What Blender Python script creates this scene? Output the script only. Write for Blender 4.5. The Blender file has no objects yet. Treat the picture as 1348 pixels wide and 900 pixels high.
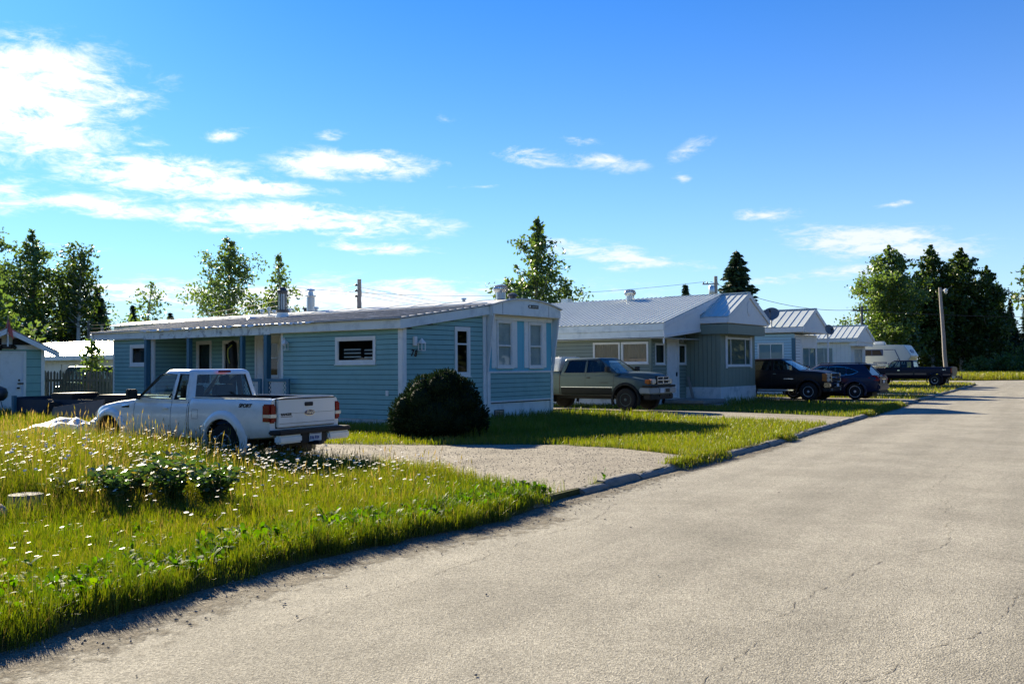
import bpy, bmesh, math, random
import numpy as np
from mathutils import Vector, Matrix
from mathutils.bvhtree import BVHTree
random.seed(7); RNG = np.random.default_rng(11)
rad = math.radians
scene = bpy.context.scene
COL = scene.collection
A0 = rad(36.5)
E1 = (math.sin(A0), math.cos(A0)); EX = (math.cos(A0), -math.sin(A0))

# ------------------------------------------------------------------ materials
def nd(nt, t, **k):
    n = nt.nodes.new(t)
    for a, b in k.items(): setattr(n, a, b)
    return n
def mat(name, col, rough=.6, metal=0., var=.12, scale=3., bump=0., bscale=60., coat=0., spec=.5, dirt=None, dscale=2., damt=.5):
    m = bpy.data.materials.new(name); m.use_nodes = True; nt = m.node_tree; L = nt.links.new
    p = nt.nodes['Principled BSDF']
    p.inputs['Roughness'].default_value = rough; p.inputs['Metallic'].default_value = metal
    p.inputs['Coat Weight'].default_value = coat; p.inputs['Coat Roughness'].default_value = .06
    p.inputs['Specular IOR Level'].default_value = spec
    tc = nd(nt, 'ShaderNodeTexCoord')
    n = nd(nt, 'ShaderNodeTexNoise'); n.inputs['Scale'].default_value = scale; n.inputs['Detail'].default_value = 6
    L(tc.outputs['Object'], n.inputs['Vector'])
    mx = nd(nt, 'ShaderNodeMix', data_type='RGBA')
    mx.inputs[6].default_value = (*[c*(1-var) for c in col], 1); mx.inputs[7].default_value = (*[min(1, c*(1+var)) for c in col], 1)
    L(n.outputs[0], mx.inputs[0]); out = mx.outputs[2]
    if dirt:
        n2 = nd(nt, 'ShaderNodeTexNoise'); n2.inputs['Scale'].default_value = dscale; n2.inputs['Detail'].default_value = 8; n2.inputs['Roughness'].default_value = .7
        L(tc.outputs['Object'], n2.inputs['Vector'])
        r = nd(nt, 'ShaderNodeMapRange'); r.inputs[1].default_value = .5; r.inputs[2].default_value = .68; r.inputs[4].default_value = damt
        L(n2.outputs[0], r.inputs[0]); m2 = nd(nt, 'ShaderNodeMix', data_type='RGBA')
        L(r.outputs[0], m2.inputs[0]); L(out, m2.inputs[6]); m2.inputs[7].default_value = (*dirt, 1); out = m2.outputs[2]
    L(out, p.inputs['Base Color'])
    if bump:
        nb = nd(nt, 'ShaderNodeTexNoise'); nb.inputs['Scale'].default_value = bscale; nb.inputs['Detail'].default_value = 5
        L(tc.outputs['Object'], nb.inputs['Vector'])
        b = nd(nt, 'ShaderNodeBump'); b.inputs['Strength'].default_value = bump; b.inputs['Distance'].default_value = .02
        L(nb.outputs[0], b.inputs['Height']); L(b.outputs[0], p.inputs['Normal'])
    return m
def leafmat(name, cols, trans=.5, rough=.5, nscale=.6, vcol=False, spec=.5):
    """two-sided translucent foliage; colour varies leaf by leaf (attribute) and clump by clump"""
    m = bpy.data.materials.new(name); m.use_nodes = True; nt = m.node_tree; L = nt.links.new
    p = nt.nodes['Principled BSDF']; o = nt.nodes['Material Output']
    at = nd(nt, 'ShaderNodeAttribute', attribute_name='tint')
    cr = nd(nt, 'ShaderNodeValToRGB')
    while len(cr.color_ramp.elements) < len(cols): cr.color_ramp.elements.new(.5)
    for i, c in enumerate(cols):
        e = cr.color_ramp.elements[i]; e.position = i/(len(cols)-1); e.color = (*c, 1)
    L(at.outputs['Fac'], cr.inputs[0]); L(cr.outputs[0], p.inputs['Base Color'])
    p.inputs['Roughness'].default_value = rough; p.inputs['Specular IOR Level'].default_value = spec
    t = nd(nt, 'ShaderNodeBsdfTranslucent'); hs = nd(nt, 'ShaderNodeHueSaturation'); hs.inputs['Saturation'].default_value = 1.15
    hs.inputs['Hue'].default_value = .487; hs.inputs['Value'].default_value = 1.5
    L(cr.outputs[0], hs.inputs['Color']); L(hs.outputs[0], t.inputs[0])
    mx = nd(nt, 'ShaderNodeMixShader'); mx.inputs[0].default_value = trans
    L(p.outputs[0], mx.inputs[1]); L(t.outputs[0], mx.inputs[2]); L(mx.outputs[0], o.inputs[0])
    return m
def glassmat(name, tint=(.6, .7, .72), refl=1.0, opac=.25):
    """thin pane: see-through with fresnel reflection"""
    m = bpy.data.materials.new(name); m.use_nodes = True; nt = m.node_tree; L = nt.links.new
    nt.nodes.remove(nt.nodes['Principled BSDF']); o = nt.nodes['Material Output']
    tr = nd(nt, 'ShaderNodeBsdfTransparent'); tr.inputs[0].default_value = (*tint, 1)
    gl = nd(nt, 'ShaderNodeBsdfGlossy'); gl.inputs['Roughness'].default_value = .02; gl.inputs[0].default_value = (refl, refl, refl, 1)
    lw = nd(nt, 'ShaderNodeLayerWeight'); lw.inputs[0].default_value = .5; pw = nd(nt, 'ShaderNodeMath', operation='POWER'); L(lw.outputs['Facing'], pw.inputs[0]); pw.inputs[1].default_value = 5.; fr = nd(nt, 'ShaderNodeMath', operation='MULTIPLY_ADD'); L(pw.outputs[0], fr.inputs[0]); fr.inputs[1].default_value = .92; fr.inputs[2].default_value = .045
    n = nd(nt, 'ShaderNodeTexNoise'); n.inputs['Scale'].default_value = 1.3
    b = nd(nt, 'ShaderNodeBump'); b.inputs['Strength'].default_value = .03; L(n.outputs[0], b.inputs['Height']); L(b.outputs[0], gl.inputs['Normal'])
    mx = nd(nt, 'ShaderNodeMixShader'); L(fr.outputs[0], mx.inputs[0]); L(tr.outputs[0], mx.inputs[1]); L(gl.outputs[0], mx.inputs[2]); L(mx.outputs[0], o.inputs[0])
    return m

M = {}
M['blue_siding'] = mat('blue_siding', (.23, .43, .395), .55, var=.13, scale=1.5, dirt=(.17, .33, .30), dscale=1.6, damt=.55, bump=.05)
M['blue_panel'] = mat('blue_panel', (.12, .46, .58), .5, var=.06, bump=.03)
M['pale_trim'] = mat('pale_trim', (.82, .82, .76), .55, var=.06, dirt=(.38, .40, .36), dscale=3, damt=.4, bump=.05)
M['fascia_blue'] = mat('fascia_blue', (.74, .80, .77), .5, var=.06, dirt=(.28, .36, .38), dscale=2, damt=.4, bump=.05)
M['fascia_worn'] = mat('fascia_worn', (.74, .80, .77), .6, var=.08, dirt=(.10, .12, .12), dscale=3.5, damt=.9, bump=.15)
M['dark_blue_post'] = mat('dark_blue_post', (.045, .15, .21), .55, var=.1, bump=.08)
M['white_vinyl'] = mat('white_vinyl', (.78, .78, .73), .45, var=.04, dirt=(.5, .5, .46), dscale=2.5, damt=.3)
M['white_paint'] = mat('white_paint', (.78, .78, .75), .5, var=.05, dirt=(.45, .44, .40), dscale=3, damt=.4, bump=.05)
M['stucco'] = mat('stucco', (.64, .68, .67), .9, var=.1, bump=.6, bscale=25, dirt=(.22, .26, .26), dscale=2.2, damt=.6)
M['skirt'] = mat('skirt', (.68, .78, .78), .7, var=.1, dirt=(.25, .33, .35), dscale=1.8, damt=.6, bump=.1)
M['metal_roof'] = mat('metal_roof', (.58, .58, .55), .5, metal=.05, var=.16, scale=2.0, dirt=(.24, .25, .24), dscale=2.6, damt=.75)
M['roof_seam'] = mat('roof_seam', (.17, .18, .18), .7, var=.3, scale=3, dirt=(.5, .5, .48), dscale=2, damt=.7)
M['white_roof'] = mat('white_roof', (.58, .62, .58), .45, metal=.05, var=.05, scale=.8, dirt=(.42, .45, .42), dscale=.7, damt=.3)
M['dark_metal'] = mat('dark_metal', (.06, .07, .08), .45, metal=.5, var=.2)
M['galv'] = mat('galv', (.55, .57, .58), .32, metal=.85, var=.15, scale=8)
M['green_siding'] = mat('green_siding', (.225, .27, .215), .6, var=.08, scale=1.5, dirt=(.16, .20, .155), dscale=1.2, damt=.3)
M['green_panel'] = mat('green_panel', (.215, .26, .20), .6, var=.08, bump=.04)
M['pale_siding'] = mat('pale_siding', (.38, .60, .68), .55, var=.06)
M['white_siding'] = mat('white_siding', (.82, .82, .78), .55, var=.05, dirt=(.45, .5, .5), dscale=1.5, damt=.3)
M['interior'] = mat('interior', (.02, .02, .022), .9, var=.3)
M['curtain'] = mat('curtain', (.06, .075, .07), .9, var=.15, scale=6)
M['curtain_blue'] = mat('curtain_blue', (.03, .10, .26), .9, var=.15, scale=6)
M['curtain_print'] = mat('curtain_print', (.07, .08, .045), .9, var=.8, scale=9)
M['glass'] = glassmat('window_glass', (.62, .68, .68))
M['car_glass'] = glassmat('car_glass', (.62, .74, .74))
M['tint_glass'] = glassmat('tint_glass', (.10, .13, .13))
M['shingle'] = mat('shingle', (.13, .10, .09), .9, var=.3, scale=12, bump=.4)
M['old_wood'] = mat('old_wood', (.17, .16, .145), .85, var=.35, scale=5, bump=.4, bscale=20)
M['pole_wood'] = mat('pole_wood', (.30, .27, .24), .85, var=.3, scale=4, bump=.4, bscale=18)
M['bark'] = mat('bark', (.11, .09, .075), .9, var=.3, scale=6, bump=.5, bscale=20)
M['pale_bark'] = mat('pale_bark', (.38, .37, .32), .85, var=.3, scale=6, bump=.3)
M['concrete'] = mat('concrete', (.25, .235, .20), .9, var=.2, scale=6, bump=.5, bscale=30, dirt=(.13, .12, .10), dscale=4, damt=.7)
M['rubber'] = mat('rubber', (.012, .012, .012), .9, var=.3, scale=20, bump=.2)
M['black_plastic'] = mat('black_plastic', (.012, .013, .014), .65, var=.2)
M['black_trim'] = mat('black_trim', (.012, .012, .012), .35, var=.1)
M['chrome'] = mat('chrome', (.75, .76, .77), .09, metal=1., var=.03)
M['alloy'] = mat('alloy', (.52, .53, .54), .35, metal=.25, var=.1)
M['white_car'] = mat('white_car', (.86, .88, .84), .28, var=.02, coat=.6, dirt=(.46, .48, .44), dscale=1.5, damt=.35)
M['silver_car'] = mat('silver_car', (.075, .11, .108), .42, metal=.2, var=.04, coat=.08, spec=.25)
M['grey_car'] = mat('grey_car', (.016, .018, .017), .7, var=.04, spec=.2)
M['black_car'] = mat('black_car', (.008, .006, .008), .38, var=.04, spec=.3)
M['blue_car'] = mat('blue_car', (.008, .014, .045), .38, var=.04, spec=.35, coat=.1)
M['navy_car'] = mat('navy_car', (.007, .007, .022), .42, var=.04, spec=.3)
M['tan_stripe'] = mat('tan_stripe', (.20, .13, .11), .35, var=.04, coat=.5)
M['red_lens'] = mat('red_lens', (.24, .003, .006), .25, var=.2, scale=20, coat=.15, spec=.3)
M['clear_lens'] = mat('clear_lens', (.62, .64, .62), .12, metal=.3, var=.25, scale=30, coat=.8)
M['amber_lens'] = mat('amber_lens', (.42, .12, .012), .3, var=.1, coat=.2)
M['seat'] = mat('seat', (.03, .032, .035), .9, var=.2)
M['badge_blue'] = mat('badge_blue', (.01, .025, .12), .25, coat=.6)
M['ink'] = mat('ink', (.01, .01, .011), .4)
M['red_ink'] = mat('red_ink', (.35, .02, .02), .4)
M['silver_ink'] = mat('silver_ink', (.7, .71, .72), .25, metal=.7)
M['plate'] = mat('plate', (.55, .62, .68), .5)
M['plate_ink'] = mat('plate_ink', (.02, .06, .25), .5)
M['camper'] = mat('camper', (.55, .60, .55), .45, var=.04, coat=.2)
M['camper_blue'] = mat('camper_blue', (.02, .06, .16), .4)
M['navy_paint'] = mat('navy_paint', (.012, .03, .055), .6, var=.2, bump=.1)
M['tarp_white'] = mat('tarp_white', (.62, .64, .66), .45, var=.05, bump=.3, bscale=8)
M['tarp_blue'] = mat('tarp_blue', (.05, .20, .45), .5, var=.15, bump=.3, bscale=8)
M['stone'] = mat('stone', (.30, .32, .33), .8, var=.2, bump=.3)
M['dish'] = mat('dish', (.13, .14, .15), .5, var=.08)
M['wire'] = mat('wire', (.03, .03, .03), .6)
M['petal'] = mat('petal', (.80, .80, .76), .6, var=.03)
M['disc'] = mat('disc', (.70, .42, .02), .7, var=.15)
M['stem'] = mat('stem', (.07, .13, .02), .6, var=.2)
M['red_cloth'] = mat('red_cloth', (.55, .12, .10), .8)
M['yellow_rope'] = mat('yellow_rope', (.6, .6, .12), .7)
M['reflector'] = mat('reflector', (.30, .34, .35), .35)

# ------------------------------------------------------------------ mesh helpers
class MB:
    def __init__(s): s.v = []; s.f = []; s.m = []
    def add(s, vs, fs, mi=0):
        b = len(s.v); s.v += [tuple(v) for v in vs]; s.f += [tuple(b+i for i in f) for f in fs]; s.m += [mi]*len(fs); return s
    def box(s, x0, x1, y0, y1, z0, z1, mi=0):
        v = [(x, y, z) for x in (x0, x1) for y in (y0, y1) for z in (z0, z1)]
        return s.add(v, [(0, 1, 3, 2), (4, 6, 7, 5), (0, 4, 5, 1), (2, 3, 7, 6), (0, 2, 6, 4), (1, 5, 7, 3)], mi)
    def obox(s, c, ax, ay, az, mi=0):
        c, ax, ay, az = map(Vector, (c, ax, ay, az))
        v = [c+ax*i+ay*j+az*k for i in (-1, 1) for j in (-1, 1) for k in (-1, 1)]
        return s.add(v, [(0, 1, 3, 2), (4, 6, 7, 5), (0, 4, 5, 1), (2, 3, 7, 6), (0, 2, 6, 4), (1, 5, 7, 3)], mi)
    def prism(s, poly, axis, a, b, mi=0):
        n = len(poly); P = []
        for t in (a, b):
            for p in poly:
                P.append({'x': (t, p[0], p[1]), 'y': (p[0], t, p[1]), 'z': (p[0], p[1], t)}[axis])
        return s.add(P, [tuple(range(n)), tuple(range(2*n-1, n-1, -1))]+[(i, i+n, (i+1) % n+n, (i+1) % n) for i in range(n)], mi)
    def tube(s, pts, rs, n=8, mi=0, cap=True):
        pts = [Vector(p) for p in pts]; rings = []
        if not hasattr(rs, '__len__'): rs = [rs]*len(pts)
        for i, p in enumerate(pts):
            d = (pts[min(i+1, len(pts)-1)]-pts[max(i-1, 0)]).normalized()
            u = d.orthogonal().normalized() if i == 0 else (u-d*u.dot(d)).normalized()
            w = d.cross(u)
            rings.append([p+(u*math.cos(k*2*math.pi/n)+w*math.sin(k*2*math.pi/n))*rs[i] for k in range(n)])
        V = [v for r in rings for v in r]; Fc = []
        for i in range(len(pts)-1):
            for k in range(n): Fc.append((i*n+k, i*n+(k+1) % n, (i+1)*n+(k+1) % n, (i+1)*n+k))
        if cap: Fc += [tuple(range(n-1, -1, -1)), tuple(range((len(pts)-1)*n, len(pts)*n))]
        return s.add(V, Fc, mi)
    def lathe(s, prof, c=(0, 0, 0), axis='z', n=24, mi=0):
        """prof: (r, h) list"""
        V = []
        for r, h in prof:
            for k in range(n):
                a = k*2*math.pi/n; x, y = r*math.cos(a), r*math.sin(a)
                V.append({'z': (c[0]+x, c[1]+y, c[2]+h), 'y': (c[0]+x, c[1]+h, c[2]+y), 'x': (c[0]+h, c[1]+x, c[2]+y)}[axis])
        Fc = [(i*n+k, i*n+(k+1) % n, (i+1)*n+(k+1) % n, (i+1)*n+k) for i in range(len(prof)-1) for k in range(n)]
        Fc += [tuple(range(n-1, -1, -1)), tuple(range((len(prof)-1)*n, len(prof)*n))]
        return s.add(V, Fc, mi)
    def build(s, name, mats, parent=None, bevel=0, smooth=0, fix=True, segs=2):
        me = bpy.data.meshes.new(name); me.from_pydata(s.v, [], s.f); me.update()
        for m in (mats if isinstance(mats, (list, tuple)) else [mats]): me.materials.append(M[m] if isinstance(m, str) else m)
        for p, mi in zip(me.polygons, s.m): p.material_index = mi
        if fix or bevel:
            bm = bmesh.new(); bm.from_mesh(me)
            if bevel:
                es = [e for e in bm.edges if len(e.link_faces) == 2 and e.calc_face_angle(0) > .5]
                bmesh.ops.bevel(bm, geom=es, offset=bevel, segments=segs, affect='EDGES', clamp_overlap=True)
            bmesh.ops.recalc_face_normals(bm, faces=bm.faces); bm.to_mesh(me); bm.free()
        if smooth:
            me.shade_smooth(); me.set_sharp_from_angle(angle=rad(smooth))
        o = bpy.data.objects.new(name, me); COL.objects.link(o)
        if parent: o.parent = parent
        return o
def tag(o, label=None, cat=None, group=None, kind=None):
    if label: o['label'] = label
    if cat: o['category'] = cat
    if group: o['group'] = group
    if kind: o['kind'] = kind
    return o
def thing(name, label, cat, loc=(0, 0, 0), rz=0, group=None):
    o = bpy.data.objects.new(name, None); COL.objects.link(o); o.location = loc; o.rotation_euler = (0, 0, rad(rz)); o.empty_display_size = .2
    return tag(o, label, cat, group)
def npmesh(name, V, faces, nper, mats, tint=None, parent=None, fmat=None):
    """V (n,3); faces flat index array; nper verts per face (int or array)"""
    me = bpy.data.meshes.new(name); me.vertices.add(len(V)); me.vertices.foreach_set('co', np.asarray(V, np.float32).ravel())
    faces = np.asarray(faces, np.int32).ravel()
    if np.isscalar(nper): cnt = np.full(len(faces)//nper, nper, np.int32)
    else: cnt = np.asarray(nper, np.int32)
    st = np.concatenate([[0], np.cumsum(cnt)[:-1]]).astype(np.int32)
    me.loops.add(len(faces)); me.loops.foreach_set('vertex_index', faces)
    me.polygons.add(len(cnt)); me.polygons.foreach_set('loop_start', st); me.polygons.foreach_set('loop_total', cnt)
    for m in (mats if isinstance(mats, (list, tuple)) else [mats]): me.materials.append(M[m] if isinstance(m, str) else m)
    if fmat is not None: me.polygons.foreach_set('material_index', np.asarray(fmat, np.int32))
    me.update(calc_edges=True)
    if tint is not None:
        a = me.attributes.new('tint', 'FLOAT', 'POINT'); a.data.foreach_set('value', np.asarray(tint, np.float32))
    o = bpy.data.objects.new(name, me); COL.objects.link(o)
    if parent: o.parent = parent
    return o
def text_obj(name, s, size, mat_, parent, loc, rot, shear=0, extrude=.002, ax='LEFT', bold=0, sx=1):
    cu = bpy.data.curves.new(name, 'FONT'); cu.body = s; cu.size = size; cu.extrude = extrude; cu.shear = shear; cu.align_x = ax; cu.offset = bold
    tmp = bpy.data.objects.new(name, cu); COL.objects.link(tmp)
    dg = bpy.context.evaluated_depsgraph_get(); me = bpy.data.meshes.new_from_object(tmp.evaluated_get(dg))
    bpy.data.objects.remove(tmp); me.materials.clear(); me.materials.append(M[mat_]); me.name = name
    o = bpy.data.objects.new(name, me); COL.objects.link(o); o.parent = parent; o.location = loc; o.rotation_euler = rot; o.scale = (sx, 1, 1)
    return o
def evaluated(o, mods):
    """apply modifiers given as (type, dict) without operators"""
    for t, k in mods:
        m = o.modifiers.new(t, t)
        for a, b in k.items(): setattr(m, a, b)
    bpy.context.view_layer.update(); dg = bpy.context.evaluated_depsgraph_get()
    me = bpy.data.meshes.new_from_object(o.evaluated_get(dg)); o.modifiers.clear(); old = o.data; o.data = me; bpy.data.meshes.remove(old); me.name = o.name
    return o
def cut(o, mb, op='DIFFERENCE'):
    c = mb.build('cutter', [s.material for s in o.material_slots] or ['ink']); c.parent = o.parent
    evaluated(o, [('BOOLEAN', dict(object=c, operation=op, solver='EXACT', use_self=True))])
    me = c.data; bpy.data.objects.remove(c); bpy.data.meshes.remove(me)
    return o
def smooth(o, ang=35):
    o.data.shade_smooth(); o.data.set_sharp_from_angle(angle=rad(ang)); return o
# ------------------------------------------------------------------ camera, light, sky
F_PX, HC = 1200., 1.75
def make_camera():
    cam = bpy.data.cameras.new('camera'); cam.sensor_width = 36; cam.lens = F_PX/1348*36; cam.clip_end = 3000; cam.clip_start = .05
    o = bpy.data.objects.new('camera', cam); COL.objects.link(o)
    pt = math.atan(32/1200.); rl = .007
    fw = Vector((0, math.cos(pt), math.sin(pt))); u0 = Vector((0, -math.sin(pt), math.cos(pt))); r0 = Vector((1, 0, 0))
    R = r0*math.cos(rl)-u0*math.sin(rl); U = r0*math.sin(rl)+u0*math.cos(rl)
    m = Matrix((R, U, -fw)).transposed().to_4x4(); m.translation = (0, 0, HC); o.matrix_world = m
    scene.camera = o
make_camera()
SUN_AZ, SUN_EL = -33., 25.      # degrees; azimuth from +Y towards +X
def make_light():
    s = bpy.data.lights.new('sun', 'SUN'); s.energy = 5.0; s.angle = rad(.5); s.color = (1, .88, .66)
    o = bpy.data.objects.new('sun', s); COL.objects.link(o)
    a, e = rad(SUN_AZ), rad(SUN_EL); d = Vector((math.sin(a)*math.cos(e), math.cos(a)*math.cos(e), math.sin(e)))
    o.rotation_euler = d.to_track_quat('Z', 'Y').to_euler(); o.location = d*50
make_light()
def pixdir(px, py):
    pt = math.atan(32/1200.); a = (px-674)/F_PX; b = (450-py+.007*(px-674))/F_PX
    d = Vector((a, math.cos(pt)-b*math.sin(pt), math.sin(pt)+b*math.cos(pt))).normalized()
    return math.degrees(math.atan2(d.x, d.y)), math.degrees(math.asin(d.z))
# clouds: centre azimuth, elevation, half width, half height (degrees), tilt, strength
CL = [(0, 120, 140, 58, -0.15, 1.0), (50, 150, 100, 48, 0.1, 0.85), (-8, 238, 65, 20, 0.1, 0.8), (25, 42, 50, 12, 0.0, 0.6), (85, 58, 50, 7, 0.1, 0.45), (207, 222, 110, 24, -0.02, 0.95), (322, 240, 95, 14, 0.08, 0.85), (132, 264, 75, 11, 0.1, 0.8), (305, 170, 30, 9, -0.2, 0.7), (122, 196, 34, 9, 0.0, 0.6), (194, 182, 36, 6, 0.0, 0.55), (472, 215, 100, 17, 0.02, 0.9), (434, 176, 24, 6, -0.1, 0.6), (392, 285, 165, 20, 0.03, 0.95), (492, 322, 90, 11, 0.1, 0.75), (430, 388, 360, 24, -0.01, 0.8), (150, 376, 190, 13, 0.05, 0.75), (560, 372, 90, 10, -0.03, 0.75), (590, 155, 24, 8, 0.2, 0.55), (710, 206, 60, 13, 0.03, 0.75), (790, 212, 66, 12, 0.2, 0.62), (762, 186, 36, 7, 0.1, 0.55), (918, 196, 34, 11, -0.35, 0.62), (905, 234, 16, 11, 0.1, 0.55), (1010, 286, 55, 9, 0.05, 0.66), (830, 340, 110, 14, 0.12, 0.78), (760, 322, 66, 11, 0.05, 0.55), (1160, 326, 110, 20, 0.1, 0.85), (1070, 315, 44, 8, 0.0, 0.62), (1110, 364, 90, 8, -0.05, 0.62), (1010, 376, 50, 6, -0.05, 0.6), (82, 318, 44, 5, 0.05, 0.55), (1175, 278, 25, 4, 0, 0.5), (640, 245, 60, 4, 0, 0.45), (1230, 345, 36, 6, 0, 0.45), (640, 200, 40, 9, 0, 0.5)]
def make_world():
    w = bpy.data.worlds.new('World'); w.cycles.sampling_method = 'MANUAL'; w.cycles.sample_map_resolution = 256; scene.world = w; w.use_nodes = True; nt = w.node_tree; L = nt.links.new
    bg = nt.nodes['Background']; bg.inputs[1].default_value = SKY_STR
    sky = nd(nt, 'ShaderNodeTexSky', sky_type='NISHITA'); sky.sun_disc = False
    sky.sun_elevation = rad(SUN_EL); sky.sun_rotation = rad(SUN_AZ); sky.air_density = 1.0; sky.dust_density = .15; sky.ozone_density = 2.2; sky.altitude = 700
    tc = nd(nt, 'ShaderNodeTexCoord'); sp = nd(nt, 'ShaderNodeSeparateXYZ'); L(tc.outputs['Generated'], sp.inputs[0])
    def mt(op, a, b=None, c=None, clamp=False):
        n = nd(nt, 'ShaderNodeMath', operation=op); n.use_clamp = clamp
        for i, v in enumerate((a, b, c)):
            if v is None: continue
            if isinstance(v, (int, float)): n.inputs[i].default_value = v
            else: L(v, n.inputs[i])
        return n.outputs[0]
    az = mt('MULTIPLY', mt('ARCTAN2', sp.outputs[0], sp.outputs[1]), 180/math.pi)
    el = mt('MULTIPLY', mt('ARCSINE', sp.outputs[2]), 180/math.pi)
    # cloud layer noise on a plane overhead (wisps flatten naturally towards the horizon)
    zz = mt('ADD', mt('MAXIMUM', sp.outputs[2], 0.), .16)
    cb = nd(nt, 'ShaderNodeCombineXYZ'); L(mt('DIVIDE', sp.outputs[0], zz), cb.inputs[0]); L(mt('DIVIDE', sp.outputs[1], zz), cb.inputs[1])
    def noise(scale, det, rough, dist=0., off=0.):
        n = nd(nt, 'ShaderNodeTexNoise'); n.inputs['Scale'].default_value = scale; n.inputs['Detail'].default_value = det; n.inputs['Roughness'].default_value = rough; n.inputs['Distortion'].default_value = dist
        mp = nd(nt, 'ShaderNodeMapping'); mp.inputs['Location'].default_value = (off, off*.7, 0); L(cb.outputs[0], mp.inputs[0]); L(mp.outputs[0], n.inputs['Vector']); return n.outputs[0]
    n1 = noise(2.2, 7, .62, .35); n2 = noise(9.5, 7, .70, .4, 3.1)
    wob = mt('MULTIPLY', mt('SUBTRACT', noise(3., 4, .6, 0, 9.), .5), 1.5)
    az2 = mt('ADD', az, mt('MULTIPLY', wob, 2.2)); el2 = mt('ADD', el, wob)
    tot = None; ae = nd(nt, 'ShaderNodeCombineXYZ'); L(az2, ae.inputs[0]); L(el2, ae.inputs[1])
    for (px, py, sx, sy, tl, st) in CL:
        a0, e0 = pixdir(px, py); k = 1200*math.pi/180
        mp = nd(nt, 'ShaderNodeMapping', vector_type='TEXTURE'); mp.inputs['Location'].default_value = (a0, e0, 0); mp.inputs['Rotation'].default_value = (0, 0, -math.atan(tl)); mp.inputs['Scale'].default_value = (sx/k, sy/k, 1); L(ae.outputs[0], mp.inputs[0])
        ln = nd(nt, 'ShaderNodeVectorMath', operation='LENGTH'); L(mp.outputs[0], ln.inputs[0])
        g = mt('MULTIPLY_ADD', ln.outputs['Value'], -.6*st, 1.1*st)
        tot = g if tot is None else mt('MAXIMUM', tot, g)
    tot = mt('MAXIMUM', tot, 0.)
    nn = mt('ADD', mt('MULTIPLY', mt('SUBTRACT', n1, .5), 2.0), mt('MULTIPLY', mt('SUBTRACT', n2, .5), 2.6))
    dens = mt('ADD', tot, mt('MULTIPLY', nn, mt('MULTIPLY_ADD', tot, .82, .12)))
    r = nd(nt, 'ShaderNodeMapRange', interpolation_type='SMOOTHSTEP'); r.inputs[1].default_value = .28; r.inputs[2].default_value = .92; L(dens, r.inputs[0])
    hs = nd(nt, 'ShaderNodeHueSaturation'); hs.inputs['Saturation'].default_value = SKY_SAT; hs.inputs['Hue'].default_value = .5; L(sky.outputs[0], hs.inputs['Color'])
    tint = nd(nt, 'ShaderNodeMix', data_type='RGBA', blend_type='MULTIPLY'); tint.inputs[0].default_value = 1; L(hs.outputs[0], tint.inputs[6]); tint.inputs[7].default_value = (*SKY_TINT, 1)
    hz = nd(nt, 'ShaderNodeMix', data_type='RGBA'); L(mt('MULTIPLY', mt('EXPONENT', mt('MULTIPLY', mt('MAXIMUM', el, 0.), -.115)), .95), hz.inputs[0]); L(tint.outputs[2], hz.inputs[6]); hz.inputs[7].default_value = (*HORIZON, 1)
    mx = nd(nt, 'ShaderNodeMix', data_type='RGBA'); L(mt('MULTIPLY', r.outputs[0], .95), mx.inputs[0]); L(hz.outputs[2], mx.inputs[6])
    # clouds are lit by the sun: brighter towards it
    cc = nd(nt, 'ShaderNodeMix', data_type='RGBA'); cc.inputs[6].default_value = (*CLOUD_FAR, 1); cc.inputs[7].default_value = (*CLOUD_NEAR, 1)
    rr = nd(nt, 'ShaderNodeMapRange', interpolation_type='SMOOTHSTEP'); rr.inputs[1].default_value = 50; rr.inputs[2].default_value = 5
    L(mt('ABSOLUTE', mt('SUBTRACT', az, SUN_AZ)), rr.inputs[0]); L(rr.outputs[0], cc.inputs[0])
    L(cc.outputs[2], mx.inputs[7]); L(mx.outputs[2], bg.inputs[0])
SKY_STR = .05; SKY_SAT = 1.45; SKY_TINT = (.31, .93, 1.30)
CLOUD_FAR = (6.8, 7.3, 8.1); CLOUD_NEAR = (9.6, 9.6, 9.6); HORIZON = (6.0, 6.8, 8.2)
make_world()
make_vs = scene.view_settings; vs = make_vs; vs.view_transform = 'Standard'; vs.look = 'None'; vs.exposure = EXPO = 1.48; vs.gamma = 1; vs.use_curve_mapping = False
scene.render.engine = 'CYCLES'; scene.cycles.max_bounces = 6; scene.cycles.transparent_max_bounces = 16

# ------------------------------------------------------------------ ground, road, kerb, driveways
KERB = [(-7.2, -3.5), (-5.2, 1.0), (-3.9, 4.2), (-3.25, 5.75), (-2.95, 6.4), (-2.7, 7.0), (-2.33, 7.65), (-1.9, 8.4), (-1.2, 9.25), (-.3, 10.3), (.6, 12.0), (2.41, 14.9), (5.16, 19.1), (9.53, 26.6), (17.8, 40.7), (35.0, 69.5), (37.6, 74.0), (38.6, 77.5), (37.8, 81.0), (34.5, 83.6), (10., 97.), (-70., 140.)]
KP = [Vector((x, y)) for x, y in KERB]
def kerb_samples(step=.25, i0=0, i1=None):
    pts = KP[i0:i1]; out = []
    for a, b in zip(pts[:-1], pts[1:]):
        n = max(1, int((b-a).length/step)); out += [a+(b-a)*(k/n) for k in range(n)]
    return out+[pts[-1]]
def tri2d(outline):
    from mathutils.geometry import delaunay_2d_cdt
    n = len(outline); r = delaunay_2d_cdt([Vector(p) for p in outline], [], [list(range(n))], 1, 1e-5)
    return [(v.x, v.y) for v in r[0]], [tuple(f) for f in r[2]]
def sheet(name, outline, z, m):
    V, Fc = tri2d(outline); mb = MB(); mb.add([(x, y, z) for x, y in V], [f if (V[f[1]][0]-V[f[0]][0])*(V[f[2]][1]-V[f[0]][1])-(V[f[1]][1]-V[f[0]][1])*(V[f[2]][0]-V[f[0]][0]) > 0 else f[::-1] for f in Fc])
    return mb.build(name, m, fix=False)
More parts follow.
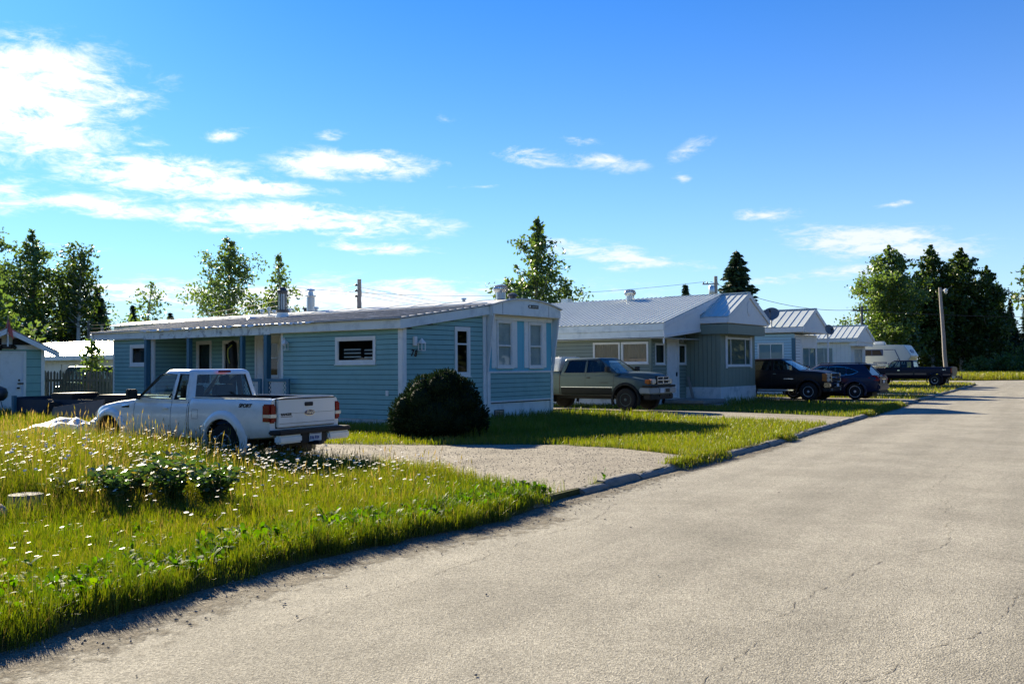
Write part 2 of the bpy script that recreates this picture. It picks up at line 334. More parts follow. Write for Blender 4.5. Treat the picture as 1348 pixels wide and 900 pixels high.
def ground_mat(name, stops, scale, bump, bscale, fine=220., rough=.95, fineamt=.35, cracks=False):
    m = bpy.data.materials.new(name); m.use_nodes = True; nt = m.node_tree; L = nt.links.new; p = nt.nodes['Principled BSDF']
    p.inputs['Roughness'].default_value = rough; p.inputs['Specular IOR Level'].default_value = .25
    tc = nd(nt, 'ShaderNodeTexCoord'); V = tc.outputs['Object']
    n = nd(nt, 'ShaderNodeTexNoise'); n.inputs['Scale'].default_value = scale; n.inputs['Detail'].default_value = 9; n.inputs['Roughness'].default_value = .65; L(V, n.inputs['Vector'])
    cr = nd(nt, 'ShaderNodeValToRGB')
    while len(cr.color_ramp.elements) < len(stops): cr.color_ramp.elements.new(.5)
    for i, (pos, c) in enumerate(stops): e = cr.color_ramp.elements[i]; e.position = pos; e.color = (*c, 1)
    L(n.outputs[0], cr.inputs[0]); out = cr.outputs[0]
    # aggregate: stones of different greys, dark pits between them
    v = nd(nt, 'ShaderNodeTexVoronoi'); v.inputs['Scale'].default_value = fine; L(V, v.inputs['Vector'])
    g = nd(nt, 'ShaderNodeSeparateColor'); L(v.outputs['Color'], g.inputs[0])
    mr = nd(nt, 'ShaderNodeMapRange'); mr.inputs[3].default_value = 1-fineamt; mr.inputs[4].default_value = 1+fineamt; L(g.outputs[0], mr.inputs[0])
    m1 = nd(nt, 'ShaderNodeMix', data_type='RGBA', blend_type='MULTIPLY'); m1.inputs[0].default_value = 1; L(out, m1.inputs[6])
    cb = nd(nt, 'ShaderNodeCombineColor'); [L(mr.outputs[0], cb.inputs[i]) for i in range(3)]; L(cb.outputs[0], m1.inputs[7]); out = m1.outputs[2]
    n3 = nd(nt, 'ShaderNodeTexNoise'); n3.inputs['Scale'].default_value = bscale; n3.inputs['Detail'].default_value = 4; n3.inputs['Roughness'].default_value = .8; L(V, n3.inputs['Vector'])
    r3 = nd(nt, 'ShaderNodeMapRange'); r3.inputs[1].default_value = .34; r3.inputs[2].default_value = .44; r3.inputs[3].default_value = .45; r3.inputs[4].default_value = 1.; L(n3.outputs[0], r3.inputs[0])
    m2 = nd(nt, 'ShaderNodeMix', data_type='RGBA', blend_type='MULTIPLY'); m2.inputs[0].default_value = .8; L(out, m2.inputs[6])
    c2 = nd(nt, 'ShaderNodeCombineColor'); [L(r3.outputs[0], c2.inputs[i]) for i in range(3)]; L(c2.outputs[0], m2.inputs[7]); out = m2.outputs[2]
    if cracks:   # long thin surface cracks
        mr0 = nd(nt, 'ShaderNodeMapping'); mr0.inputs['Rotation'].default_value = (0, 0, rad(31)); L(V, mr0.inputs[0])
        mp = nd(nt, 'ShaderNodeMapping'); mp.inputs['Scale'].default_value = (.62, .17, 1); L(mr0.outputs[0], mp.inputs[0])
        ml = nd(nt, 'ShaderNodeMapping'); ml.inputs['Scale'].default_value = (1.1, .06, 1); L(mr0.outputs[0], ml.inputs[0])      # worn lanes, stains and patches along the road
        nl_ = nd(nt, 'ShaderNodeTexNoise'); nl_.inputs['Scale'].default_value = .9; nl_.inputs['Detail'].default_value = 6; nl_.inputs['Roughness'].default_value = .6; L(ml.outputs[0], nl_.inputs['Vector'])
        np_ = nd(nt, 'ShaderNodeTexNoise'); np_.inputs['Scale'].default_value = .8; np_.inputs['Detail'].default_value = 8; np_.inputs['Roughness'].default_value = .72; L(V, np_.inputs['Vector'])
        for src, lo, hi in ((nl_, .82, 1.08), (np_, .80, 1.10)):
            ra = nd(nt, 'ShaderNodeMapRange'); ra.inputs[1].default_value = .35; ra.inputs[2].default_value = .65; ra.inputs[3].default_value = lo; ra.inputs[4].default_value = hi; L(src.outputs[0], ra.inputs[0])
            ca = nd(nt, 'ShaderNodeCombineColor'); [L(ra.outputs[0], ca.inputs[i]) for i in range(3)]; ma = nd(nt, 'ShaderNodeMix', data_type='RGBA', blend_type='MULTIPLY'); ma.inputs[0].default_value = 1; L(out, ma.inputs[6]); L(ca.outputs[0], ma.inputs[7]); out = ma.outputs[2]
        nw = nd(nt, 'ShaderNodeTexNoise'); nw.inputs['Scale'].default_value = 1.4; nw.inputs['Detail'].default_value = 8; nw.inputs['Roughness'].default_value = .7; L(V, nw.inputs['Vector'])
        ad = nd(nt, 'ShaderNodeMix', data_type='VECTOR'); ad.inputs[0].default_value = .28; L(mp.outputs[0], ad.inputs[4]); L(nw.outputs['Color'], ad.inputs[5])
        ve = nd(nt, 'ShaderNodeTexVoronoi', feature='DISTANCE_TO_EDGE'); ve.inputs['Scale'].default_value = .8; L(ad.outputs[1], ve.inputs['Vector'])
        rc = nd(nt, 'ShaderNodeMapRange'); rc.inputs[1].default_value = .0; rc.inputs[2].default_value = .0045; rc.inputs[3].default_value = .55; rc.inputs[4].default_value = 1; L(ve.outputs[0], rc.inputs[0])
        m3 = nd(nt, 'ShaderNodeMix', data_type='RGBA', blend_type='MULTIPLY'); m3.inputs[0].default_value = .4; L(out, m3.inputs[6])
        c3 = nd(nt, 'ShaderNodeCombineColor'); [L(rc.outputs[0], c3.inputs[i]) for i in range(3)]; L(c3.outputs[0], m3.inputs[7]); out = m3.outputs[2]
    L(out, p.inputs['Base Color'])
    b = nd(nt, 'ShaderNodeBump'); b.inputs['Strength'].default_value = bump; b.inputs['Distance'].default_value = .006; L(v.outputs['Distance'], b.inputs['Height'])
    b2 = nd(nt, 'ShaderNodeBump'); b2.inputs['Strength'].default_value = bump*.8; b2.inputs['Distance'].default_value = .012; L(n3.outputs[0], b2.inputs['Height']); L(b.outputs[0], b2.inputs['Normal'])
    L(b2.outputs[0], p.inputs['Normal']); return m
M['soil'] = ground_mat('soil', [(.3, (.045, .05, .018)), (.5, (.075, .08, .022)), (.7, (.10, .085, .04))], .35, .8, 30, 90, fineamt=.3)
M['asphalt'] = ground_mat('asphalt', [(.25, (.268, .25, .204)), (.5, (.31, .29, .238)), (.75, (.348, .325, .268))], .33, .9, 48, 85, rough=.9, fineamt=.40, cracks=True)
M['gravel'] = ground_mat('gravel', [(.3, (.17, .15, .12)), (.5, (.24, .215, .172)), (.7, (.30, .27, .215))], 1.1, .6, 30, 60, fineamt=.45)
M['dirt'] = ground_mat('dirt', [(.3, (.13, .11, .085)), (.5, (.19, .165, .125)), (.7, (.24, .21, .16))], 1.8, 1., 30, 60, fineamt=.4)
GZ = .08
tag(sheet('ground', [(-1500, -800), (1500, -800), (1500, 1800), (-1500, 1800)], -.06, M['soil']), kind='structure')
road_out = [(x, y) for x, y in KERB]+[(-70, 160), (20, 108), (46, 90.5), (160, 106), (162, 91), (60, 78), (46, 69), (13.0, 12.5), (4.5, -3), (2, -8), (-7.2, -8)]
tag(sheet('road', road_out, 0, M['asphalt']), kind='structure')
lot = [(x, y) for x, y in KERB]+[(-300, 240), (-300, -4)]
def lot_mesh():
    ks = kerb_samples(.5)
    o = sheet('lawn_ground', [(p.x, p.y) for p in ks]+[(-300, 240), (-300, -60), (-9, -60)], GZ, M['soil']); tag(o, kind='structure')
    mb = MB(); n = len(ks); r = random.Random(6); V = []; w = 0
    for j, p in enumerate(ks):
        t = (ks[min(j+1, n-1)]-ks[max(j-1, 0)]).normalized(); w = w*.6+r.uniform(-.05, .05); d = (.10+w) if p.y < 12 else .01; V.append((p.x+t.y*d, p.y-t.x*d, -.02))
    mb.add([(p.x, p.y, GZ) for p in ks]+V, [(i+1, i, n+i, n+i+1) for i in range(n-1)])
    tag(mb.build('lawn_edge', M['soil'], fix=False), kind='structure')
lot_mesh()
tag(sheet('meadow_ground', [(47.5, 91.5), (160, 107), (500, 420), (-60, 420), (-70, 162), (20, 109.5)], .03, M['soil']), kind='structure')
def kerb_hit(P, d):
    best = None
    for a, b in zip(KP[:-1], KP[1:]):
        e = b-a; den = d[0]*e.y-d[1]*e.x
        if abs(den) < 1e-9: continue
        q = (a.x-P[0], a.y-P[1]); s = (q[0]*e.y-q[1]*e.x)/den; u = (q[0]*d[1]-q[1]*d[0])/den
        if 0 <= u <= 1 and s > 0 and (best is None or s < best): best = s
    return (P[0]+d[0]*best, P[1]+d[1]*best)
H1 = (-.77, 28.); H2 = (8.86, 38.8); H3 = (15.5, 50.); H4 = (24.5, 66.)
def W(C, x, y): return (C[0]+EX[0]*x+E1[0]*y, C[1]+EX[1]*x+E1[1]*y)
DRIVES = []
def rough_line(a, b, amp, seed):
    r = random.Random(seed); a = Vector(a); b = Vector(b); n = max(2, int((b-a).length/.35)); nrm = Vector((-(b-a).y, (b-a).x)).normalized(); w = 0; o = []
    for i in range(n+1):
        w = w*.7+r.uniform(-amp, amp); o.append(tuple(a+(b-a)*(i/n)+nrm*(w if 0 < i < n else 0)))
    return o
def drive(poly, seed=1, z=.006):
    out = []
    for i in range(len(poly)):
        a, b = poly[i], poly[(i+1) % len(poly)]; out += rough_line(a, b, .10, seed*13+i)[:-1]
    DRIVES.append(out); return tag(sheet('gravel_driveway', out, GZ+z, M['gravel']), kind='structure')
drive([(.42, 11.85), (.72, 12.3), (3.2, 16.1), (3.1, 16.9), (1.95, 18.6), (1.1, 19.3), (-1.2, 19.4), (-4, 19.9), (-8, 22.5), (-13, 25.8), (-15, 23.3), (-9.3, 18.4), (-5.6, 15.8), (-3.56, 16.4), (-1.7, 14.9), (-.95, 13.9), (-.1, 12.6)], 1)
drive([(8.75, 25.3), (10.7, 28.7), (8.4, 31.4), (5.2, 34.3), (-2, 39.7), (-4, 37), (1.5, 32.6), (6.2, 28.9)], 2)
def hdrive(u0, u1, back, seed):
    a = kerb_hit(W(H2, -2, u0), EX); b = kerb_hit(W(H2, -2, u1), EX)
    a = (a[0]-EX[0]*.05, a[1]-EX[1]*.05); b = (b[0]-EX[0]*.05, b[1]-EX[1]*.05)
    drive([a, b, W(H2, -back, u1), W(H2, -back, u0)], seed)
hdrive(4.3, 8.9, 9, 3); hdrive(14.8, 17.6, 6, 4); hdrive(33.9, 36.8, 8, 5)
def inpoly(px, py, poly):
    c = np.zeros(len(px), bool); n = len(poly)
    for i in range(n):
        x1, y1 = poly[i]; x2, y2 = poly[i-1]
        t = ((y1 > py) != (y2 > py)); xx = (x2-x1)*(py-y1)/((y2-y1) if y2 != y1 else 1e-9)+x1
        c ^= t & (px < xx)
    return c
# kerb: low, broken, half buried concrete from the first driveway on
def make_kerb():
    r = random.Random(5); mb = MB(); ks = kerb_samples(.18, 9, 16); i = 0
    while i < len(ks)-6:
        n = r.randint(4, 11) if ks[i].y > 12 else r.randint(2, 4); seg = ks[i:i+n+1]; i += n
        if ks[i].y < 12.5 and r.random() < .45: continue
        if r.random() < .06: continue
        V = []; h0 = r.uniform(-.01, .022); off = r.uniform(-.03, .03)
        for j, p in enumerate(seg):
            t = (seg[min(j+1, len(seg)-1)]-seg[max(j-1, 0)]).normalized(); nn = Vector((-t.y, t.x)); e = .022
            if j == 0: p = p+t*.008
            if j == len(seg)-1: p = p-t*.008
            q = [(-.09+off, -.05), (-.075+off, GZ*.35), (-.035+off, GZ+h0-.02), (.01+off, GZ+h0), (.095+off, GZ+h0-.004), (.125+off, GZ-.03)]
            for (o, z) in q: pp = p+nn*(o+r.uniform(-e, e)); V.append((pp.x, pp.y, z+r.uniform(-.008, .008)))
        k = 6; m = len(seg); Fc = [(a*k+b, a*k+b+1, (a+1)*k+b+1, (a+1)*k+b) for a in range(m-1) for b in range(k-1)]+[tuple(range(k)), tuple(range((m-1)*k, m*k))]
        mb.add(V, Fc)
    tag(mb.build('kerb', 'concrete', smooth=50), kind='structure')
make_kerb()
# dirt and dust strip where the asphalt frays out
def make_gutter():
    r = random.Random(9); ks = kerb_samples(.15, 1, 17); V = []; Fc = []; w = 0; w2 = 0
    for j, p in enumerate(ks):
        t = (ks[min(j+1, len(ks)-1)]-ks[max(j-1, 0)]).normalized(); nn = Vector((t.y, -t.x))
        w = w*.8+r.uniform(-.05, .05); base = 0.95 if p.y < 11 else .55
        if p.y > 20: base = .35
        V += [(*(p-nn*.02), .004), (*(p+nn*(base+w)), .004)]
        if j: Fc.append((2*j-2, 2*j-1, 2*j+1, 2*j))
    me_o = npmesh('gutter_dirt', np.array(V), np.array(Fc), 4, 'dirt', tint=np.tile([1., 0.], len(V)//2)); tag(me_o, kind='structure')
    m = M['dirt']; nt = m.node_tree; L = nt.links.new; o = nt.nodes['Material Output']; p = nt.nodes['Principled BSDF']     # dust thins out into the asphalt
    at = nd(nt, 'ShaderNodeAttribute', attribute_name='tint'); tc = nd(nt, 'ShaderNodeTexCoord'); n = nd(nt, 'ShaderNodeTexNoise'); n.inputs['Scale'].default_value = 7; n.inputs['Detail'].default_value = 9; n.inputs['Roughness'].default_value = .75; L(tc.outputs['Object'], n.inputs['Vector'])
    ad = nd(nt, 'ShaderNodeMath', operation='MULTIPLY_ADD'); L(n.outputs[0], ad.inputs[0]); ad.inputs[1].default_value = 2.2; L(at.outputs['Fac'], ad.inputs[2]); r_ = nd(nt, 'ShaderNodeMapRange'); r_.inputs[1].default_value = 1.25; r_.inputs[2].default_value = 1.75; L(ad.outputs[0], r_.inputs[0])
    tr = nd(nt, 'ShaderNodeBsdfTransparent'); mx = nd(nt, 'ShaderNodeMixShader'); L(r_.outputs[0], mx.inputs[0]); L(tr.outputs[0], mx.inputs[1]); L(p.outputs[0], mx.inputs[2]); L(mx.outputs[0], o.inputs[0])
make_gutter()
def make_cracks():
    # three long wandering cracks seen in the near asphalt (ground points in metres)
    lines = [[(4.0, 7.1), (3.05, 6.0), (2.35, 5.5), (1.85, 5.1), (1.4, 4.75)], [(5.6, 11.8), (4.2, 8.9), (3.1, 7.9), (2.05, 6.75), (1.55, 5.95), (1.3, 5.5), (1.0, 5.0)], [(1.9, 14), (.9, 10.2), (-.2, 8.6), (-1.0, 7.2), (-1.6, 6.2)], [(8.6, 17), (5.7, 12.6), (5.2, 10.8)]]
    r = random.Random(3); mb = MB()
    for ln in lines:
        pts = []
        for a, b in zip(ln[:-1], ln[1:]):
            a = Vector(a); b = Vector(b); n = int((b-a).length/.045); d = (b-a).normalized(); nn = Vector((-d.y, d.x)); w = 0
            for i in range(n): w = w*.93+r.uniform(-.022, .022); pts.append((a+(b-a)*(i/n)+nn*w, nn))
        V = []; Fc = []
        for i, (p, nn) in enumerate(pts):
            hw = max(.0006, r.gauss(.0020, .0018)); V += [(*(p-nn*hw), .003), (*(p+nn*hw), .003)]
            if i and (i//9 + len(ln)) % 7 != 3: Fc.append((2*i-2, 2*i-1, 2*i+1, 2*i))
        mb.add(V, Fc)
    M['crack'] = mat('crack', (.13, .115, .09), .95, var=.3)
    tag(mb.build('road_cracks', 'crack', fix=False), kind='structure')
make_cracks()
def make_pebbles():
    r = random.Random(4); mb = MB(); ks = kerb_samples(.05, 1, 12)
    base = [(1, 0, 0), (0, 1, 0), (-1, 0, 0), (0, -1, 0), (0, 0, .7), (0, 0, -.5)]; fc = [(0, 1, 4), (1, 2, 4), (2, 3, 4), (3, 0, 4), (1, 0, 5), (2, 1, 5), (3, 2, 5), (0, 3, 5)]
    for k in range(1500):
        i = r.randrange(1, len(ks)-1); t = (ks[i+1]-ks[i-1]).normalized(); nn = Vector((t.y, -t.x)); d = abs(r.gauss(0, .38)) if r.random() < .97 else r.uniform(0, 3)
        p = ks[i]+nn*(d+.03); s = r.choice([.003, .004, .006, .008, .012]); a = r.uniform(0, 6)
        mb.add([(p.x+s*(math.cos(a)*x-math.sin(a)*y*1.3)*r.uniform(.7, 1.3), p.y+s*(math.sin(a)*x+math.cos(a)*y*1.3), .005+s*(z+.3)) for x, y, z in base], fc, r.randrange(2))
    cand = np.column_stack([np.random.default_rng(8).uniform(-6, 4, 24000), np.random.default_rng(9).uniform(12, 20, 24000)]); cand = cand[inpoly(cand[:, 0], cand[:, 1], DRIVES[0])][:6500]
    for x_, y_ in cand:
        s = r.choice([.004, .005, .006, .008, .012]); a = r.uniform(0, 6)
        mb.add([(x_+s*(math.cos(a)*x-math.sin(a)*y*1.3)*r.uniform(.7, 1.3), y_+s*(math.sin(a)*x+math.cos(a)*y*1.3), GZ+.008+s*(z*.7+.2)) for x, y, z in base], fc, r.randrange(2))
    tag(mb.build('loose_gravel', [mat('pebble', (.30, .27, .23), .9, var=.4, scale=15), mat('dark_pebble', (.2, .18, .15), .9, var=.4, scale=15)], fix=False), kind='stuff')
make_pebbles()

def added_tree_belts():
    """tree belts added out of view, behind and left of the viewer, to darken reflections"""
    rng = np.random.default_rng(99); n = 26000; s = rng.uniform(-30, 150, n); base = np.stack([10.5+.515*s+.857*rng.uniform(13, 24, n), 4+.857*s-.515*rng.uniform(13, 24, n)], 1)
    hmax = 9+3*np.sin(s*.35)+2*np.sin(s*.9+1)+1.5*np.sin(s*2.3); z = rng.uniform(.2, 1, n)**.8*hmax
    C = np.column_stack([base, z]); a = rng.normal(size=(n, 3)); a /= np.linalg.norm(a, axis=1, keepdims=True); b = np.cross(a, rng.normal(size=(n, 3))); b /= np.linalg.norm(b, axis=1, keepdims=True); q = rng.uniform(.25, .6, n)[:, None]
    V = np.stack([C-a*q, C+b*q*.8, C+a*q, C-b*q*.8], 1).reshape(-1, 3)
    n2 = 14000; s = rng.uniform(-20, 22, n2); C2 = np.column_stack([rng.uniform(-45, 25, n2), rng.uniform(-26, -16, n2), rng.uniform(.2, 1, n2)**.8*(9+3*np.sin(s))]); a = rng.normal(size=(n2, 3)); a /= np.linalg.norm(a, axis=1, keepdims=True); b = np.cross(a, rng.normal(size=(n2, 3))); b /= np.linalg.norm(b, axis=1, keepdims=True)
    V2 = np.stack([C2-a*.45, C2+b*.4, C2+a*.45, C2-b*.4], 1).reshape(-1, 3); V = np.concatenate([V, V2]); n3 = 14000; t3 = rng.uniform(-1, 1, n3); C3 = np.column_stack([-37+3*np.sin(t3*5)+rng.uniform(-2, 2, n3), 4+t3*20, rng.uniform(.2, 1, n3)**.8*(7.5+2*np.sin(t3*17))]); a = rng.normal(size=(n3, 3)); a /= np.linalg.norm(a, axis=1, keepdims=True); b = np.cross(a, rng.normal(size=(n3, 3))); b /= np.linalg.norm(b, axis=1, keepdims=True)
    V = np.concatenate([V, np.stack([C3-a*.4, C3+b*.35, C3+a*.4, C3-b*.35], 1).reshape(-1, 3)])
    tag(npmesh('added_tree_belt', V, np.arange(len(V)), 4, mat('belt_leaf', (.03, .05, .015), .8, var=.4, scale=.5)), kind='stuff')
added_tree_belts()
# ------------------------------------------------------------------ houses
def PL(kind, c):
    if kind == 'side': return lambda a, z, d=0.: (a, c-d, z)      # wall facing -y
    if kind == 'back': return lambda a, z, d=0.: (a, c+d, z)      # wall facing +y
    return lambda a, z, d=0.: (c+d, a, z)                         # wall facing +x
def tbox(mb, T, a0, a1, z0, z1, d0, d1, mi=0):
    v = [T(a, z, d) for a in (a0, a1) for d in (d0, d1) for z in (z0, z1)]
    mb.add(v, [(0, 1, 3, 2), (4, 6, 7, 5), (0, 4, 5, 1), (2, 3, 7, 6), (0, 2, 6, 4), (1, 5, 7, 3)], mi)
def lap_siding(parent, T, a0, a1, z0, z1, m, openings=(), sp=.14, top=None, depth=.02, name='siding', base=None):
    """horizontal lap boards, cut round the openings; dark gaps stand in for lap shadow"""
    mb = MB(); base = z0 if base is None else base; z = base
    cuts = sorted(set([o[2] for o in openings]+[o[3] for o in openings]))
    while z < z1:
        lo, hi = max(z, z0), min(z+sp-.013, z1); zs = [lo]+[c for c in cuts if lo+.002 < c < hi-.002]+[hi]
        for za, zb in zip(zs[:-1], zs[1:]):
            zm = (za+zb)/2; segs = [(a0, a1)]
            if top:
                ok = [a0+(a1-a0)*k/200 for k in range(201) if top(a0+(a1-a0)*k/200) >= za]
                if not ok: continue
                segs = [(min(ok), max(ok))]
            for o in openings:
                if o[2] < zm < o[3]:
                    ns = []
                    for s0, s1 in segs:
                        if o[1] <= s0 or o[0] >= s1: ns.append((s0, s1)); continue
                        if o[0] > s0: ns.append((s0, o[0]))
                        if o[1] < s1: ns.append((o[1], s1))
                    segs = ns
            for s0, s1 in segs:
                da = depth*(1-(za-z)/sp); db = depth*(1-(zb-z)/sp)*.999
                mb.add([T(s0, za, 0), T(s1, za, 0), T(s1, za, da), T(s0, za, da), T(s1, zb, db), T(s0, zb, db)], [(0, 1, 2, 3), (3, 2, 4, 5), (0, 3, 5), (1, 4, 2)])
        z += sp
    return mb.build(name, m, parent, fix=False)
def board_wall(parent, T, a0, a1, z0, z1, m, openings=(), sp=.3, name='wall_panel', groove=.02):
    """vertical grooved panels"""
    mb = MB(); a = a0
    while a < a1-1e-4:
        b = min(a+sp, a1); zs = [(z0, z1)]
        edges = sorted(set([a, b]+[e for o in openings for e in o[:2] if a < e < b]))
        for s0, s1 in zip(edges[:-1], edges[1:]):
            am = (s0+s1)/2; segs = [(z0, z1)]
            for o in openings:
                if o[0] < am < o[1]:
                    ns = []
                    for q0, q1 in segs:
                        if o[2] > q0: ns.append((q0, min(o[2], q1)))
                        if o[3] < q1: ns.append((max(o[3], q0), q1))
                    segs = ns
            for q0, q1 in segs:
                g0 = groove*.5 if s0 == a else 0; tbox(mb, T, s0+g0, s1, q0, q1, -.02, .008)
        a = b
    back = MB(); 
    tbox(mb, T, a0, a1, z0, z0+.01, -.03, -.021)
    return mb.build(name, m, parent, fix=False)
def wall_core(parent, T, a0, a1, z0, z1, openings, m='interior', d=-.012, name='wall_backing', top=None):
    """backing sheet right behind the cladding, with the same openings; its dark colour gives siding laps painted shade lines"""
    mb = MB(); ae = sorted(set([a0, a1]+[e for o in openings for e in o[:2] if a0 < e < a1])); 
    for s0, s1 in zip(ae[:-1], ae[1:]):
        segs = [(z0, z1)]
        for o in openings:
            if o[0] < (s0+s1)/2 < o[1]:
                ns = []
                for q0, q1 in segs:
                    if o[2] > q0: ns.append((q0, min(o[2], q1)))
                    if o[3] < q1: ns.append((max(o[3], q0), q1))
                segs = ns
        for q0, q1 in segs:
            if q1 > q0:
                t0, t1 = (q1, q1) if not top or q1 < z1 else (min(q1, top(s0)), min(q1, top(s1)))
                mb.add([T(s0, q0, d), T(s1, q0, d), T(s1, t1, d), T(s0, t0, d)], [(0, 1, 2, 3)])
    return mb.build(name, m, parent, fix=False)
def window(parent, T, a0, a1, z0, z1, m='white_vinyl', fw=.075, rail=None, mull=(), curtain='curtain', cgap=(0, 1), proud=.03, name='window', label=None, glass='glass', cz=0., sill=True):
    mb = MB()
    tbox(mb, T, a0, a1, z1-fw, z1, -.03, proud); tbox(mb, T, a0, a1, z0, z0+fw, -.03, proud)
    tbox(mb, T, a0, a0+fw, z0+fw, z1-fw, -.03, proud); tbox(mb, T, a1-fw, a1, z0+fw, z1-fw, -.03, proud)
    if sill: tbox(mb, T, a0-.02, a1+.02, z0-.025, z0-.001, -.01, proud+.025)
    tbox(mb, T, a0, a1, z0, z1, -.75, -.70, 1)                       # dark room behind
    for q in ((a0-.01, a0, z0, z1), (a1, a1+.01, z0, z1), (a0, a1, z0-.01, z0), (a0, a1, z1, z1+.01)): tbox(mb, T, *q, -.70, -.035, 1)
    w = mb.build(name, [m, 'interior'], parent, bevel=0)
    if label: w['label'] = label
    i0, i1, j0, j1 = a0+fw, a1-fw, z0+fw, z1-fw; s = .03
    sb = MB()
    for q in ((i0, i1, j1-s, j1), (i0, i1, j0, j0+s), (i0, i0+s, j0+s, j1-s), (i1-s, i1, j0+s, j1-s)): tbox(sb, T, *q, -.02, proud-.018)
    if rail: tbox(sb, T, i0+s, i1-s, rail-.022, rail+.022, -.02, proud-.012)
    for x in mull: tbox(sb, T, x-.018, x+.018, j0+s, j1-s, -.021, proud-.014)
    sb.build('sash', m, w)
    MB().add([T(i0, j0, -.008), T(i1, j0, -.008), T(i1, j1, -.008), T(i0, j1, -.008)], [(0, 1, 2, 3)]).build('pane', glass, w, fix=False)
    if curtain:
        cb = MB(); n = 40; c0 = i0+(i1-i0)*cgap[0]; c1 = i0+(i1-i0)*cgap[1]; V = []
        for k in range(n+1):
            a = c0+(c1-c0)*k/n; d = -.13+.02*math.sin(k*1.7)+.01*math.sin(k*.6)
            V += [T(a, j0+cz, d), T(a, j1, d*.95)]
        cb.add(V, [(2*k, 2*k+2, 2*k+3, 2*k+1) for k in range(n)]); smooth(cb.build('curtain', curtain, w, fix=False), 80)
    return w
def trim(parent, T, a0, a1, z0, z1, m='pale_trim', d0=-.005, d1=.03, name='trim'):
    mb = MB(); tbox(mb, T, a0, a1, z0, z1, d0, d1); return mb.build(name, m, parent, bevel=.004, segs=1)
def slope(name, m, parent, P0, P1, Q0, Q1, sp=.3, h=.022, th=.03, w=.025, ribdir='up', ribm=None):
    """standing seam metal: eave P0-P1, ridge Q0-Q1"""
    P0, P1, Q0, Q1 = map(Vector, (P0, P1, Q0, Q1)); nrm = (P1-P0).cross(Q0-P0).normalized()
    if nrm.z < 0: nrm = -nrm
    mb = MB(); dn = nrm*-th
    mb.add([P0, P1, Q1, Q0, P0+dn, P1+dn, Q1+dn, Q0+dn], [(0, 1, 2, 3), (7, 6, 5, 4), (0, 4, 5, 1), (1, 5, 6, 2), (2, 6, 7, 3), (3, 7, 4, 0)])
    if ribdir == 'up': A0_, A1_, B0_, B1_ = P0, P1, Q0, Q1
    else: A0_, A1_, B0_, B1_ = P0, Q0, P1, Q1
    n = max(1, round((A1_-A0_).length/sp)); side = (A1_-A0_).normalized()*w
    for k in range(n+1):
        a = A0_+(A1_-A0_)*(k/n); b = B0_+(B1_-B0_)*(k/n)
        if k == 0: a = a+side; b = b+side
        if k == n: a = a-side; b = b-side
        mb.add([a-side, a+side, a+side*.45+nrm*h, a-side*.45+nrm*h, b-side, b+side, b+side*.45+nrm*h, b-side*.45+nrm*h], [(0, 1, 2, 3), (7, 6, 5, 4), (1, 5, 6, 2), (2, 6, 7, 3), (3, 7, 4, 0)], 1 if ribm else 0)
    return mb.build(name, [m, ribm] if ribm else m, parent)
def stripe(mb, p, q, T, dz, d0, d1, mi=0):
    """board following a slope from p to q (a, ztop), dz deep"""
    v = [T(a, z-k, d) for (a, z) in (p, q) for d in (d0, d1) for k in (dz, 0)]
    mb.add(v, [(0, 1, 3, 2), (4, 6, 7, 5), (0, 4, 5, 1), (2, 3, 7, 6), (0, 2, 6, 4), (1, 5, 7, 3)], mi)
def turbine(parent, c, r=.17, hgt=.42, m='galv'):
    mb = MB(); mb.lathe([(r*.72, 0), (r*.72, hgt*.5)], c, n=20)
    o = mb.build('turbine_vent', m, parent, smooth=40)
    g = MB(); n = 18
    for k in range(n):
        a = 2*math.pi*k/n; V = []
        for i in range(6):
            t = i/5; z = c[2]+hgt*(.48+.5*t); rr = r*(.72+.36*math.sin(math.pi*min(1, t*.9+.1))); b = a+.25*t
            V += [(c[0]+rr*math.cos(b), c[1]+rr*math.sin(b), z), (c[0]+(rr-.025)*math.cos(b+.28), c[1]+(rr-.025)*math.sin(b+.28), z)]
        g.add(V, [(2*i, 2*i+1, 2*i+3, 2*i+2) for i in range(5)])
    g.lathe([(r*.98, hgt*.93), (r*.6, hgt), (.01, hgt*1.03)], c, n=20)
    smooth(g.build('vent_head', m, o, fix=False), 40); return o

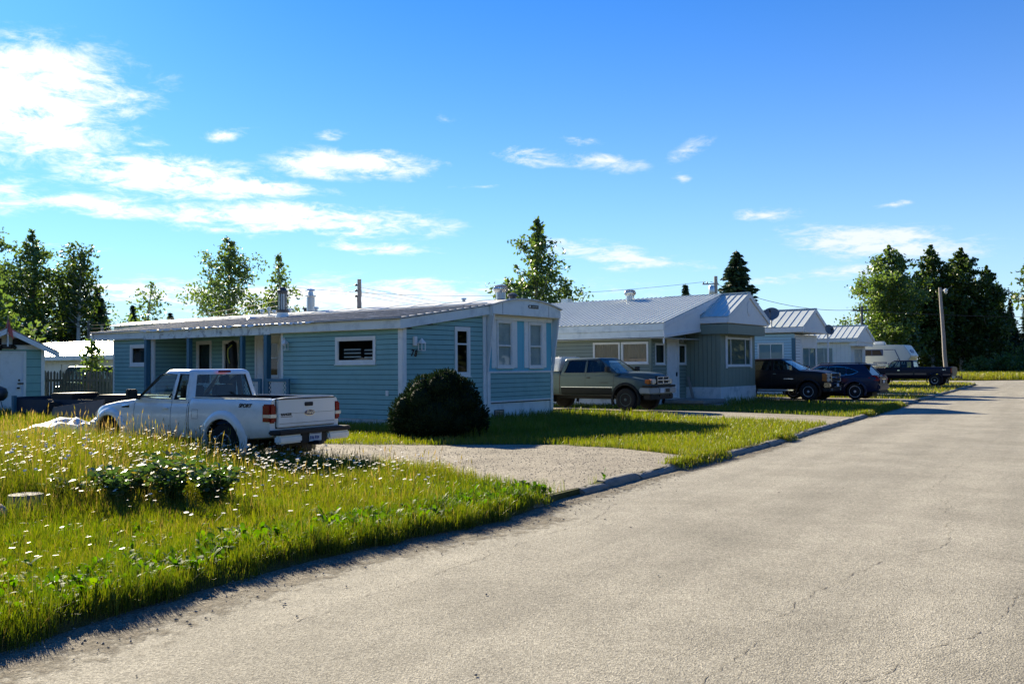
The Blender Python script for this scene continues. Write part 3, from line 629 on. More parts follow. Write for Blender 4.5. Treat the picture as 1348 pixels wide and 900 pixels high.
def house_one():
    h = thing('mobile_home', 'blue sided mobile home with arched roof end, side addition and porch, nearest the road bend', 'mobile home', (*H1, 0), -36.5, 'mobile homes set in a row along the road')
    S = PL('side', -3.75); B = PL('side', -2.45); E = PL('end', 0.); gz = GZ
    w1 = (-2.66, -1.02, 1.84, 2.63); w2 = (-13.44, -12.35, 1.85, 2.62)
    # addition walls
    lap_siding(h, S, -5.07, 0, .29, 2.82, 'blue_siding', [w1]); wall_core(h, S, -5.07, 0, 0, 2.9, [w1])
    lap_siding(h, S, -14.55, -12.0, .29, 2.82, 'blue_siding', [w2]); wall_core(h, S, -14.55, -12., 0, 2.9, [w2])
    d1 = (-11.33, -10.43, 1.1, 2.73); d2 = (-9.80, -8.90, .35, 2.72); d3 = (-8.0, -6.62, .35, 2.84)
    lap_siding(h, B, -12, -5.07, .29, 2.86, 'blue_siding', [d1, d2, d3]); wall_core(h, B, -12, -5.07, 0, 2.9, [d1, d2, d3])
    R = PL('end', -12.0); lap_siding(h, R, -3.75, -2.45, .29, 2.86, 'blue_siding', name='siding'); wall_core(h, R, -3.75, -2.45, 0, 2.9, [])
    wt = (-1.55, -.84, 1.46, 2.93); top = lambda a: 3.34+(a)*.155
    lap_siding(h, E, -3.75, -.08, .29, 3.4, 'blue_siding', [wt], top=top); wall_core(h, E, -3.75, -.02, 0, 3.38, [wt], top=lambda a: top(a)-.04)
    bb = MB(); bb.box(-14.5, -5.2, -2.2, -.15, 0, 2.8); bb.box(-14.5, -12.1, -3.6, -2.3, 0, 2.8); bb.box(-5.0, -4.9, -3.6, -.15, 0, 2.8); bb.box(-4.8, -.9, -2.7, -.15, 0, 2.8)
    bb.build('wall_core', 'interior', h)
    # far side walls so that the house is whole from any side
    wb = MB(); wb.box(-14.56, -14.55, -3.75, -.02, .0, 2.82); wb.build('rear_wall', 'blue_siding', h)
    wn1 = window(h, S, *w1, rail=None, curtain=None, fw=.09)
    a = MB()
    for z in (2.03, 2.14, 2.24): tbox(a, S, -2.42, -1.74, z, z+.045, -.12, -.10); tbox(a, S, -1.58, -1.14, z-.02, z+.02, -.12, -.10)
    a.build('reflected_strips', 'white_vinyl', wn1)  # white strips stand in for reflections in the pane
    window(h, E, *wt, fw=.10, rail=2.42, curtain='curtain', cgap=(.0, .45))
    wr = window(h, S, *w2, fw=.10, curtain=None, label='small window with flaking sill')
    window(h, B, *d1, fw=.10, curtain='curtain', name='window', m='white_paint')
    fr = MB(); 
    for q in ((-9.80, -9.68, .35, 2.72), (-9.02, -8.90, .35, 2.72), (-9.68, -9.02, 2.60, 2.72)): tbox(fr, B, *q, -.03, .03)
    tbox(fr, B, -9.68, -9.02, .35, 2.60, -.5, -.45, 1)
    fr.build('doorway', ['white_paint', 'interior'], h)
    # white door with a tall light
    dr = MB(); lo = (-7.50, -6.82, 1.48, 2.60)
    tbox(dr, B, -8.0, -7.9, .35, 2.84, -.02, .05); tbox(dr, B, -6.72, -6.62, .35, 2.84, -.02, .05); tbox(dr, B, -7.9, -6.72, 2.72, 2.84, -.02, .05)
    tbox(dr, B, -7.9, -7.60, .35, 2.72, -.02, .028); tbox(dr, B, -7.58, lo[0], .35, 2.72, -.02, .022); tbox(dr, B, lo[1], -6.72, .35, 2.72, -.02, .022)
    tbox(dr, B, lo[0], lo[1], .35, lo[2], -.02, .022); tbox(dr, B, lo[0], lo[1], lo[3], 2.72, -.02, .022)
    dd = dr.build('door', 'white_paint', h, bevel=.004, segs=1); dd['label'] = 'white door with a tall divided window'
    w = window(dd, B, lo[0]-.03, lo[1]+.03, lo[2]-.03, lo[3]+.03, fw=.04, rail=2.08, curtain='curtain_print', cz=.6, name='door_window')
    # corner boards
    for T, a0, a1, z1 in ((S, -.15, .012, 2.8), (E, -3.762, -3.62, 2.84), (E, -.22, -.06, 3.33), (S, -14.56, -14.48, 2.82), (S, -12.10, -11.99, 2.82), (R, -3.76, -3.68, 2.82), (S, -5.08, -4.99, 2.82)):
        trim(h, T, a0, a1, .24, z1, 'pale_trim', name='corner_board', d1=.028 if T is S else .03)
    for T_, q0, q1, q2 in ((S, -14.5, -12.05, -.004), (S, -5.05, -.02, -.004), (E, -3.74, -.02, -.005)): sk = MB(); tbox(sk, T_, q0, q1, 0, .288, -.02, q2); sk.build('foundation', 'stucco', h)
    # porch: deck, posts, beam, lattice rail
    dk = MB(); dk.box(-11.98, -4.35, -4.05, -2.47, .22, .33); dk.box(-11.98, -4.35, -3.98, -3.93, .02, .22)
    dk.build('porch_deck', 'old_wood', h, bevel=.01)
    for x, wd in ((-12.2, .15), (-9.68, .14), (-6.83, .13), (-5.62, .17)):
        p = MB(); p.box(x-wd/2, x+wd/2, -3.86-wd/2, -3.86+wd/2, .33 if x > -12.1 else .05, 2.78); p.build('post', 'dark_blue_post', h, bevel=.008)
    y = -3.99
    for a0, a1 in ((-6.72, -5.75), (-5.5, -4.42)):
        rl = MB(); rl.box(a0, a1, y-.035, y+.035, 1.33, 1.42); rl.box(a0, a1, y-.03, y+.03, .42, .50)
        for a in (a0, a1-.12): rl.box(a, a+.12, y-.036, y+.036, .331, 1.33)
        r = rl.build('porch_rail', 'dark_blue_post', h, bevel=.006, segs=1); lt = MB(); b0, b1, z0, z1 = a0+.12, a1-.12, .5, 1.33
        for sgn in (1, -1):
            c = -3.
            while c < 3.:
                pts = [((b0+b1)/2+sgn*(z-z0)+c, z) for z in np.linspace(z0, z1, 60)]; pts = [p for p in pts if b0 <= p[0] <= b1]
                if len(pts) > 2:
                    (pa, pz), (qa, qz) = pts[0], pts[-1]; s = .013; yy = y-.003 if sgn > 0 else y+.004
                    lt.add([(pa-s, yy, pz), (pa+s, yy, pz), (qa+s, yy, qz), (qa-s, yy, qz), (pa-s, yy+.006, pz), (pa+s, yy+.006, pz), (qa+s, yy+.006, qz), (qa-s, yy+.006, qz)], [(0, 1, 2, 3), (7, 6, 5, 4), (0, 4, 5, 1), (2, 6, 7, 3), (1, 5, 6, 2), (0, 3, 7, 4)])
                c += .13
        lt.build('lattice', 'white_vinyl', r, fix=False)
    st = MB(); st.box(-8.4, -7.2, -4.4, -4.06, .05, .2); st.build('porch_step', 'old_wood', h, bevel=.01)
    # lean-to roof with its fascias
    slope('lean_roof', 'metal_roof', h, (-15.7, -4.06, 3.10), (.20, -4.06, 3.10), (-15.7, -.02, 3.66), (.20, -.02, 3.66), sp=.34, h=.024, w=.032, ribdir='along', ribm='roof_seam')
    F = PL('side', -3.95)
    for q in ((-15.62, -12.3, 2.83), (-5.39, .12, 2.81)): a = MB(); tbox(a, F, q[0], q[1], q[2], 3.065, -.03, 0); a.build('fascia', 'fascia_blue', h, bevel=.005, segs=1)
    a = MB(); tbox(a, F, -12.295, -5.395, 2.775, 3.06, -.03, .004); wn = a.build('fascia', 'fascia_worn', h, bevel=.005, segs=1); wn['label'] = 'peeling weathered stretch of eave board'
    rng = random.Random(8)                     # ragged torn flashing along the porch eave
    a = MB(); x = -12.3; V = []
    while x < -3.2: V += [(x, -4.064, 3.105), (x, -4.07-rng.uniform(0, .03), 3.085-rng.uniform(.0, .07)*(rng.random() < .7))]; x += rng.uniform(.05, .16)
    a.add(V, [(2*i, 2*i+2, 2*i+3, 2*i+1) for i in range(len(V)//2-1)]); a.build('torn_flashing', 'white_paint', h, fix=False)
    a = MB(); stripe(a, (-3.99, 3.06), (-.0, 3.615), PL('end', .12), .27, 0, .03); a.build('rake_board', 'fascia_blue', h, bevel=.005, segs=1)
    a = MB(); stripe(a, (-3.9, 3.02), (-.0, 3.56), PL('end', 0), .2, .0, .119); a.build('soffit', 'pale_trim', h)
    a = MB(); a.box(-15.6, 0, -3.92, -3.7, 2.80, 2.815); a.box(-12.1, -5.3, -3.7, -2.4, 2.86, 2.875); a.box(-15.6, -14.56, -3.9, -.1, 2.80, 2.815); a.build('soffit', 'pale_trim', h)
    a = MB(); stripe(a, (-3.99, 3.06), (-.0, 3.615), PL('end', -15.66), .25, 0, .03); a.build('rake_board', 'fascia_blue', h)
    # main home body
    a = MB(); a.box(-21.08, -.03, .02, 3.55, .1, 3.66); a.build('home_body', 'fascia_blue', h)
    board_wall(h, PL('side', .02), -21.1, -.0, 3.30, 3.72, 'fascia_blue', sp=1.22, name='upper_wall')
    # arched roof
    n = 16; prof = [(-.10+3.80*k/n, 3.665+.25*(1-((k/n-.5)*2)**2)) for k in range(n+1)]
    V = [(x, y, z) for x in (-21.25, .36) for y, z in prof]+[(x, y, z-.045) for x in (-21.25, .36) for y, z in prof]; m = n+1
    Fc = []
    for k in range(n): Fc += [(k, k+1, m+k+1, m+k), (2*m+k, 3*m+k, 3*m+k+1, 2*m+k+1), (k, 2*m+k, 2*m+k+1, k+1), (m+k, m+k+1, 3*m+k+1, 3*m+k)]
    Fc += [(0, m, 3*m, 2*m), (m-1, 3*m-1, 4*m-1, 2*m-1)]
    rf = MB().add(V, Fc).build('roof', 'metal_roof', h, smooth=30)
    a = MB()
    for x in np.arange(-20.4, 0, 1.22):
        a.add([(x+dx, y, z+dz) for y, z in prof for dx, dz in ((-.02, .002), (.02, .002), (.02, .016), (-.02, .016))], [(4*i+j, 4*i+(j+1) % 4, 4*i+4+(j+1) % 4, 4*i+4+j) for i in range(n) for j in range(4)])
    a.build('roof_seam', 'metal_roof', rf)
    a = MB(); q = [(-.06, 3.36), (3.66, 3.36)]+[(min(max(y, -.06), 3.66), z-.045) for y, z in reversed(prof)]
    a.prism(q, 'x', .27, .30); a.build('arched_fascia', 'fascia_blue', h)
    for y in (.42, 2.95): a = MB(); tbox(a, PL('end', .30), y-.006, y+.006, 3.365, 3.72, 0, .003); a.build('panel_joint', 'dark_metal', h)
    for y in (-.06, 3.63): a = MB(); a.box(0, .269, y, y+.03, 3.30, 3.62); a.build('roof_return', 'fascia_blue', h)
    a = MB(); a.box(.02, .26, -.03, 3.63, 3.345, 3.359); a.build('soffit', 'pale_trim', h)
    a = MB(); tbox(a, PL('end', 0), .05, 3.5, 3.20, 3.34, .031, .075); a.build('head_board', 'pale_trim', h, bevel=.006)
    em = MB(); em.prism([(1.86+.09*math.cos(t*math.pi/8), 3.665+.055*math.sin(t*math.pi/8)) for t in range(16)], 'x', .304, .316); em.box(.304, .318, 1.93, 2.34, 3.61, 3.72)
    e = em.build('maker_plate', 'ink', h, bevel=.003, segs=1)
    em = MB(); em.prism([(1.86+.06*math.cos(t*math.pi/8), 3.665+.03*math.sin(t*math.pi/8)) for t in range(16)], 'x', .317, .320)
    for k in range(7): em.box(.319, .321, 1.97+k*.048, 1.97+k*.048+(.03 if k % 3 else .018), 3.65, 3.685)
    em.build('plate_mark', 'silver_ink', e)
    # road end: siding below, flat blue panel and two windows above
    wa = (.47, 1.30, 1.70, 3.20); wb_ = (2.18, 2.98, 1.69, 3.19)
    lap_siding(h, E, .0, 3.55, .67, 1.56, 'blue_siding'); wall_core(h, E, .0, 3.55, .6, 3.36, [wa, wb_])
    board_wall(h, E, .02, 3.53, 1.585, 3.34, 'blue_panel', [wa, wb_], sp=.61, name='upper_panel', groove=.008)
    for o in (wa, wb_): window(h, E, *o, fw=.065, rail=2.40, curtain='curtain', proud=.045, cgap=(.0, 1))
    for a0, a1 in ((.22, .465), (1.305, 1.55), (1.94, 2.175), (2.985, 3.2)): trim(h, E, a0, a1, 1.70, 3.2, 'pale_trim', d1=.024, name='window_board')
    trim(h, E, 0, 3.55, 1.545, 1.60, 'white_paint', name='belt_trim', d1=.03); trim(h, E, 0, 3.55, .63, .675, 'white_paint', name='belt_trim', d1=.03)
    trim(h, E, -.03, .13, .1, 1.56, 'pale_trim', name='corner_board', d1=.033); trim(h, E, 3.45, 3.58, .1, 1.56, 'pale_trim', name='corner_board', d1=.033)
    for y in (-.03, 3.55):
        a = MB(); a.prism([(.0, 1.58), (.0, 3.345), (.262, 3.345)], 'y', y, y+.025); a.build('side_cheek', 'fascia_blue', h)
        a = MB(); a.add([(x, yy, z) for x, z in ((.0, 1.56), (.055, 1.56), (.31, 3.34), (.25, 3.34)) for yy in (y-.012, y+.037)], [(0, 2, 4, 6), (7, 5, 3, 1), (0, 1, 3, 2), (2, 3, 5, 4), (4, 5, 7, 6), (6, 7, 1, 0)]); a.build('cheek_trim', 'white_paint', h)
    a = MB()
    for k in range(3): tbox(a, E, .02+k*1.2, 1.21+k*1.19, .0, .63, -.06, -.04+.004*(k % 2))
    s = a.build('skirting', 'skirt', h)
    a = MB(); tbox(a, E, .38, .86, .12, .40, -.035, -.01, 0)
    for k in range(6): tbox(a, E, .41, .83, .15+k*.04, .165+k*.04, -.01, .0, 1)
    a.build('crawl_vent', ['dark_metal', 'galv'], s)
    # fixtures
    def lantern(T, a, z, s=1):
        b = MB(); tbox(b, T, a-.16*s, a-.04*s, z, z+.26*s, .01, .09*s); o = b.build('wall_light', 'white_paint', h, bevel=.01)
        b = MB(); tbox(b, T, a+.01, a+.17*s, z-.14*s, z-.12*s, .06, .2*s); tbox(b, T, a-.0, a+.18*s, z+.06*s, z+.08*s, .05, .21*s)
        for u in (.01, .15): 
            for d in (.06, .185): tbox(b, T, a+u*s, a+(u+.02)*s, z-.12*s, z+.06*s, d*s, (d+.015)*s)
        b.add([T(a, z+.08*s, .05), T(a+.18*s, z+.08*s, .05), T(a+.18*s, z+.08*s, .21*s), T(a, z+.08*s, .21*s), T(a+.09*s, z+.22*s, .13*s)], [(0, 1, 4), (1, 2, 4), (2, 3, 4), (3, 0, 4)])
        b.build('lantern', 'white_vinyl', o)
    lantern(E, -3.20, 2.34); lantern(S, -4.85, 2.42, .95)
    for q, t in enumerate('78'): text_obj('house_number', t, .25, 'ink', h, (.02, -3.44+q*.135, 2.06-.015*q), (rad(90), 0, rad(90)), shear=.25, extrude=.008, bold=.006, sx=.85)
    b = MB(); tbox(b, S, -.62, -.52, .95, 1.10, .012, .04); b.build('outlet_cover', 'white_vinyl', h, bevel=.005)
    # roof furniture
    c = (-8.75, -.7, 3.5); a = MB(); a.lathe([(.28, 0), (.20, .20), (.20, .24)], c, n=24); fl = a.build('chimney', 'fascia_blue', h, smooth=30)
    a = MB(); a.lathe([(.21, .23), (.23, .27), (.23, .33), (.17, .33)], c, n=24); a.lathe([(.17, .90), (.19, .95), (.185, 1.03), (.13, 1.06), (.10, 1.13), (.02, 1.15)], c, n=24)
    for k in range(10):
        t = k*math.pi/5; a.box(c[0]+.165*math.cos(t)-.010, c[0]+.165*math.cos(t)+.010, c[1]+.165*math.sin(t)-.010, c[1]+.165*math.sin(t)+.010, c[2]+.33, c[2]+.91)
    a.build('chimney_cage', 'dark_metal', fl, smooth=30)
    a = MB(); a.lathe([(.135, .32), (.135, .92)], c, n=20); a.build('flue', 'galv', fl, smooth=30)
    c = (-9.2, 1.0, 3.86); a = MB(); a.lathe([(.15, -.05), (.15, .54), (.20, .56), (.20, .60), (.10, .62), (.09, .76), (.16, .78), (.15, .83), (.02, .87)], c, n=24); a.build('flue_pipe', 'galv', h, smooth=30)
    for (x, y, z, r_, hh) in ((-11.8, .8, 3.78, .09, .26), (-11.3, 1.0, 3.82, .11, .18), (-10.75, .3, 3.72, .07, .34), (-10.4, 1.0, 3.82, .11, .2), (-8.45, .6, 3.78, .1, .2), (-9.7, 1.2, 3.87, .14, .16), (-1.9, 1.2, 3.88, .09, .13)):
        a = MB(); a.lathe([(r_*.6, -.06), (r_*.6, hh*.6), (r_, hh*.62), (r_*.95, hh), (.02, hh*1.05)], (x, y, z), n=16); a.build('roof_vent', 'galv' if r_ < .12 else 'dark_metal', h, smooth=30)
    a = MB(); a.lathe([(.30, 0), (.2, .1), (.03, .12)], (-10.5, -.6, 3.52), n=20); a.build('roof_vent', 'galv', h, smooth=30)
    turbine(h, (-.25, 1.05, 3.88), .22, .46)
    a = MB(); a.lathe([(.10, 0), (.10, .2), (.17, .22), (.16, .29), (.03, .34)], (-.75, 2.35, 3.86), n=20); a.build('flue_pipe', 'dark_metal', h, smooth=30)
    a = MB(); a.prism([(2.3, 3.84), (2.75, 4.02), (3.3, 3.93), (3.45, 3.70), (3.40, 3.6)], 'x', -1.5, -.55); a.build('roof_box', 'dark_metal', h, bevel=.02)
    return h
house1 = house_one()
def coat():
    t = thing('hanging_coat', 'dark coat with a yellow strap hanging in the porch doorway of the nearest home', 'coat', (*W(H1, -9.1, -2.55), 0), -36.5)
    mb = MB(); mb.tube([(0, 0, 2.70), (0, -.02, 2.62), (.0, -.03, 2.4), (.02, -.03, 1.9), (.02, -.03, 1.35)], [.02, .14, .17, .19, .15], n=10); mb.build('fabric', 'ink', t, smooth=60)
    mb = MB(); mb.tube([(.12, -.13, 2.55), (.02, -.22, 2.4), (.04, -.24, 2.15), (.10, -.23, 1.95), (.12, -.22, 1.92)], .02, n=6); mb.build('strap', 'yellow_rope', t, smooth=60)
coat()

def gable_roof(h, x0, x1, y0, y1, yr, ze, zr, m='white_roof', sp=.29, fd=.26, left=True):
    if left: slope('roof', m, h, (x0, y0, ze), (x1, y0, ze), (x0, yr, zr), (x1, yr, zr), sp=sp)
    o = slope('roof', m, h, (x0, y1, ze), (x1, y1, ze), (x0, yr, zr), (x1, yr, zr), sp=sp)
    a = MB(); a.box(x0, x1, yr-.1, yr+.1, zr-.01, zr+.035); a.build('ridge_cap', m, o)
    T = PL('end', x1)
    for ya in (y0, y1):
        a = MB(); stripe(a, (ya, ze-.035), (yr, zr-.035), T, fd*.75, -.05, .004 if ya == y0 else .003); a.build('rake_board', 'white_paint', h)
    a = MB(); a.box(x0, x1-.06, y0+.005, y0+.035, ze-fd-.03, ze-.035); a.build('fascia', 'white_paint', h, bevel=.004, segs=1)
    a = MB(); a.box(x0, x1-.06, y1-.035, y1-.005, ze-fd-.03, ze-.035); a.build('fascia', 'white_paint', h, bevel=.004, segs=1)
    a = MB(); a.prism([(y0+.04, ze-fd-.03), (y1-.04, ze-fd-.03), (y1-.04, ze-.10), (yr, zr-.10), (y0+.04, ze-.10)], 'x', x1-.12, x1-.055); g = a.build('gable_panel', 'white_siding', h)
    a = MB(); a.box(x0+.02, x1-.13, y0+.05, y1-.05, ze-fd-.05, ze-fd-.032); a.build('soffit', 'white_paint', h)
    return g
def house_two():
    h = thing('mobile_home', 'green mobile home with ribbed white roof, front gable and boxed window, second in row', 'mobile home', (*H2, 0), -36.5, 'mobile homes set in a row along the road')
    E = PL('end', 0); S = PL('side', 0)
    # home
    w = (.62, 3.35, 1.68, 2.95)
    board_wall(h, S, -14, 0, .8, 3.35, 'green_panel', sp=.2, groove=.035, name='side_wall'); wall_core(h, S, -14, 0, 0, 3.4, [])
    board_wall(h, E, 0, 3.85, .8, 3.1, 'green_panel', [w], sp=.4, groove=.02, name='front_wall'); wall_core(h, E, 0, 3.85, 0, 3.3, [w])
    window(h, E, *w, fw=.06, mull=(1.12, 2.75), curtain='curtain_print', cgap=(.05, .95))
    trim(h, E, .50, .70, 1.60, 3.0, 'white_paint', name='shutter', d0=.012, d1=.045); trim(h, E, 3.27, 3.45, 1.60, 3.0, 'white_paint', name='shutter', d0=.012, d1=.045)
    a = MB(); a.box(-14, -.05, .05, 3.8, 0, 3.3); a.box(-14., -.9, .05, 3.8, 3.3, 3.5); b = a.build('home_body', 'green_panel', h)
    a = MB(); tbox(a, E, -.03, 3.88, .0, .80, -.02, .02); tbox(a, S, -14, -.03, .0, .8, .0, .021); a.build('skirting', 'stucco', h)
    # boxed overhang
    a = MB(); a.box(.0, .42, -.15, 4.05, 3.06, 3.48); a.box(-1.7, -.001, -.15, -.03, 3.06, 3.48); a.build('overhang_box', 'green_panel', h, bevel=.006)
    g = gable_roof(h, -3.6, .50, -.22, 4.5, 2.14, 3.80, 4.92, sp=.29, fd=.24)
    a = MB(); a.prism([(2.14+.24*math.cos(t*math.pi/10), 4.23+.34*math.sin(t*math.pi/10)) for t in range(20)], 'x', .446, .47); v = a.build('gable_vent', 'white_paint', g)
    a = MB(); a.prism([(2.14+.18*math.cos(t*math.pi/10), 4.23+.27*math.sin(t*math.pi/10)) for t in range(20)], 'x', .471, .474); a.build('vent_louvre', 'white_siding', v)
    # wide shed roof over the addition
    zl = lambda y: 3.46+(y+3.62)*(4.93-3.46)/(2.14+3.62)
    slope('wide_roof', 'white_roof', h, (-14.5, -3.62, 3.46), (-.78, -3.62, 3.46), (-14.5, 2.14, 4.94), (-.78, 2.14, 4.94), sp=.235, h=.030, w=.02)
    slope('wide_roof', 'white_roof', h, (-14.5, 4.7, 3.78), (-3.6, 4.7, 3.78), (-14.5, 2.15, 4.935), (-3.6, 2.15, 4.935), sp=.3)
    a = MB(); a.box(-14.5, -.82, -3.6, -3.57, 3.15, 3.42); a.box(-14.5, -.84, -3.565, -3.54, 2.88, 3.145); a.build('fascia', 'fascia_blue', h, bevel=.005, segs=1)
    a = MB(); T = PL('end', -.82); a.prism([(-3.57, 3.40), (-3.57, 2.90), (-.2, 3.22), (-.2, 3.9), (2.0, 4.62), (2.14, 4.86)], 'x', -.87, -.81); a.build('roof_end_panel', 'white_siding', h)
    a = MB(); stripe(a, (-3.6, 3.43), (2.14, 4.90), T, .2, .012, .04); a.build('rake_board', 'white_paint', h)
    a = MB(); a.prism([(-3.6, 2.85), (-3.6, 2.96), (-.22, 3.28), (-.22, 3.17)], 'x', -.81, -.77); a.build('rake_board', 'white_paint', h)
    a = MB(); a.box(-14.4, -.9, -3.53, -.05, 2.84, 2.855); a.build('soffit', 'pale_trim', h)
    # addition walls
    A = PL('side', -3.2); N = PL('end', -1.6)
    wins = [(-4.35, -3.05, 1.9, 2.72), (-2.98, -1.72, 1.82, 2.72)]
    lap_siding(h, A, -14, -1.6, .35, 2.86, 'green_siding', wins, sp=.15); wall_core(h, A, -14, -1.6, 0, 2.9, wins)
    window(h, A, *wins[0], curtain='curtain', fw=.05); window(h, A, *wins[1], curtain='curtain', fw=.06)
    a = MB(); tbox(a, A, -14, -1.6, 0, .35, -.02, -.004); tbox(a, N, -3.2, 0, 0, .34, -.02, -.005); a.build('skirting', 'stucco', h)
    w2 = (-2.86, -2.0, 1.78, 2.66); w3 = (-.72, .0, 1.78, 2.66); d = (-1.86, -.76, .34, 2.84)
    lap_siding(h, N, -3.2, 0, .35, 3.3, 'green_siding', [w2, w3, d], sp=.15); wall_core(h, N, -3.2, 0, 0, 3.3, [w2, w3, d])
    window(h, N, *w2, curtain='curtain_print', fw=.05); window(h, N, *w3, curtain='curtain_print', fw=.05)
    a = MB(); tbox(a, N, -1.86, -1.74, .34, 2.84, -.02, .06); tbox(a, N, -.88, -.76, .34, 2.84, -.02, .06); tbox(a, N, -1.74, -.88, 2.74, 2.84, -.02, .06)
    f = a.build('door_frame', 'white_paint', h, bevel=.005, segs=1)
    a = MB(); tbox(a, N, -1.74, -.88, .36, 2.74, -.05, .0)
    for (p, q, r_, s) in ((-1.63, -1.36, 1.55, 2.5), (-1.26, -.99, 1.55, 2.5), (-1.63, -1.36, .55, 1.35), (-1.26, -.99, .55, 1.35)): tbox(a, N, p, q, r_, s, .001, .01)
    a.build('door', 'white_paint', f, bevel=.004, segs=1)
    a = MB(); tbox(a, N, -.97, -.92, 1.28, 1.45, .001, .05); a.build('handle', 'ink', f)
    trim(h, N, -3.21, -3.12, .3, 2.86, 'green_panel', name='corner_board'); trim(h, A, -1.68, -1.59, .3, 2.86, 'green_panel', name='corner_board')
    a = MB(); a.box(-.90, -.84, -3.52, -3.46, 2.62, 2.86); a.build('roof_bracket', 'white_paint', h, bevel=.005)
    a = MB(); a.box(-1.58, .25, -2.3, -.05, .18, .32); a.box(-1.5, .2, -2.2, -.1, .0, .179); a.build('porch_deck', 'concrete', h, bevel=.01)
    a = MB(); a.box(.26, .85, -2.1, -.5, .02, .15); a.build('porch_step', 'concrete', h, bevel=.01)
    a = MB(); tbox(a, N, -.62, -.46, 2.72, 2.95, .02, .14); a.tube([(-1.5, -.55, 2.9), (-1.35, -.55, 3.0), (-1.3, -.55, 2.8)], .012, n=6); a.build('wall_light', 'galv', h, bevel=.01)
    b = MB(); b.lathe([(.02, 0), (.17, .05), (.17, .3), (.02, .36)], (-5.2, 1.7, 4.72), n=10)
    turbine(h, (-5.3, 1.75, 4.80), .26, .55)
    a = MB(); a.box(-9.6, -9.2, 2.3, 2.7, 4.7, 5.15); a.build('roof_vent', 'galv', h)
    return h
house_two()
def board_prop():
    mb = MB(); c = Vector((*W(H2, -1.3, -.18), .75)); mb.obox(c, Vector((EX[0], EX[1], .25))*.06, Vector((*E1, 0))*.012, Vector((-EX[0]*.12, -EX[1]*.12, .5)))
    tag(mb.build('wood_board', 'pole_wood', bevel=.004, segs=1), 'thin wooden board leaning on the wall beside the white door of the green home', 'board')
board_prop()
def small_house(C, label, sidem, endm, L=16, wd=3.75, ze=3.80, zr=4.86, win_s=None, win_e=None, trimm='fascia_blue', curt='curtain_blue', lap=True, endv=True, box=False):
    h = thing('mobile_home', label, 'mobile home', (*C, 0), -36.5, 'mobile homes set in a row along the road')
    E = PL('end', 0); S = PL('side', 0)
    if lap: lap_siding(h, S, -L, 0, .4, 3.45, sidem, [win_s] if win_s else [], sp=.16)
    else: board_wall(h, S, -L, 0, .4, 3.45, sidem, [win_s] if win_s else [], sp=.3)
    wall_core(h, S, -L, 0, 0, 3.45, [win_s] if win_s else [])
    a = MB(); tbox(a, S, -L, 0, .0, .4, -.02, -.002); tbox(a, E, 0, wd, 0, .4, -.02, -.003); a.build('skirting', 'stucco', h)
    if win_s: window(h, S, *win_s, curtain=curt, mull=((win_s[0]+win_s[1])/2,), fw=.06, m=trimm, cgap=(.15, 1))
    lap_siding(h, E, 0, .9, .4, 3.4, endm, sp=.16) if endv else None
    board_wall(h, E, .9 if endv else 0, wd, .4, 3.4, endm, [win_e], sp=.55); wall_core(h, E, 0, wd, 0, 3.4, [win_e])
    window(h, E, *win_e, curtain='curtain_print', mull=((win_e[0]+win_e[1])/2,), fw=.07, cgap=(.1, .9))
    trim(h, S, -.16, .01, .3, 3.2, 'dark_blue_post' if endv else 'pale_trim', name='corner_board'); trim(h, E, -.03, .1, .3, 3.2, 'dark_blue_post' if endv else 'pale_trim', name='corner_board')
    a = MB(); a.box(-L, -.05, .03, wd, 0, 3.4); a.build('home_body', sidem, h)
    gable_roof(h, -L-.2, .62, -.3, wd+.35, wd/2, ze, zr, sp=.42, fd=.26)
    if box: a = MB(); a.box(.0, .5, -.2, wd+.2, 3.05, 3.5); a.build('overhang_box', endm, h, bevel=.006)
    return h
small_house(H3, 'pale blue mobile home with white gable end, third in the row behind the black pickup', 'pale_siding', 'white_siding', win_s=(-2.1, -.95+.35, .9, 2.95), win_e=(1.2, 3.55, 1.2, 2.75))
small_house(H4, 'white mobile home with grey ribbed roof, farthest of the row beside the camper', 'white_siding', 'white_siding', ze=3.62, zr=4.6, win_s=(-2.6, -1.2, .8, 3.0), win_e=(.9, 3.0, .9, 2.9), curt='curtain', lap=False, endv=False, box=True)

def far_home():
    h = thing('mobile_home', 'low home with a bright white roof and carport behind the picket fence', 'mobile home', (-20.9, 46.3, 0), -36.5)
    a = MB(); a.box(-9, 3., 0, 4, 0, 2.4); a.build('wall', 'pale_trim', h)
    slope('roof', 'white_roof', h, (-9.5, -.6, 2.45), (3.4, -.6, 2.45), (-9.5, 2.0, 3.32), (3.4, 2.0, 3.32), sp=.6)
    slope('roof', 'white_roof', h, (-9.5, 4.6, 2.45), (3.4, 4.6, 2.45), (-9.5, 2.0, 3.32), (3.4, 2.0, 3.32), sp=.6)
    a = MB(); a.prism([(-.4, 2.42), (4.4, 2.42), (2.0, 3.26)], 'x', 3.0, 3.1); a.build('gable_panel', 'dark_metal', h)
    a = MB(); a.box(-9.5, 3.4, -.62, -.58, 2.22, 2.43); a.build('fascia', 'fascia_blue', h)
    for x in (-8.6, -6.3): a = MB(); a.box(x, x+.3, -.55, -.4, 0, 2.3); a.build('carport_post', 'fascia_blue', h)
    window(h, PL('side', -.01), -4.0, -1.4, 1.2, 2.15, curtain='curtain', fw=.1)
far_home()
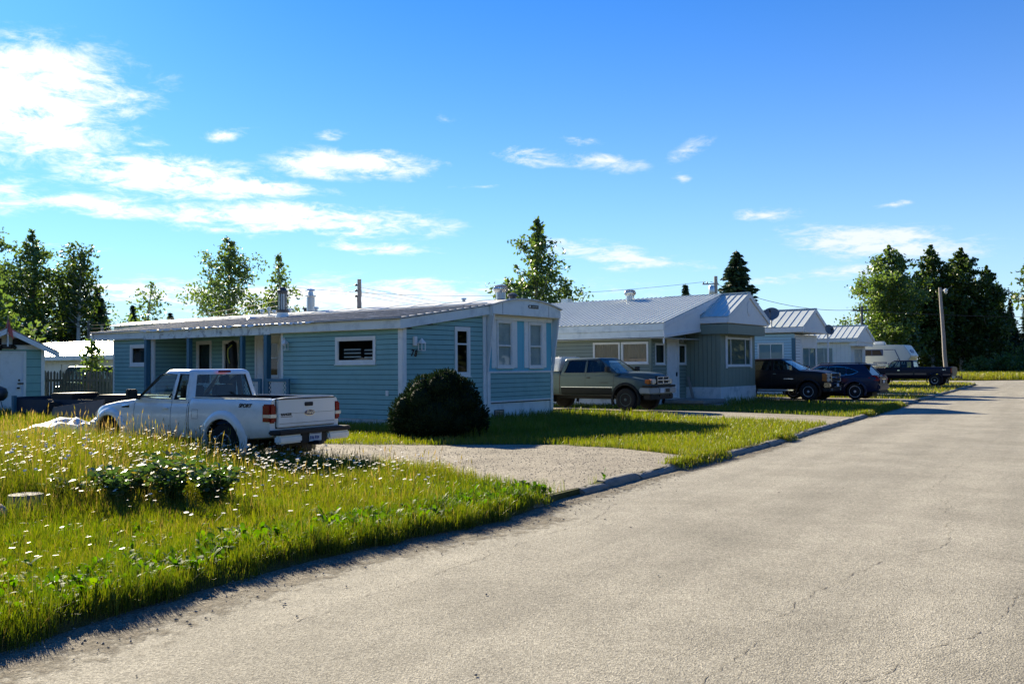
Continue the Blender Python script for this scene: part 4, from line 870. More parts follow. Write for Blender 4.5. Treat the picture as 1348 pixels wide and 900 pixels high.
def far_home2():
    h = thing('mobile_home', 'distant white roofed home seen over the roof of the nearest home', 'mobile home', (1.0, 56, 0), -36.5)
    a = MB(); a.box(-3, 3, 0, 4, 0, 4.6); a.build('wall', 'white_siding', h)
    slope('roof', 'white_roof', h, (-3.3, -.5, 4.7), (3.3, -.5, 4.7), (-3.3, 2, 5.6), (3.3, 2, 5.6), sp=.4)
    slope('roof', 'white_roof', h, (-3.3, 4.5, 4.7), (3.3, 4.5, 4.7), (-3.3, 2, 5.6), (3.3, 2, 5.6), sp=.4)

def shed():
    s = thing('garden_shed', 'small blue shed with white door and low gable roof at the left edge', 'shed', (-17.44, 34, 0), 28)
    S = PL('side', 0); d = (-1.75, -.68, .1, 2.36)
    lap_siding(s, S, -2.45, 0, .05, 2.52, 'blue_siding', [d], sp=.30, depth=.02); wall_core(s, S, -2.45, 0, 0, 2.5, [d])
    a = MB(); a.box(-2.45, -.02, .05, 3.4, 0, 2.45); a.build('wall', 'blue_siding', s)
    a = MB(); tbox(a, S, -1.85, -1.75, .05, 2.44, -.02, .04); tbox(a, S, -.70, -.60, .05, 2.44, -.02, .04); tbox(a, S, -1.75, -.70, 2.36, 2.44, -.02, .04); f = a.build('door_frame', 'white_paint', s, bevel=.004, segs=1)
    a = MB(); tbox(a, S, -1.75, -.70, .08, 2.36, -.04, .012); dr = a.build('door', 'white_paint', f)
    a = MB(); tbox(a, S, -.88, -.68, 1.22, 1.27, .013, .06); tbox(a, S, -.86, -.80, 1.33, 1.40, .013, .04); tbox(a, S, -.90, -.80, 1.05, 1.11, .013, .08); a.build('door_latch', 'ink', dr)
    trim(s, S, -.11, .01, .05, 2.5, 'white_paint', name='corner_board'); trim(s, S, -2.46, -2.36, .05, 2.5, 'white_paint', name='corner_board')
    yr = -1.2
    for sg, x0 in ((1, .50), (-1, -2.90)):
        slope('roof', 'shingle', s, (x0, -.45, 2.40), (x0, 3.6, 2.40), (yr, -.45, 3.30), (yr, 3.6, 3.30), sp=9, h=.005, th=.06)
        a = MB(); v = [(x, y, z) for (x, z) in ((x0, 2.36), (yr, 3.26)) for y in (-.48, -.44) for z in (z-.19, z)]
        a.add(v, [(0, 1, 3, 2), (4, 6, 7, 5), (0, 4, 5, 1), (2, 3, 7, 6), (0, 2, 6, 4), (1, 5, 7, 3)]); a.build('rake_board', 'white_paint', s)
    a = MB(); a.prism([(-2.45, 2.50), (0, 2.50), (yr, 3.18)], 'y', -.03, .02); g = a.build('gable_panel', 'white_paint', s)
    a = MB(); a.box(-2.0, -1.4, -.05, -.035, 2.66, 2.90); a.box(-1.05, -.45, -.05, -.035, 2.66, 2.90); a.build('gable_opening', 'interior', g)
    a = MB(); a.box(-1.22, -1.17, -.46, -.03, 2.6, 3.05); a.build('gable_post', 'white_paint', g)
    a = MB(); a.box(-1.4, -1.05, -.12, -.04, 2.52, 2.68); a.tube([(-1.45, -.2, 2.50), (-1.4, -.1, 2.6)], .07, n=10); a.tube([(-.95, -.2, 2.55), (-1.05, -.1, 2.62)], .07, n=10); a.build('security_light', 'ink', s, bevel=.01)
shed()
def flag():
    t = thing('small_flag', 'small faded red and white flag on the peak of the blue shed', 'flag', (-18.3, 33.0, 3.25), 0)
    MB().tube([(0, 0, -.5), (.05, 0, .45)], .012, n=6).build('flag_stick', 'pole_wood', t)
    mb = MB(); V = []
    for k in range(7): V += [(.03+k*.03, .03*math.sin(k), .38-k*.08), (-.06+k*.05, .03*math.sin(k+1), .02-k*.07)]
    mb.add(V, [(2*k, 2*k+1, 2*k+3, 2*k+2) for k in range(6)]); mb.build('flag_cloth', 'red_cloth', t, fix=False)
flag()
def fence():
    t = thing('picket_fence', 'weathered grey picket fence between the blue shed and the nearest home', 'fence', (-19.2, 37.2, GZ), math.degrees(math.atan2(-.9, 4.2)))
    L = 5.2; r = random.Random(2); mb = MB(); x = 0
    while x < L:
        w = r.uniform(.085, .10); h = 1.62+r.uniform(-.05, .05); j = r.uniform(-.012, .012)
        mb.prism([(x, .06), (x+w, .06), (x+w+j, h-.07), (x+w/2+j, h), (x+j, h-.07)], 'y', -.03, -.012); x += w+r.uniform(.035, .07)
    mb.build('pickets', 'old_wood', t)
    a = MB(); a.box(0, L, -.011, .03, .35, .44); a.build('rail', 'old_wood', t); a = MB(); a.box(0, L, -.011, .03, 1.18, 1.28); a.build('rail', 'old_wood', t)
    for x in (.05, 2.1, 3.35, 5.1): a = MB(); a.box(x, x+.1, .031, .13, 0, 1.55); a.build('fence_post', 'old_wood', t)
fence()
# ------------------------------------------------------------------ vegetation
M['grass'] = leafmat('grass', [(.035, .08, .012), (.085, .135, .016), (.155, .18, .024), (.21, .18, .045), (.27, .20, .085)], trans=.45, rough=.45)
M['weed_leaf'] = leafmat('weed_leaf', [(.035, .09, .012), (.065, .155, .018), (.11, .20, .025)], trans=.48, rough=.6, spec=.2)
M['shrub_leaf'] = leafmat('shrub_leaf', [(.035, .075, .020), (.065, .125, .03), (.20, .18, .04)], trans=.35, rough=.40, spec=.5)
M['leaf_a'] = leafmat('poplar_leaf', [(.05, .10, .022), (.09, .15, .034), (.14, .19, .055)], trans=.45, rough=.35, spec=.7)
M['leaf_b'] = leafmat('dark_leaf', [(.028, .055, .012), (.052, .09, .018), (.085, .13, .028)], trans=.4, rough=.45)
M['needle'] = leafmat('needle', [(.014, .036, .016), (.026, .058, .022), (.045, .085, .028)], trans=.12, rough=.6)
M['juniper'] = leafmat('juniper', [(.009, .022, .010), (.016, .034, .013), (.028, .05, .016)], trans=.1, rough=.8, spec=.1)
def rquat_dirs(n, rng):
    v = rng.normal(size=(n, 3)); return v/np.linalg.norm(v, axis=1, keepdims=True)
def leaves_mesh(name, C, size, m, parent, rng, aspect=.62, up=.0, tint=None, dirs=None):
    """C (n,3) centres; every leaf a folded rhombus of its own size and facing"""
    n = len(C); a = rquat_dirs(n, rng) if dirs is None else dirs
    b = rquat_dirs(n, rng); b[:, 2] *= (1-up); b -= a*(a*b).sum(1)[:, None]; b /= np.linalg.norm(b, axis=1, keepdims=True)+1e-9
    s = (size*rng.uniform(.65, 1.35, n))[:, None] if np.isscalar(size) else (size*rng.uniform(.7, 1.3, n))[:, None]
    nn = np.cross(a, b)
    p0 = C-a*s; p1 = C+b*s*aspect+nn*s*.12; p2 = C+a*s; p3 = C-b*s*aspect+nn*s*.12
    V = np.stack([p0, p1, p2, p3], 1).reshape(-1, 3)
    if tint is None: tint = np.clip(rng.normal(.5, .22, n), 0, 1)
    return npmesh(name, V, np.arange(4*n), 4, m, np.repeat(tint, 4), parent)
gl = 'trees at the left edge of the lots'
G2 = 'trees beyond the home row'
def push(loc, H, W_, leaf, k=1.45): return (loc[0]*k, loc[1]*k, loc[2]), 1.75+(H-1.75)*k, W_*k, leaf*(1+(k-1)*.8)
def broadleaf(name, label, loc, H, W_, n=9000, leaf=.09, lm='leaf_a', bark='pale_bark', base=.12, seed=1, upright=.6, group=None, shape=None, dens=1., trunk=.02, stems=1, limb_n=None, cat='tree', gap=.0):
    rng = np.random.default_rng(seed); r = random.Random(seed)
    if group in (gl, G2): loc, H, W_, leaf = push(loc, H, W_, leaf, 1.45 if group == gl else 1.35)
    t = thing(name, label, cat, loc, r.uniform(0, 360), group)
    tb = MB(); cents = []
    shape = shape or (lambda u: (math.sin(math.pi*min(1, (u*.93+.10)))**.75)*(1-.35*u))
    for s in range(stems):
        ox, oy = (r.uniform(-.25, .25)*W_*.3, r.uniform(-.25, .25)*W_*.3) if stems > 1 else (0, 0); Hs = H*(1 if s == 0 else r.uniform(.6, .92))
        path = []; x, y = ox*.3, oy*.3
        for i in range(9):
            u = i/8; path.append((x+ox*u*2, y+oy*u*2, u*Hs)); x += r.uniform(-.02, .02)*H*.35; y += r.uniform(-.02, .02)*H*.35
        tb.tube(path, [H*trunk*(1-.93*i/8)+.008 for i in range(9)], n=7)
        nl = limb_n or int(16+H*2.2)
        for k in range(nl):
            u = base+(1-base)*((k+r.random())/nl)**.95; q = u*8; i = min(7, int(q)); f = q-i
            P = Vector(path[i]).lerp(Vector(path[i+1]), f); w = W_*.5*shape((u-base)/(1-base))*r.uniform(.55, 1.12); az = k*2.4+r.uniform(-.5, .5)
            if w < .05: w = .05
            rise = upright*r.uniform(.5, 1.3)
            pts = [P]; cur = P.copy(); ns = 5
            for j in range(ns):
                d = Vector((math.cos(az), math.sin(az), rise*(.5+.3*j/ns)))*(w/ns); cur = cur+d+Vector((r.uniform(-1, 1), r.uniform(-1, 1), r.uniform(-.6, .6)))*w*.05; pts.append(cur.copy())
            tb.tube(pts, [H*trunk*.3*(1-u*.7)*(1-.85*j/ns)+.004 for j in range(ns+1)], n=4, cap=False)
            for j in range(1, ns+1):
                for q2 in range(2 if j < 3 else 3):
                    e = pts[j]+Vector((r.gauss(0, 1), r.gauss(0, 1), r.gauss(.2, .8)))*w*.17
                    cents.append((e, w*.13+.10, r.gauss(0, .13)))
    tb.build('trunk', bark, t, smooth=60, fix=False)
    C = np.array([c[0][:] for c in cents]); R = np.array([c[1] for c in cents]); B = np.array([c[2] for c in cents])
    keep = rng.random(len(C)) > gap; C, R, B = C[keep], R[keep], B[keep]
    wts = R**1.6; idx = rng.choice(len(C), n, p=wts/wts.sum()); P = C[idx]+rng.normal(size=(n, 3))*R[idx][:, None]*np.array([1, 1, .8])*.75
    P[:, 2] = np.maximum(P[:, 2], .1)
    leaves_mesh('crown', P, leaf, lm, t, rng, tint=np.clip(.5+B[idx]+rng.normal(0, .17, n), 0, 1))
    return t
def spruce(name, label, loc, H, W_, seed=1, group=None, n=1.0, lm='needle', base=.05, lean=0, sparse=0):
    rng = np.random.default_rng(seed); r = random.Random(seed)
    if group in (gl, G2): loc, H, W_, _ = push(loc, H, W_, 1, 1.45 if group == gl else 1.35); n *= .65
    t = thing(name, label, 'tree', loc, r.uniform(0, 360), group)
    tb = MB(); tb.tube([(0, 0, 0), (lean*.5, 0, H*.5), (lean, 0, H)], [H*.016, H*.009, .01], n=7)
    Cs = []; Ds = []; Ss = []; nw = int(H*5.2)
    for k in range(nw):
        u = base+(1-base)*k/nw; z = u*H; w = W_*.5*(1-u)**.85*r.uniform(.72, 1.15)+.06; nb = 8 if w > .5 else 6
        for b in range(nb):
            if r.random() < sparse: continue
            az = b*2*math.pi/nb+k*1.3+r.uniform(-.3, .3); ww = w*r.uniform(.65, 1.2); droop = -.25-.25*(1-u)
            dx, dy = math.cos(az), math.sin(az); m = max(5, int(ww*15*n))
            tb.tube([(lean*u, 0, z), (lean*u+dx*ww, dy*ww, z+droop*ww+.1*ww)], [.02*(1-u)+.006, .004], n=3, cap=False)
            for j in range(m):
                f = (j+r.random())/m; ss = (.14+.24*(1-f)*ww/ (W_*.5+.01)+.06)*(.8+.02*H)
                zz = z+droop*ww*f+.12*ww*f*f
                for sgn in (-1, 1):
                    sp = r.uniform(.1, .5)*(1-f*.6)*min(1, ww)*.45*sgn
                    Cs.append((lean*u+dx*ww*f-dy*sp, dy*ww*f+dx*sp, zz-abs(sp)*.25-r.random()*.05)); v = Vector((dx*.75-dy*sgn*r.uniform(.2, .9), dy*.75+dx*sgn*r.uniform(.2, .9), r.uniform(-.65, .05))).normalized(); Ds.append(v[:]); Ss.append(ss)
    tb.build('trunk', 'bark', t, smooth=60, fix=False)
    C = np.array(Cs); D = np.array(Ds); leaves_mesh('crown', C, np.array(Ss), lm, t, rng, aspect=.42, dirs=D)
    return t
narrow = lambda u: min(1, (u+.4)/.75)*(1.01-u)**1.0*1.6
broadleaf('poplar_tree', 'tall slim poplar rising directly behind the arched end of the nearest home', (1.75, 62, GZ), 11.7, 3.9, n=5000, leaf=.13, seed=5, upright=1.5, shape=narrow, base=.3, gap=.15)
broadleaf('poplar_tree', 'short poplar sapling left of the roof turbine vent', (-.2, 61.5, GZ), 7.6, 3.6, n=1100, leaf=.12, seed=15, upright=1.2, base=.4)
broadleaf('poplar_tree', 'low leaning sapling right of the roof turbine, nearest the green home', (3.6, 62.5, GZ), 7.6, 3.2, n=1100, leaf=.12, seed=16, upright=.8, base=.45)
broadleaf('birch_tree', 'full round birch behind the porch roof of the nearest home', (-15.6, 50, GZ), 8.7, 4.4, n=9000, leaf=.09, seed=9, upright=1.0, base=.12, lm='leaf_a', gap=.05, shape=lambda u: min(1, (u+.3)/.6)*(1.02-u)**.85*1.7)
broadleaf('birch_tree', 'thin open birch beside the metal chimney of the nearest home', (-12.75, 50, GZ), 7.9, 2.4, n=1300, leaf=.10, seed=21, upright=1.1, base=.3, gap=.3, shape=narrow)
broadleaf('birch_tree', 'low bushy growth between the two birches over the porch roof', (-13.4, 51, GZ), 5.8, 3.2, n=1500, leaf=.10, seed=22, upright=.8, base=.3, gap=.2)
broadleaf('birch_tree', 'light open birch above the left end of the nearest roof', (-22.5, 55, GZ), 6.9, 4.2, n=2600, leaf=.11, seed=23, upright=1., base=.2, gap=.25, stems=3)
broadleaf('aspen_tree', 'tallest aspen of the stand behind the blue shed', (-30.6, 53, GZ), 10.4, 6.4, n=9000, leaf=.11, seed=31, upright=.7, base=.15, lm='leaf_a', bark='bark', group=gl)
broadleaf('aspen_tree', 'dark aspen right of the tallest one behind the shed', (-27.4, 52, GZ), 9.6, 4.6, n=7500, leaf=.11, seed=32, upright=.9, base=.12, lm='leaf_a', bark='bark', group=gl)
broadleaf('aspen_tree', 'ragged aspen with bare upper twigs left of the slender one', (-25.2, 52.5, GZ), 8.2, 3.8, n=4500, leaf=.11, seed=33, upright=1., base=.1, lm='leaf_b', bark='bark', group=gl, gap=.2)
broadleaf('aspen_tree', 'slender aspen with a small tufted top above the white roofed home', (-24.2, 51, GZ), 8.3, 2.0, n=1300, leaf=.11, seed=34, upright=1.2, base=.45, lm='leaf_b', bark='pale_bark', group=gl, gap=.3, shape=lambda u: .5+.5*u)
broadleaf('lilac_bush', 'bright leafy lilac rising behind the roof of the blue shed', (-22.6, 39.5, GZ), 6.0, 4.0, n=6000, leaf=.13, seed=35, upright=.6, base=.08, lm='leaf_a', stems=3, cat='bush')
broadleaf('lilac_bush', 'slim sunlit sapling standing against the picket fence', (-18.2, 39.5, GZ), 2.9, 1.3, n=600, leaf=.09, seed=36, upright=.9, base=.2, cat='bush')
broadleaf('lilac_bush', 'leafy sapling at the left back corner of the nearest home', (-16.55, 39, GZ), 3.0, 1.1, n=700, leaf=.09, seed=37, upright=.9, base=.1, cat='bush')
for i, (x, y, H, w, lb) in enumerate([(-24.6, 54, 6.6, 2.6, 'dark spruce below the slender aspen'), (-22.9, 55, 5.6, 2.2, 'short spruce behind the white roofed home, right of the darkest spruce'), (-21.0, 56, 5.2, 1.8, 'small pointed spruce beside the left end of the nearest roof'), (-27.0, 55, 6.8, 3.4, 'broad dark spruce filling the gap under the aspens'), (-29.3, 56, 7.2, 3.6, 'broad dark spruce behind the lilac'), (-25.9, 57.5, 6.2, 3.2, 'shaded spruce between the broad spruces'), (-32.5, 58, 8.2, 4., 'spruce at the left margin behind the tallest aspen'), (-19.7, 58, 4.7, 1.6, 'thin spruce tip beside the light birch'), (-18.9, 57, 4.9, 1.3, 'lone little spruce spire right of the light birch')]):
    spruce('spruce_tree', lb, (x, y, GZ), H, w, seed=50+i, group=gl)
spruce('spruce_tree', 'conical spruce behind the green home gable', (15.1, 61, GZ), 9.4, 7.4, seed=70, n=1.3)
spruce('spruce_tree', 'small dark treetop over the ribbed white roof', (12.6, 66, GZ), 7.6, 2.4, seed=71)
broadleaf('poplar_tree', 'large open poplar left of the street lamp stand', (38.6, 93, 0), 14.0, 8.6, n=16000, leaf=.17, seed=81, upright=.75, base=.08, group=G2, lm='leaf_a')
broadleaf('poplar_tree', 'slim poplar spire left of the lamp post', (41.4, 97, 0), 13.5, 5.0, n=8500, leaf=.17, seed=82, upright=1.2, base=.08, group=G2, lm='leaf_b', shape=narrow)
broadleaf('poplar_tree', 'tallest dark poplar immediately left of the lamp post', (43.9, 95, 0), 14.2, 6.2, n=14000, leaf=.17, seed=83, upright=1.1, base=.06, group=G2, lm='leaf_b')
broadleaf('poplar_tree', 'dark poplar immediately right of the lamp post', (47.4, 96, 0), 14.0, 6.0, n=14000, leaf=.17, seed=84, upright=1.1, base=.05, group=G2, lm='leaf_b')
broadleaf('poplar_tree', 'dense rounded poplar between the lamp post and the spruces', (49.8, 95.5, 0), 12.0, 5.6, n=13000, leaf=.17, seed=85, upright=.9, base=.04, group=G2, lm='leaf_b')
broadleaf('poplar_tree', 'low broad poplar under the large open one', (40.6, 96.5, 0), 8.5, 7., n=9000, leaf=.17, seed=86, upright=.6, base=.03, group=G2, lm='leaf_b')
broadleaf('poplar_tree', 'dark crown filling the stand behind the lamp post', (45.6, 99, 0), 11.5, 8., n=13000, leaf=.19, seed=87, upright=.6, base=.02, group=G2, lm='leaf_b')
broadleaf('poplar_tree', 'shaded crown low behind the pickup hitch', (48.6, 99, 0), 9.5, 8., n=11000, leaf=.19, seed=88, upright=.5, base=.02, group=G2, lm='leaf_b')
for i, (x, y, H, w, lb) in enumerate([(51.9, 97, 9.8, 4.2, 'spruce next to the rounded poplar, tallest of the right group'), (54.2, 99, 8.8, 3.0, 'middle spruce of the right group'), (56.0, 99, 9.3, 3.2, 'pointed spruce second from the right edge'), (58.3, 101, 8.4, 3.4, 'spruce nearest the right edge of the verge'), (50.6, 100, 9, 5, 'broad dark spruce in shade behind the rounded poplar'), (53.1, 102, 7, 4, 'low spruce between the two tall ones'), (55.1, 103, 7, 4, 'low wide spruce behind the pointed one'), (57.3, 104, 6.6, 4.5, 'low wide spruce at the back by the right edge')]):
    spruce('spruce_tree', lb, (x, y, 0), H, w, seed=90+i, group=G2, n=.9)
broadleaf('poplar_tree', 'overhanging branches of a poplar cut off by the right edge', (38.6, 64, 0), 9.6, 7.6, n=6200, leaf=.15, seed=101, upright=.3, base=.5, lm='leaf_b', gap=.15)
for i, (x, y, H, w, lb) in enumerate([(64, 118, 3.2, 4., 'round green bush at the foot of the tallest right spruce'), (67.5, 120, 4.4, 4.6, 'leafy bush under the middle spruce'), (70.5, 121, 3.2, 4.8, 'low spreading bush nearest the right edge'), (61, 119, 2.6, 4., 'low shaded bush under the dark poplars')]):
    broadleaf('bush', lb, (x, y, 0), H, w, n=2600, leaf=.15, seed=110+i, upright=.5, base=.02, lm='leaf_a', bark='bark', stems=3, cat='bush', group='bushes at the foot of the far trees')
for i, (x, y, H, w) in enumerate([(-2, 95, 3.6, 6), (6, 100, 3.8, 7), (-10, 98, 4, 7), (22, 100, 4.5, 7), (30, 101, 5.5, 7), (-38, 62, 8, 6), (-44, 70, 9, 7), (33.8, 104, 6.2, 6.0)]):
    broadleaf('poplar_tree', 'far tree screened by the homes in the row', (x, y, 0), H, w, n=2600, leaf=.2, seed=130+i, base=.03, lm='leaf_b', group='far trees screened by the homes')

# round clipped juniper in the shade of the nearest home
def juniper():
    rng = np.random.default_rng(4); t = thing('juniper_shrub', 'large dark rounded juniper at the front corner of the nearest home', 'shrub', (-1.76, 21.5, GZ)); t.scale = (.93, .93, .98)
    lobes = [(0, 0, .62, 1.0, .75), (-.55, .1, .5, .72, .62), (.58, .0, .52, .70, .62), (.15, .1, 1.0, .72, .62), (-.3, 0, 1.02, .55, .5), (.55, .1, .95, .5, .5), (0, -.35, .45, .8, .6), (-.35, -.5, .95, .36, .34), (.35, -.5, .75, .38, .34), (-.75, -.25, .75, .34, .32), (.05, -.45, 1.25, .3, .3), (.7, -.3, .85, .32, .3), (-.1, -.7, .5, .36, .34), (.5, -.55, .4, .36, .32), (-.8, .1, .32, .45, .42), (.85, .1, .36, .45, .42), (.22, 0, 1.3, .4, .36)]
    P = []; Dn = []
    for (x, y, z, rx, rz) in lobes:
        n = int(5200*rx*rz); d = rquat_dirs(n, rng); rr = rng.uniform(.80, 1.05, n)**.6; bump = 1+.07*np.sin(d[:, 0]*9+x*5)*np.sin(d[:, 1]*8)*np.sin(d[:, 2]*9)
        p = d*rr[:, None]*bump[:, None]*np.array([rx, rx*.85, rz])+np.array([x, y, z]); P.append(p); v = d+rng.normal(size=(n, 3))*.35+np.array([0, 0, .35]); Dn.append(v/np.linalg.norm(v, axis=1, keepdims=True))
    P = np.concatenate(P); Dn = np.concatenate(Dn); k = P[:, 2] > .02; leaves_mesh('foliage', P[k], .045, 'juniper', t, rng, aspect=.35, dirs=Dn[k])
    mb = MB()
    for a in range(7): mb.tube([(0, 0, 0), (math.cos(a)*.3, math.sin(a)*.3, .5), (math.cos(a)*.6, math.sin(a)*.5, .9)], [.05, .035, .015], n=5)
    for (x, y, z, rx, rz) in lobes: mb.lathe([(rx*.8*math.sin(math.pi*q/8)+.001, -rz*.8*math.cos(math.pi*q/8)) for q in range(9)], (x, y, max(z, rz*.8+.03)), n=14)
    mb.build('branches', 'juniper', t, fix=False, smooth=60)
juniper()

# ---- grass: every blade its own folded strip
def nlow(x, y, f, s):     # cheap smooth noise
    return (np.sin(x*f+s)*np.cos(y*f*1.3-s*2)+.6*np.sin(x*f*2.1+y*f*1.7+s*3)+.4*np.cos(y*f*3.3-x*f*2.7+s))/2
KX = np.array([k[0] for k in KERB]); KY = np.array([k[1] for k in KERB])
def kerb_dist(x, y):
    best = np.full(len(x), 1e9)
    for (x1, y1), (x2, y2) in zip(KERB[:-1], KERB[1:]):
        dx, dy = x2-x1, y2-y1; L2 = dx*dx+dy*dy; t = np.clip(((x-x1)*dx+(y-y1)*dy)/L2, 0, 1)
        d = np.hypot(x-x1-t*dx, y-y1-t*dy); side = (x-x1)*dy-(y-y1)*dx; sd = np.where(side < 0, d, -d); best = np.where(d < np.abs(best), sd, best)
    return best         # positive on the lawn side
def local(C, x, y): return (x-C[0])*EX[0]+(y-C[1])*EX[1], (x-C[0])*E1[0]+(y-C[1])*E1[1]
def free(x, y, margin=.05):
    kd = kerb_dist(x, y); k = (kd > margin) | ((margin == .05) & (y < 11.5) & (kd > -.12+.14*nlow(x, y, 4.1, 1.)))
    for D_ in DRIVES: k &= ~inpoly(x, y, D_)
    for C, a in ((H1, (-21, .03, -.02, 3.5)), (H1, (-14.5, .0, -3.75, 0)), (H2, (-14, .02, 0, 3.8)), (H2, (-14, -1.6, -3.2, 0)), (H2, (-1.6, .85, -2.3, 0)), (H3, (-16, 0, 0, 3.7)), (H4, (-16, 0, 0, 3.7))):
        u, v = local(C, x, y); k &= ~((u > a[0]) & (u < a[1]) & (v > a[2]) & (v < a[3]))
    k &= np.hypot(x+5.50, y-10.2) > .27; k &= ~((x > -20.7) & (x < -17.3) & (y > 33.8) & (y < 37.8))
    return k
def blades(name, x, y, h, w, tint, m='grass', z=GZ, lean=.35, seed=1, heads=None):
    n = len(x); rng = np.random.default_rng(seed); a = rng.uniform(0, 2*np.pi, n); la = rng.uniform(0, 2*np.pi, n); ln = np.abs(rng.normal(0, lean, n))*h
    ca, sa = np.cos(a)*w/2, np.sin(a)*w/2; lx, ly = np.cos(la)*ln, np.sin(la)*ln; hz = np.sqrt(np.maximum(h*h-ln*ln, .05*h*h))
    b = np.stack([x, y, (np.clip(z+kerb_dist(x, y)*.42, -.01, z) if z > .05 else np.full(n, z))], 1); o = np.stack([ca, sa, np.zeros(n)], 1)
    p1 = b+np.stack([lx*.22, ly*.22, hz*.5], 1); p2 = b+np.stack([lx*.6, ly*.6, hz*.82], 1); p3 = b+np.stack([lx, ly, hz], 1)
    V = np.stack([b-o, b+o, p1+o*.9, p1-o*.9, p2+o*.6, p2-o*.6, p3], 1).reshape(-1, 3); i = (np.arange(n)*7)[:, None]
    Fc = np.concatenate([i+np.array([0, 1, 2, 3]), i+np.array([3, 2, 4, 5]), i+np.array([5, 4, 6])], 1).ravel(); cnt = np.tile([4, 4, 3], n)
    return npmesh(name, V, Fc, cnt, m, np.repeat(tint, 7))
def sample(y0, y1, dens, xmin=None, xmax=None, seed=0):
    rng = np.random.default_rng(seed); xm0 = -y1*.62-1 if xmin is None else xmin; xm1 = y1*.62 if xmax is None else xmax; n = int((xm1-xm0)*(y1-y0)*dens); x = rng.uniform(xm0, xm1, n); y = rng.uniform(y0, y1, n)
    k = (x > -y*.62-.8) & (x < y*.66+1); return x[k], y[k], rng
def zone_height(x, y):
    """meadow is tall behind, shorter where it was trodden near the road"""
    d = kerb_dist(x, y); h = np.full(len(x), .13)
    mead = (y < 18.3) & (x < 1)
    tall = np.clip((y-9.3)/1.6, 0, 1)*np.clip((d-.5)/1.2, 0, 1)
    rf = .15+.85*np.clip((-3.5-x)/2.0, 0, 1); h = np.where(mead, .14+.38*tall*rf+.06*nlow(x, y, 5.7, 9.)*tall+.05*nlow(x, y, 2.1, 1.), h)
    edge = mead & (d < .75); h = np.where(edge, .16+.09*nlow(x, y, 3.7, 2.), h)
    patch = mead & (y > 13) & (nlow(x, y, 1.1, 5.) > .25); h = np.where(patch, h+.10*rf, h)
    # uncut strip along the nearest home, lit fringe beside it
    u, v = local(H1, x, y); strip = (u > -.2) & (u < 4.2+.5*nlow(x, y, 1.3, 0)) & (v > -6) & (v < 4.4); h = np.where(strip & (y > 19), .24+.12*nlow(x, y, 2.3, 4.), h)
    u2, v2 = local(H2, x, y); s2 = (u2 > -.5) & (u2 < 1.2) & (v2 > -2) & (v2 < 5); h = np.where(s2, .28+.15*nlow(x, y, 3.1, 6.), h)
    under = (u < -.2) & (v < -3.7) & (v > -6.2); h = np.where(under, .16, h)
    fr = (x > -22) & (x < -7) & (y > 26) & (y < 34.5); h = np.where(fr, .30+.2*nlow(x, y, 1.7, 8.), h)
    return np.maximum(h, .045), d, mead
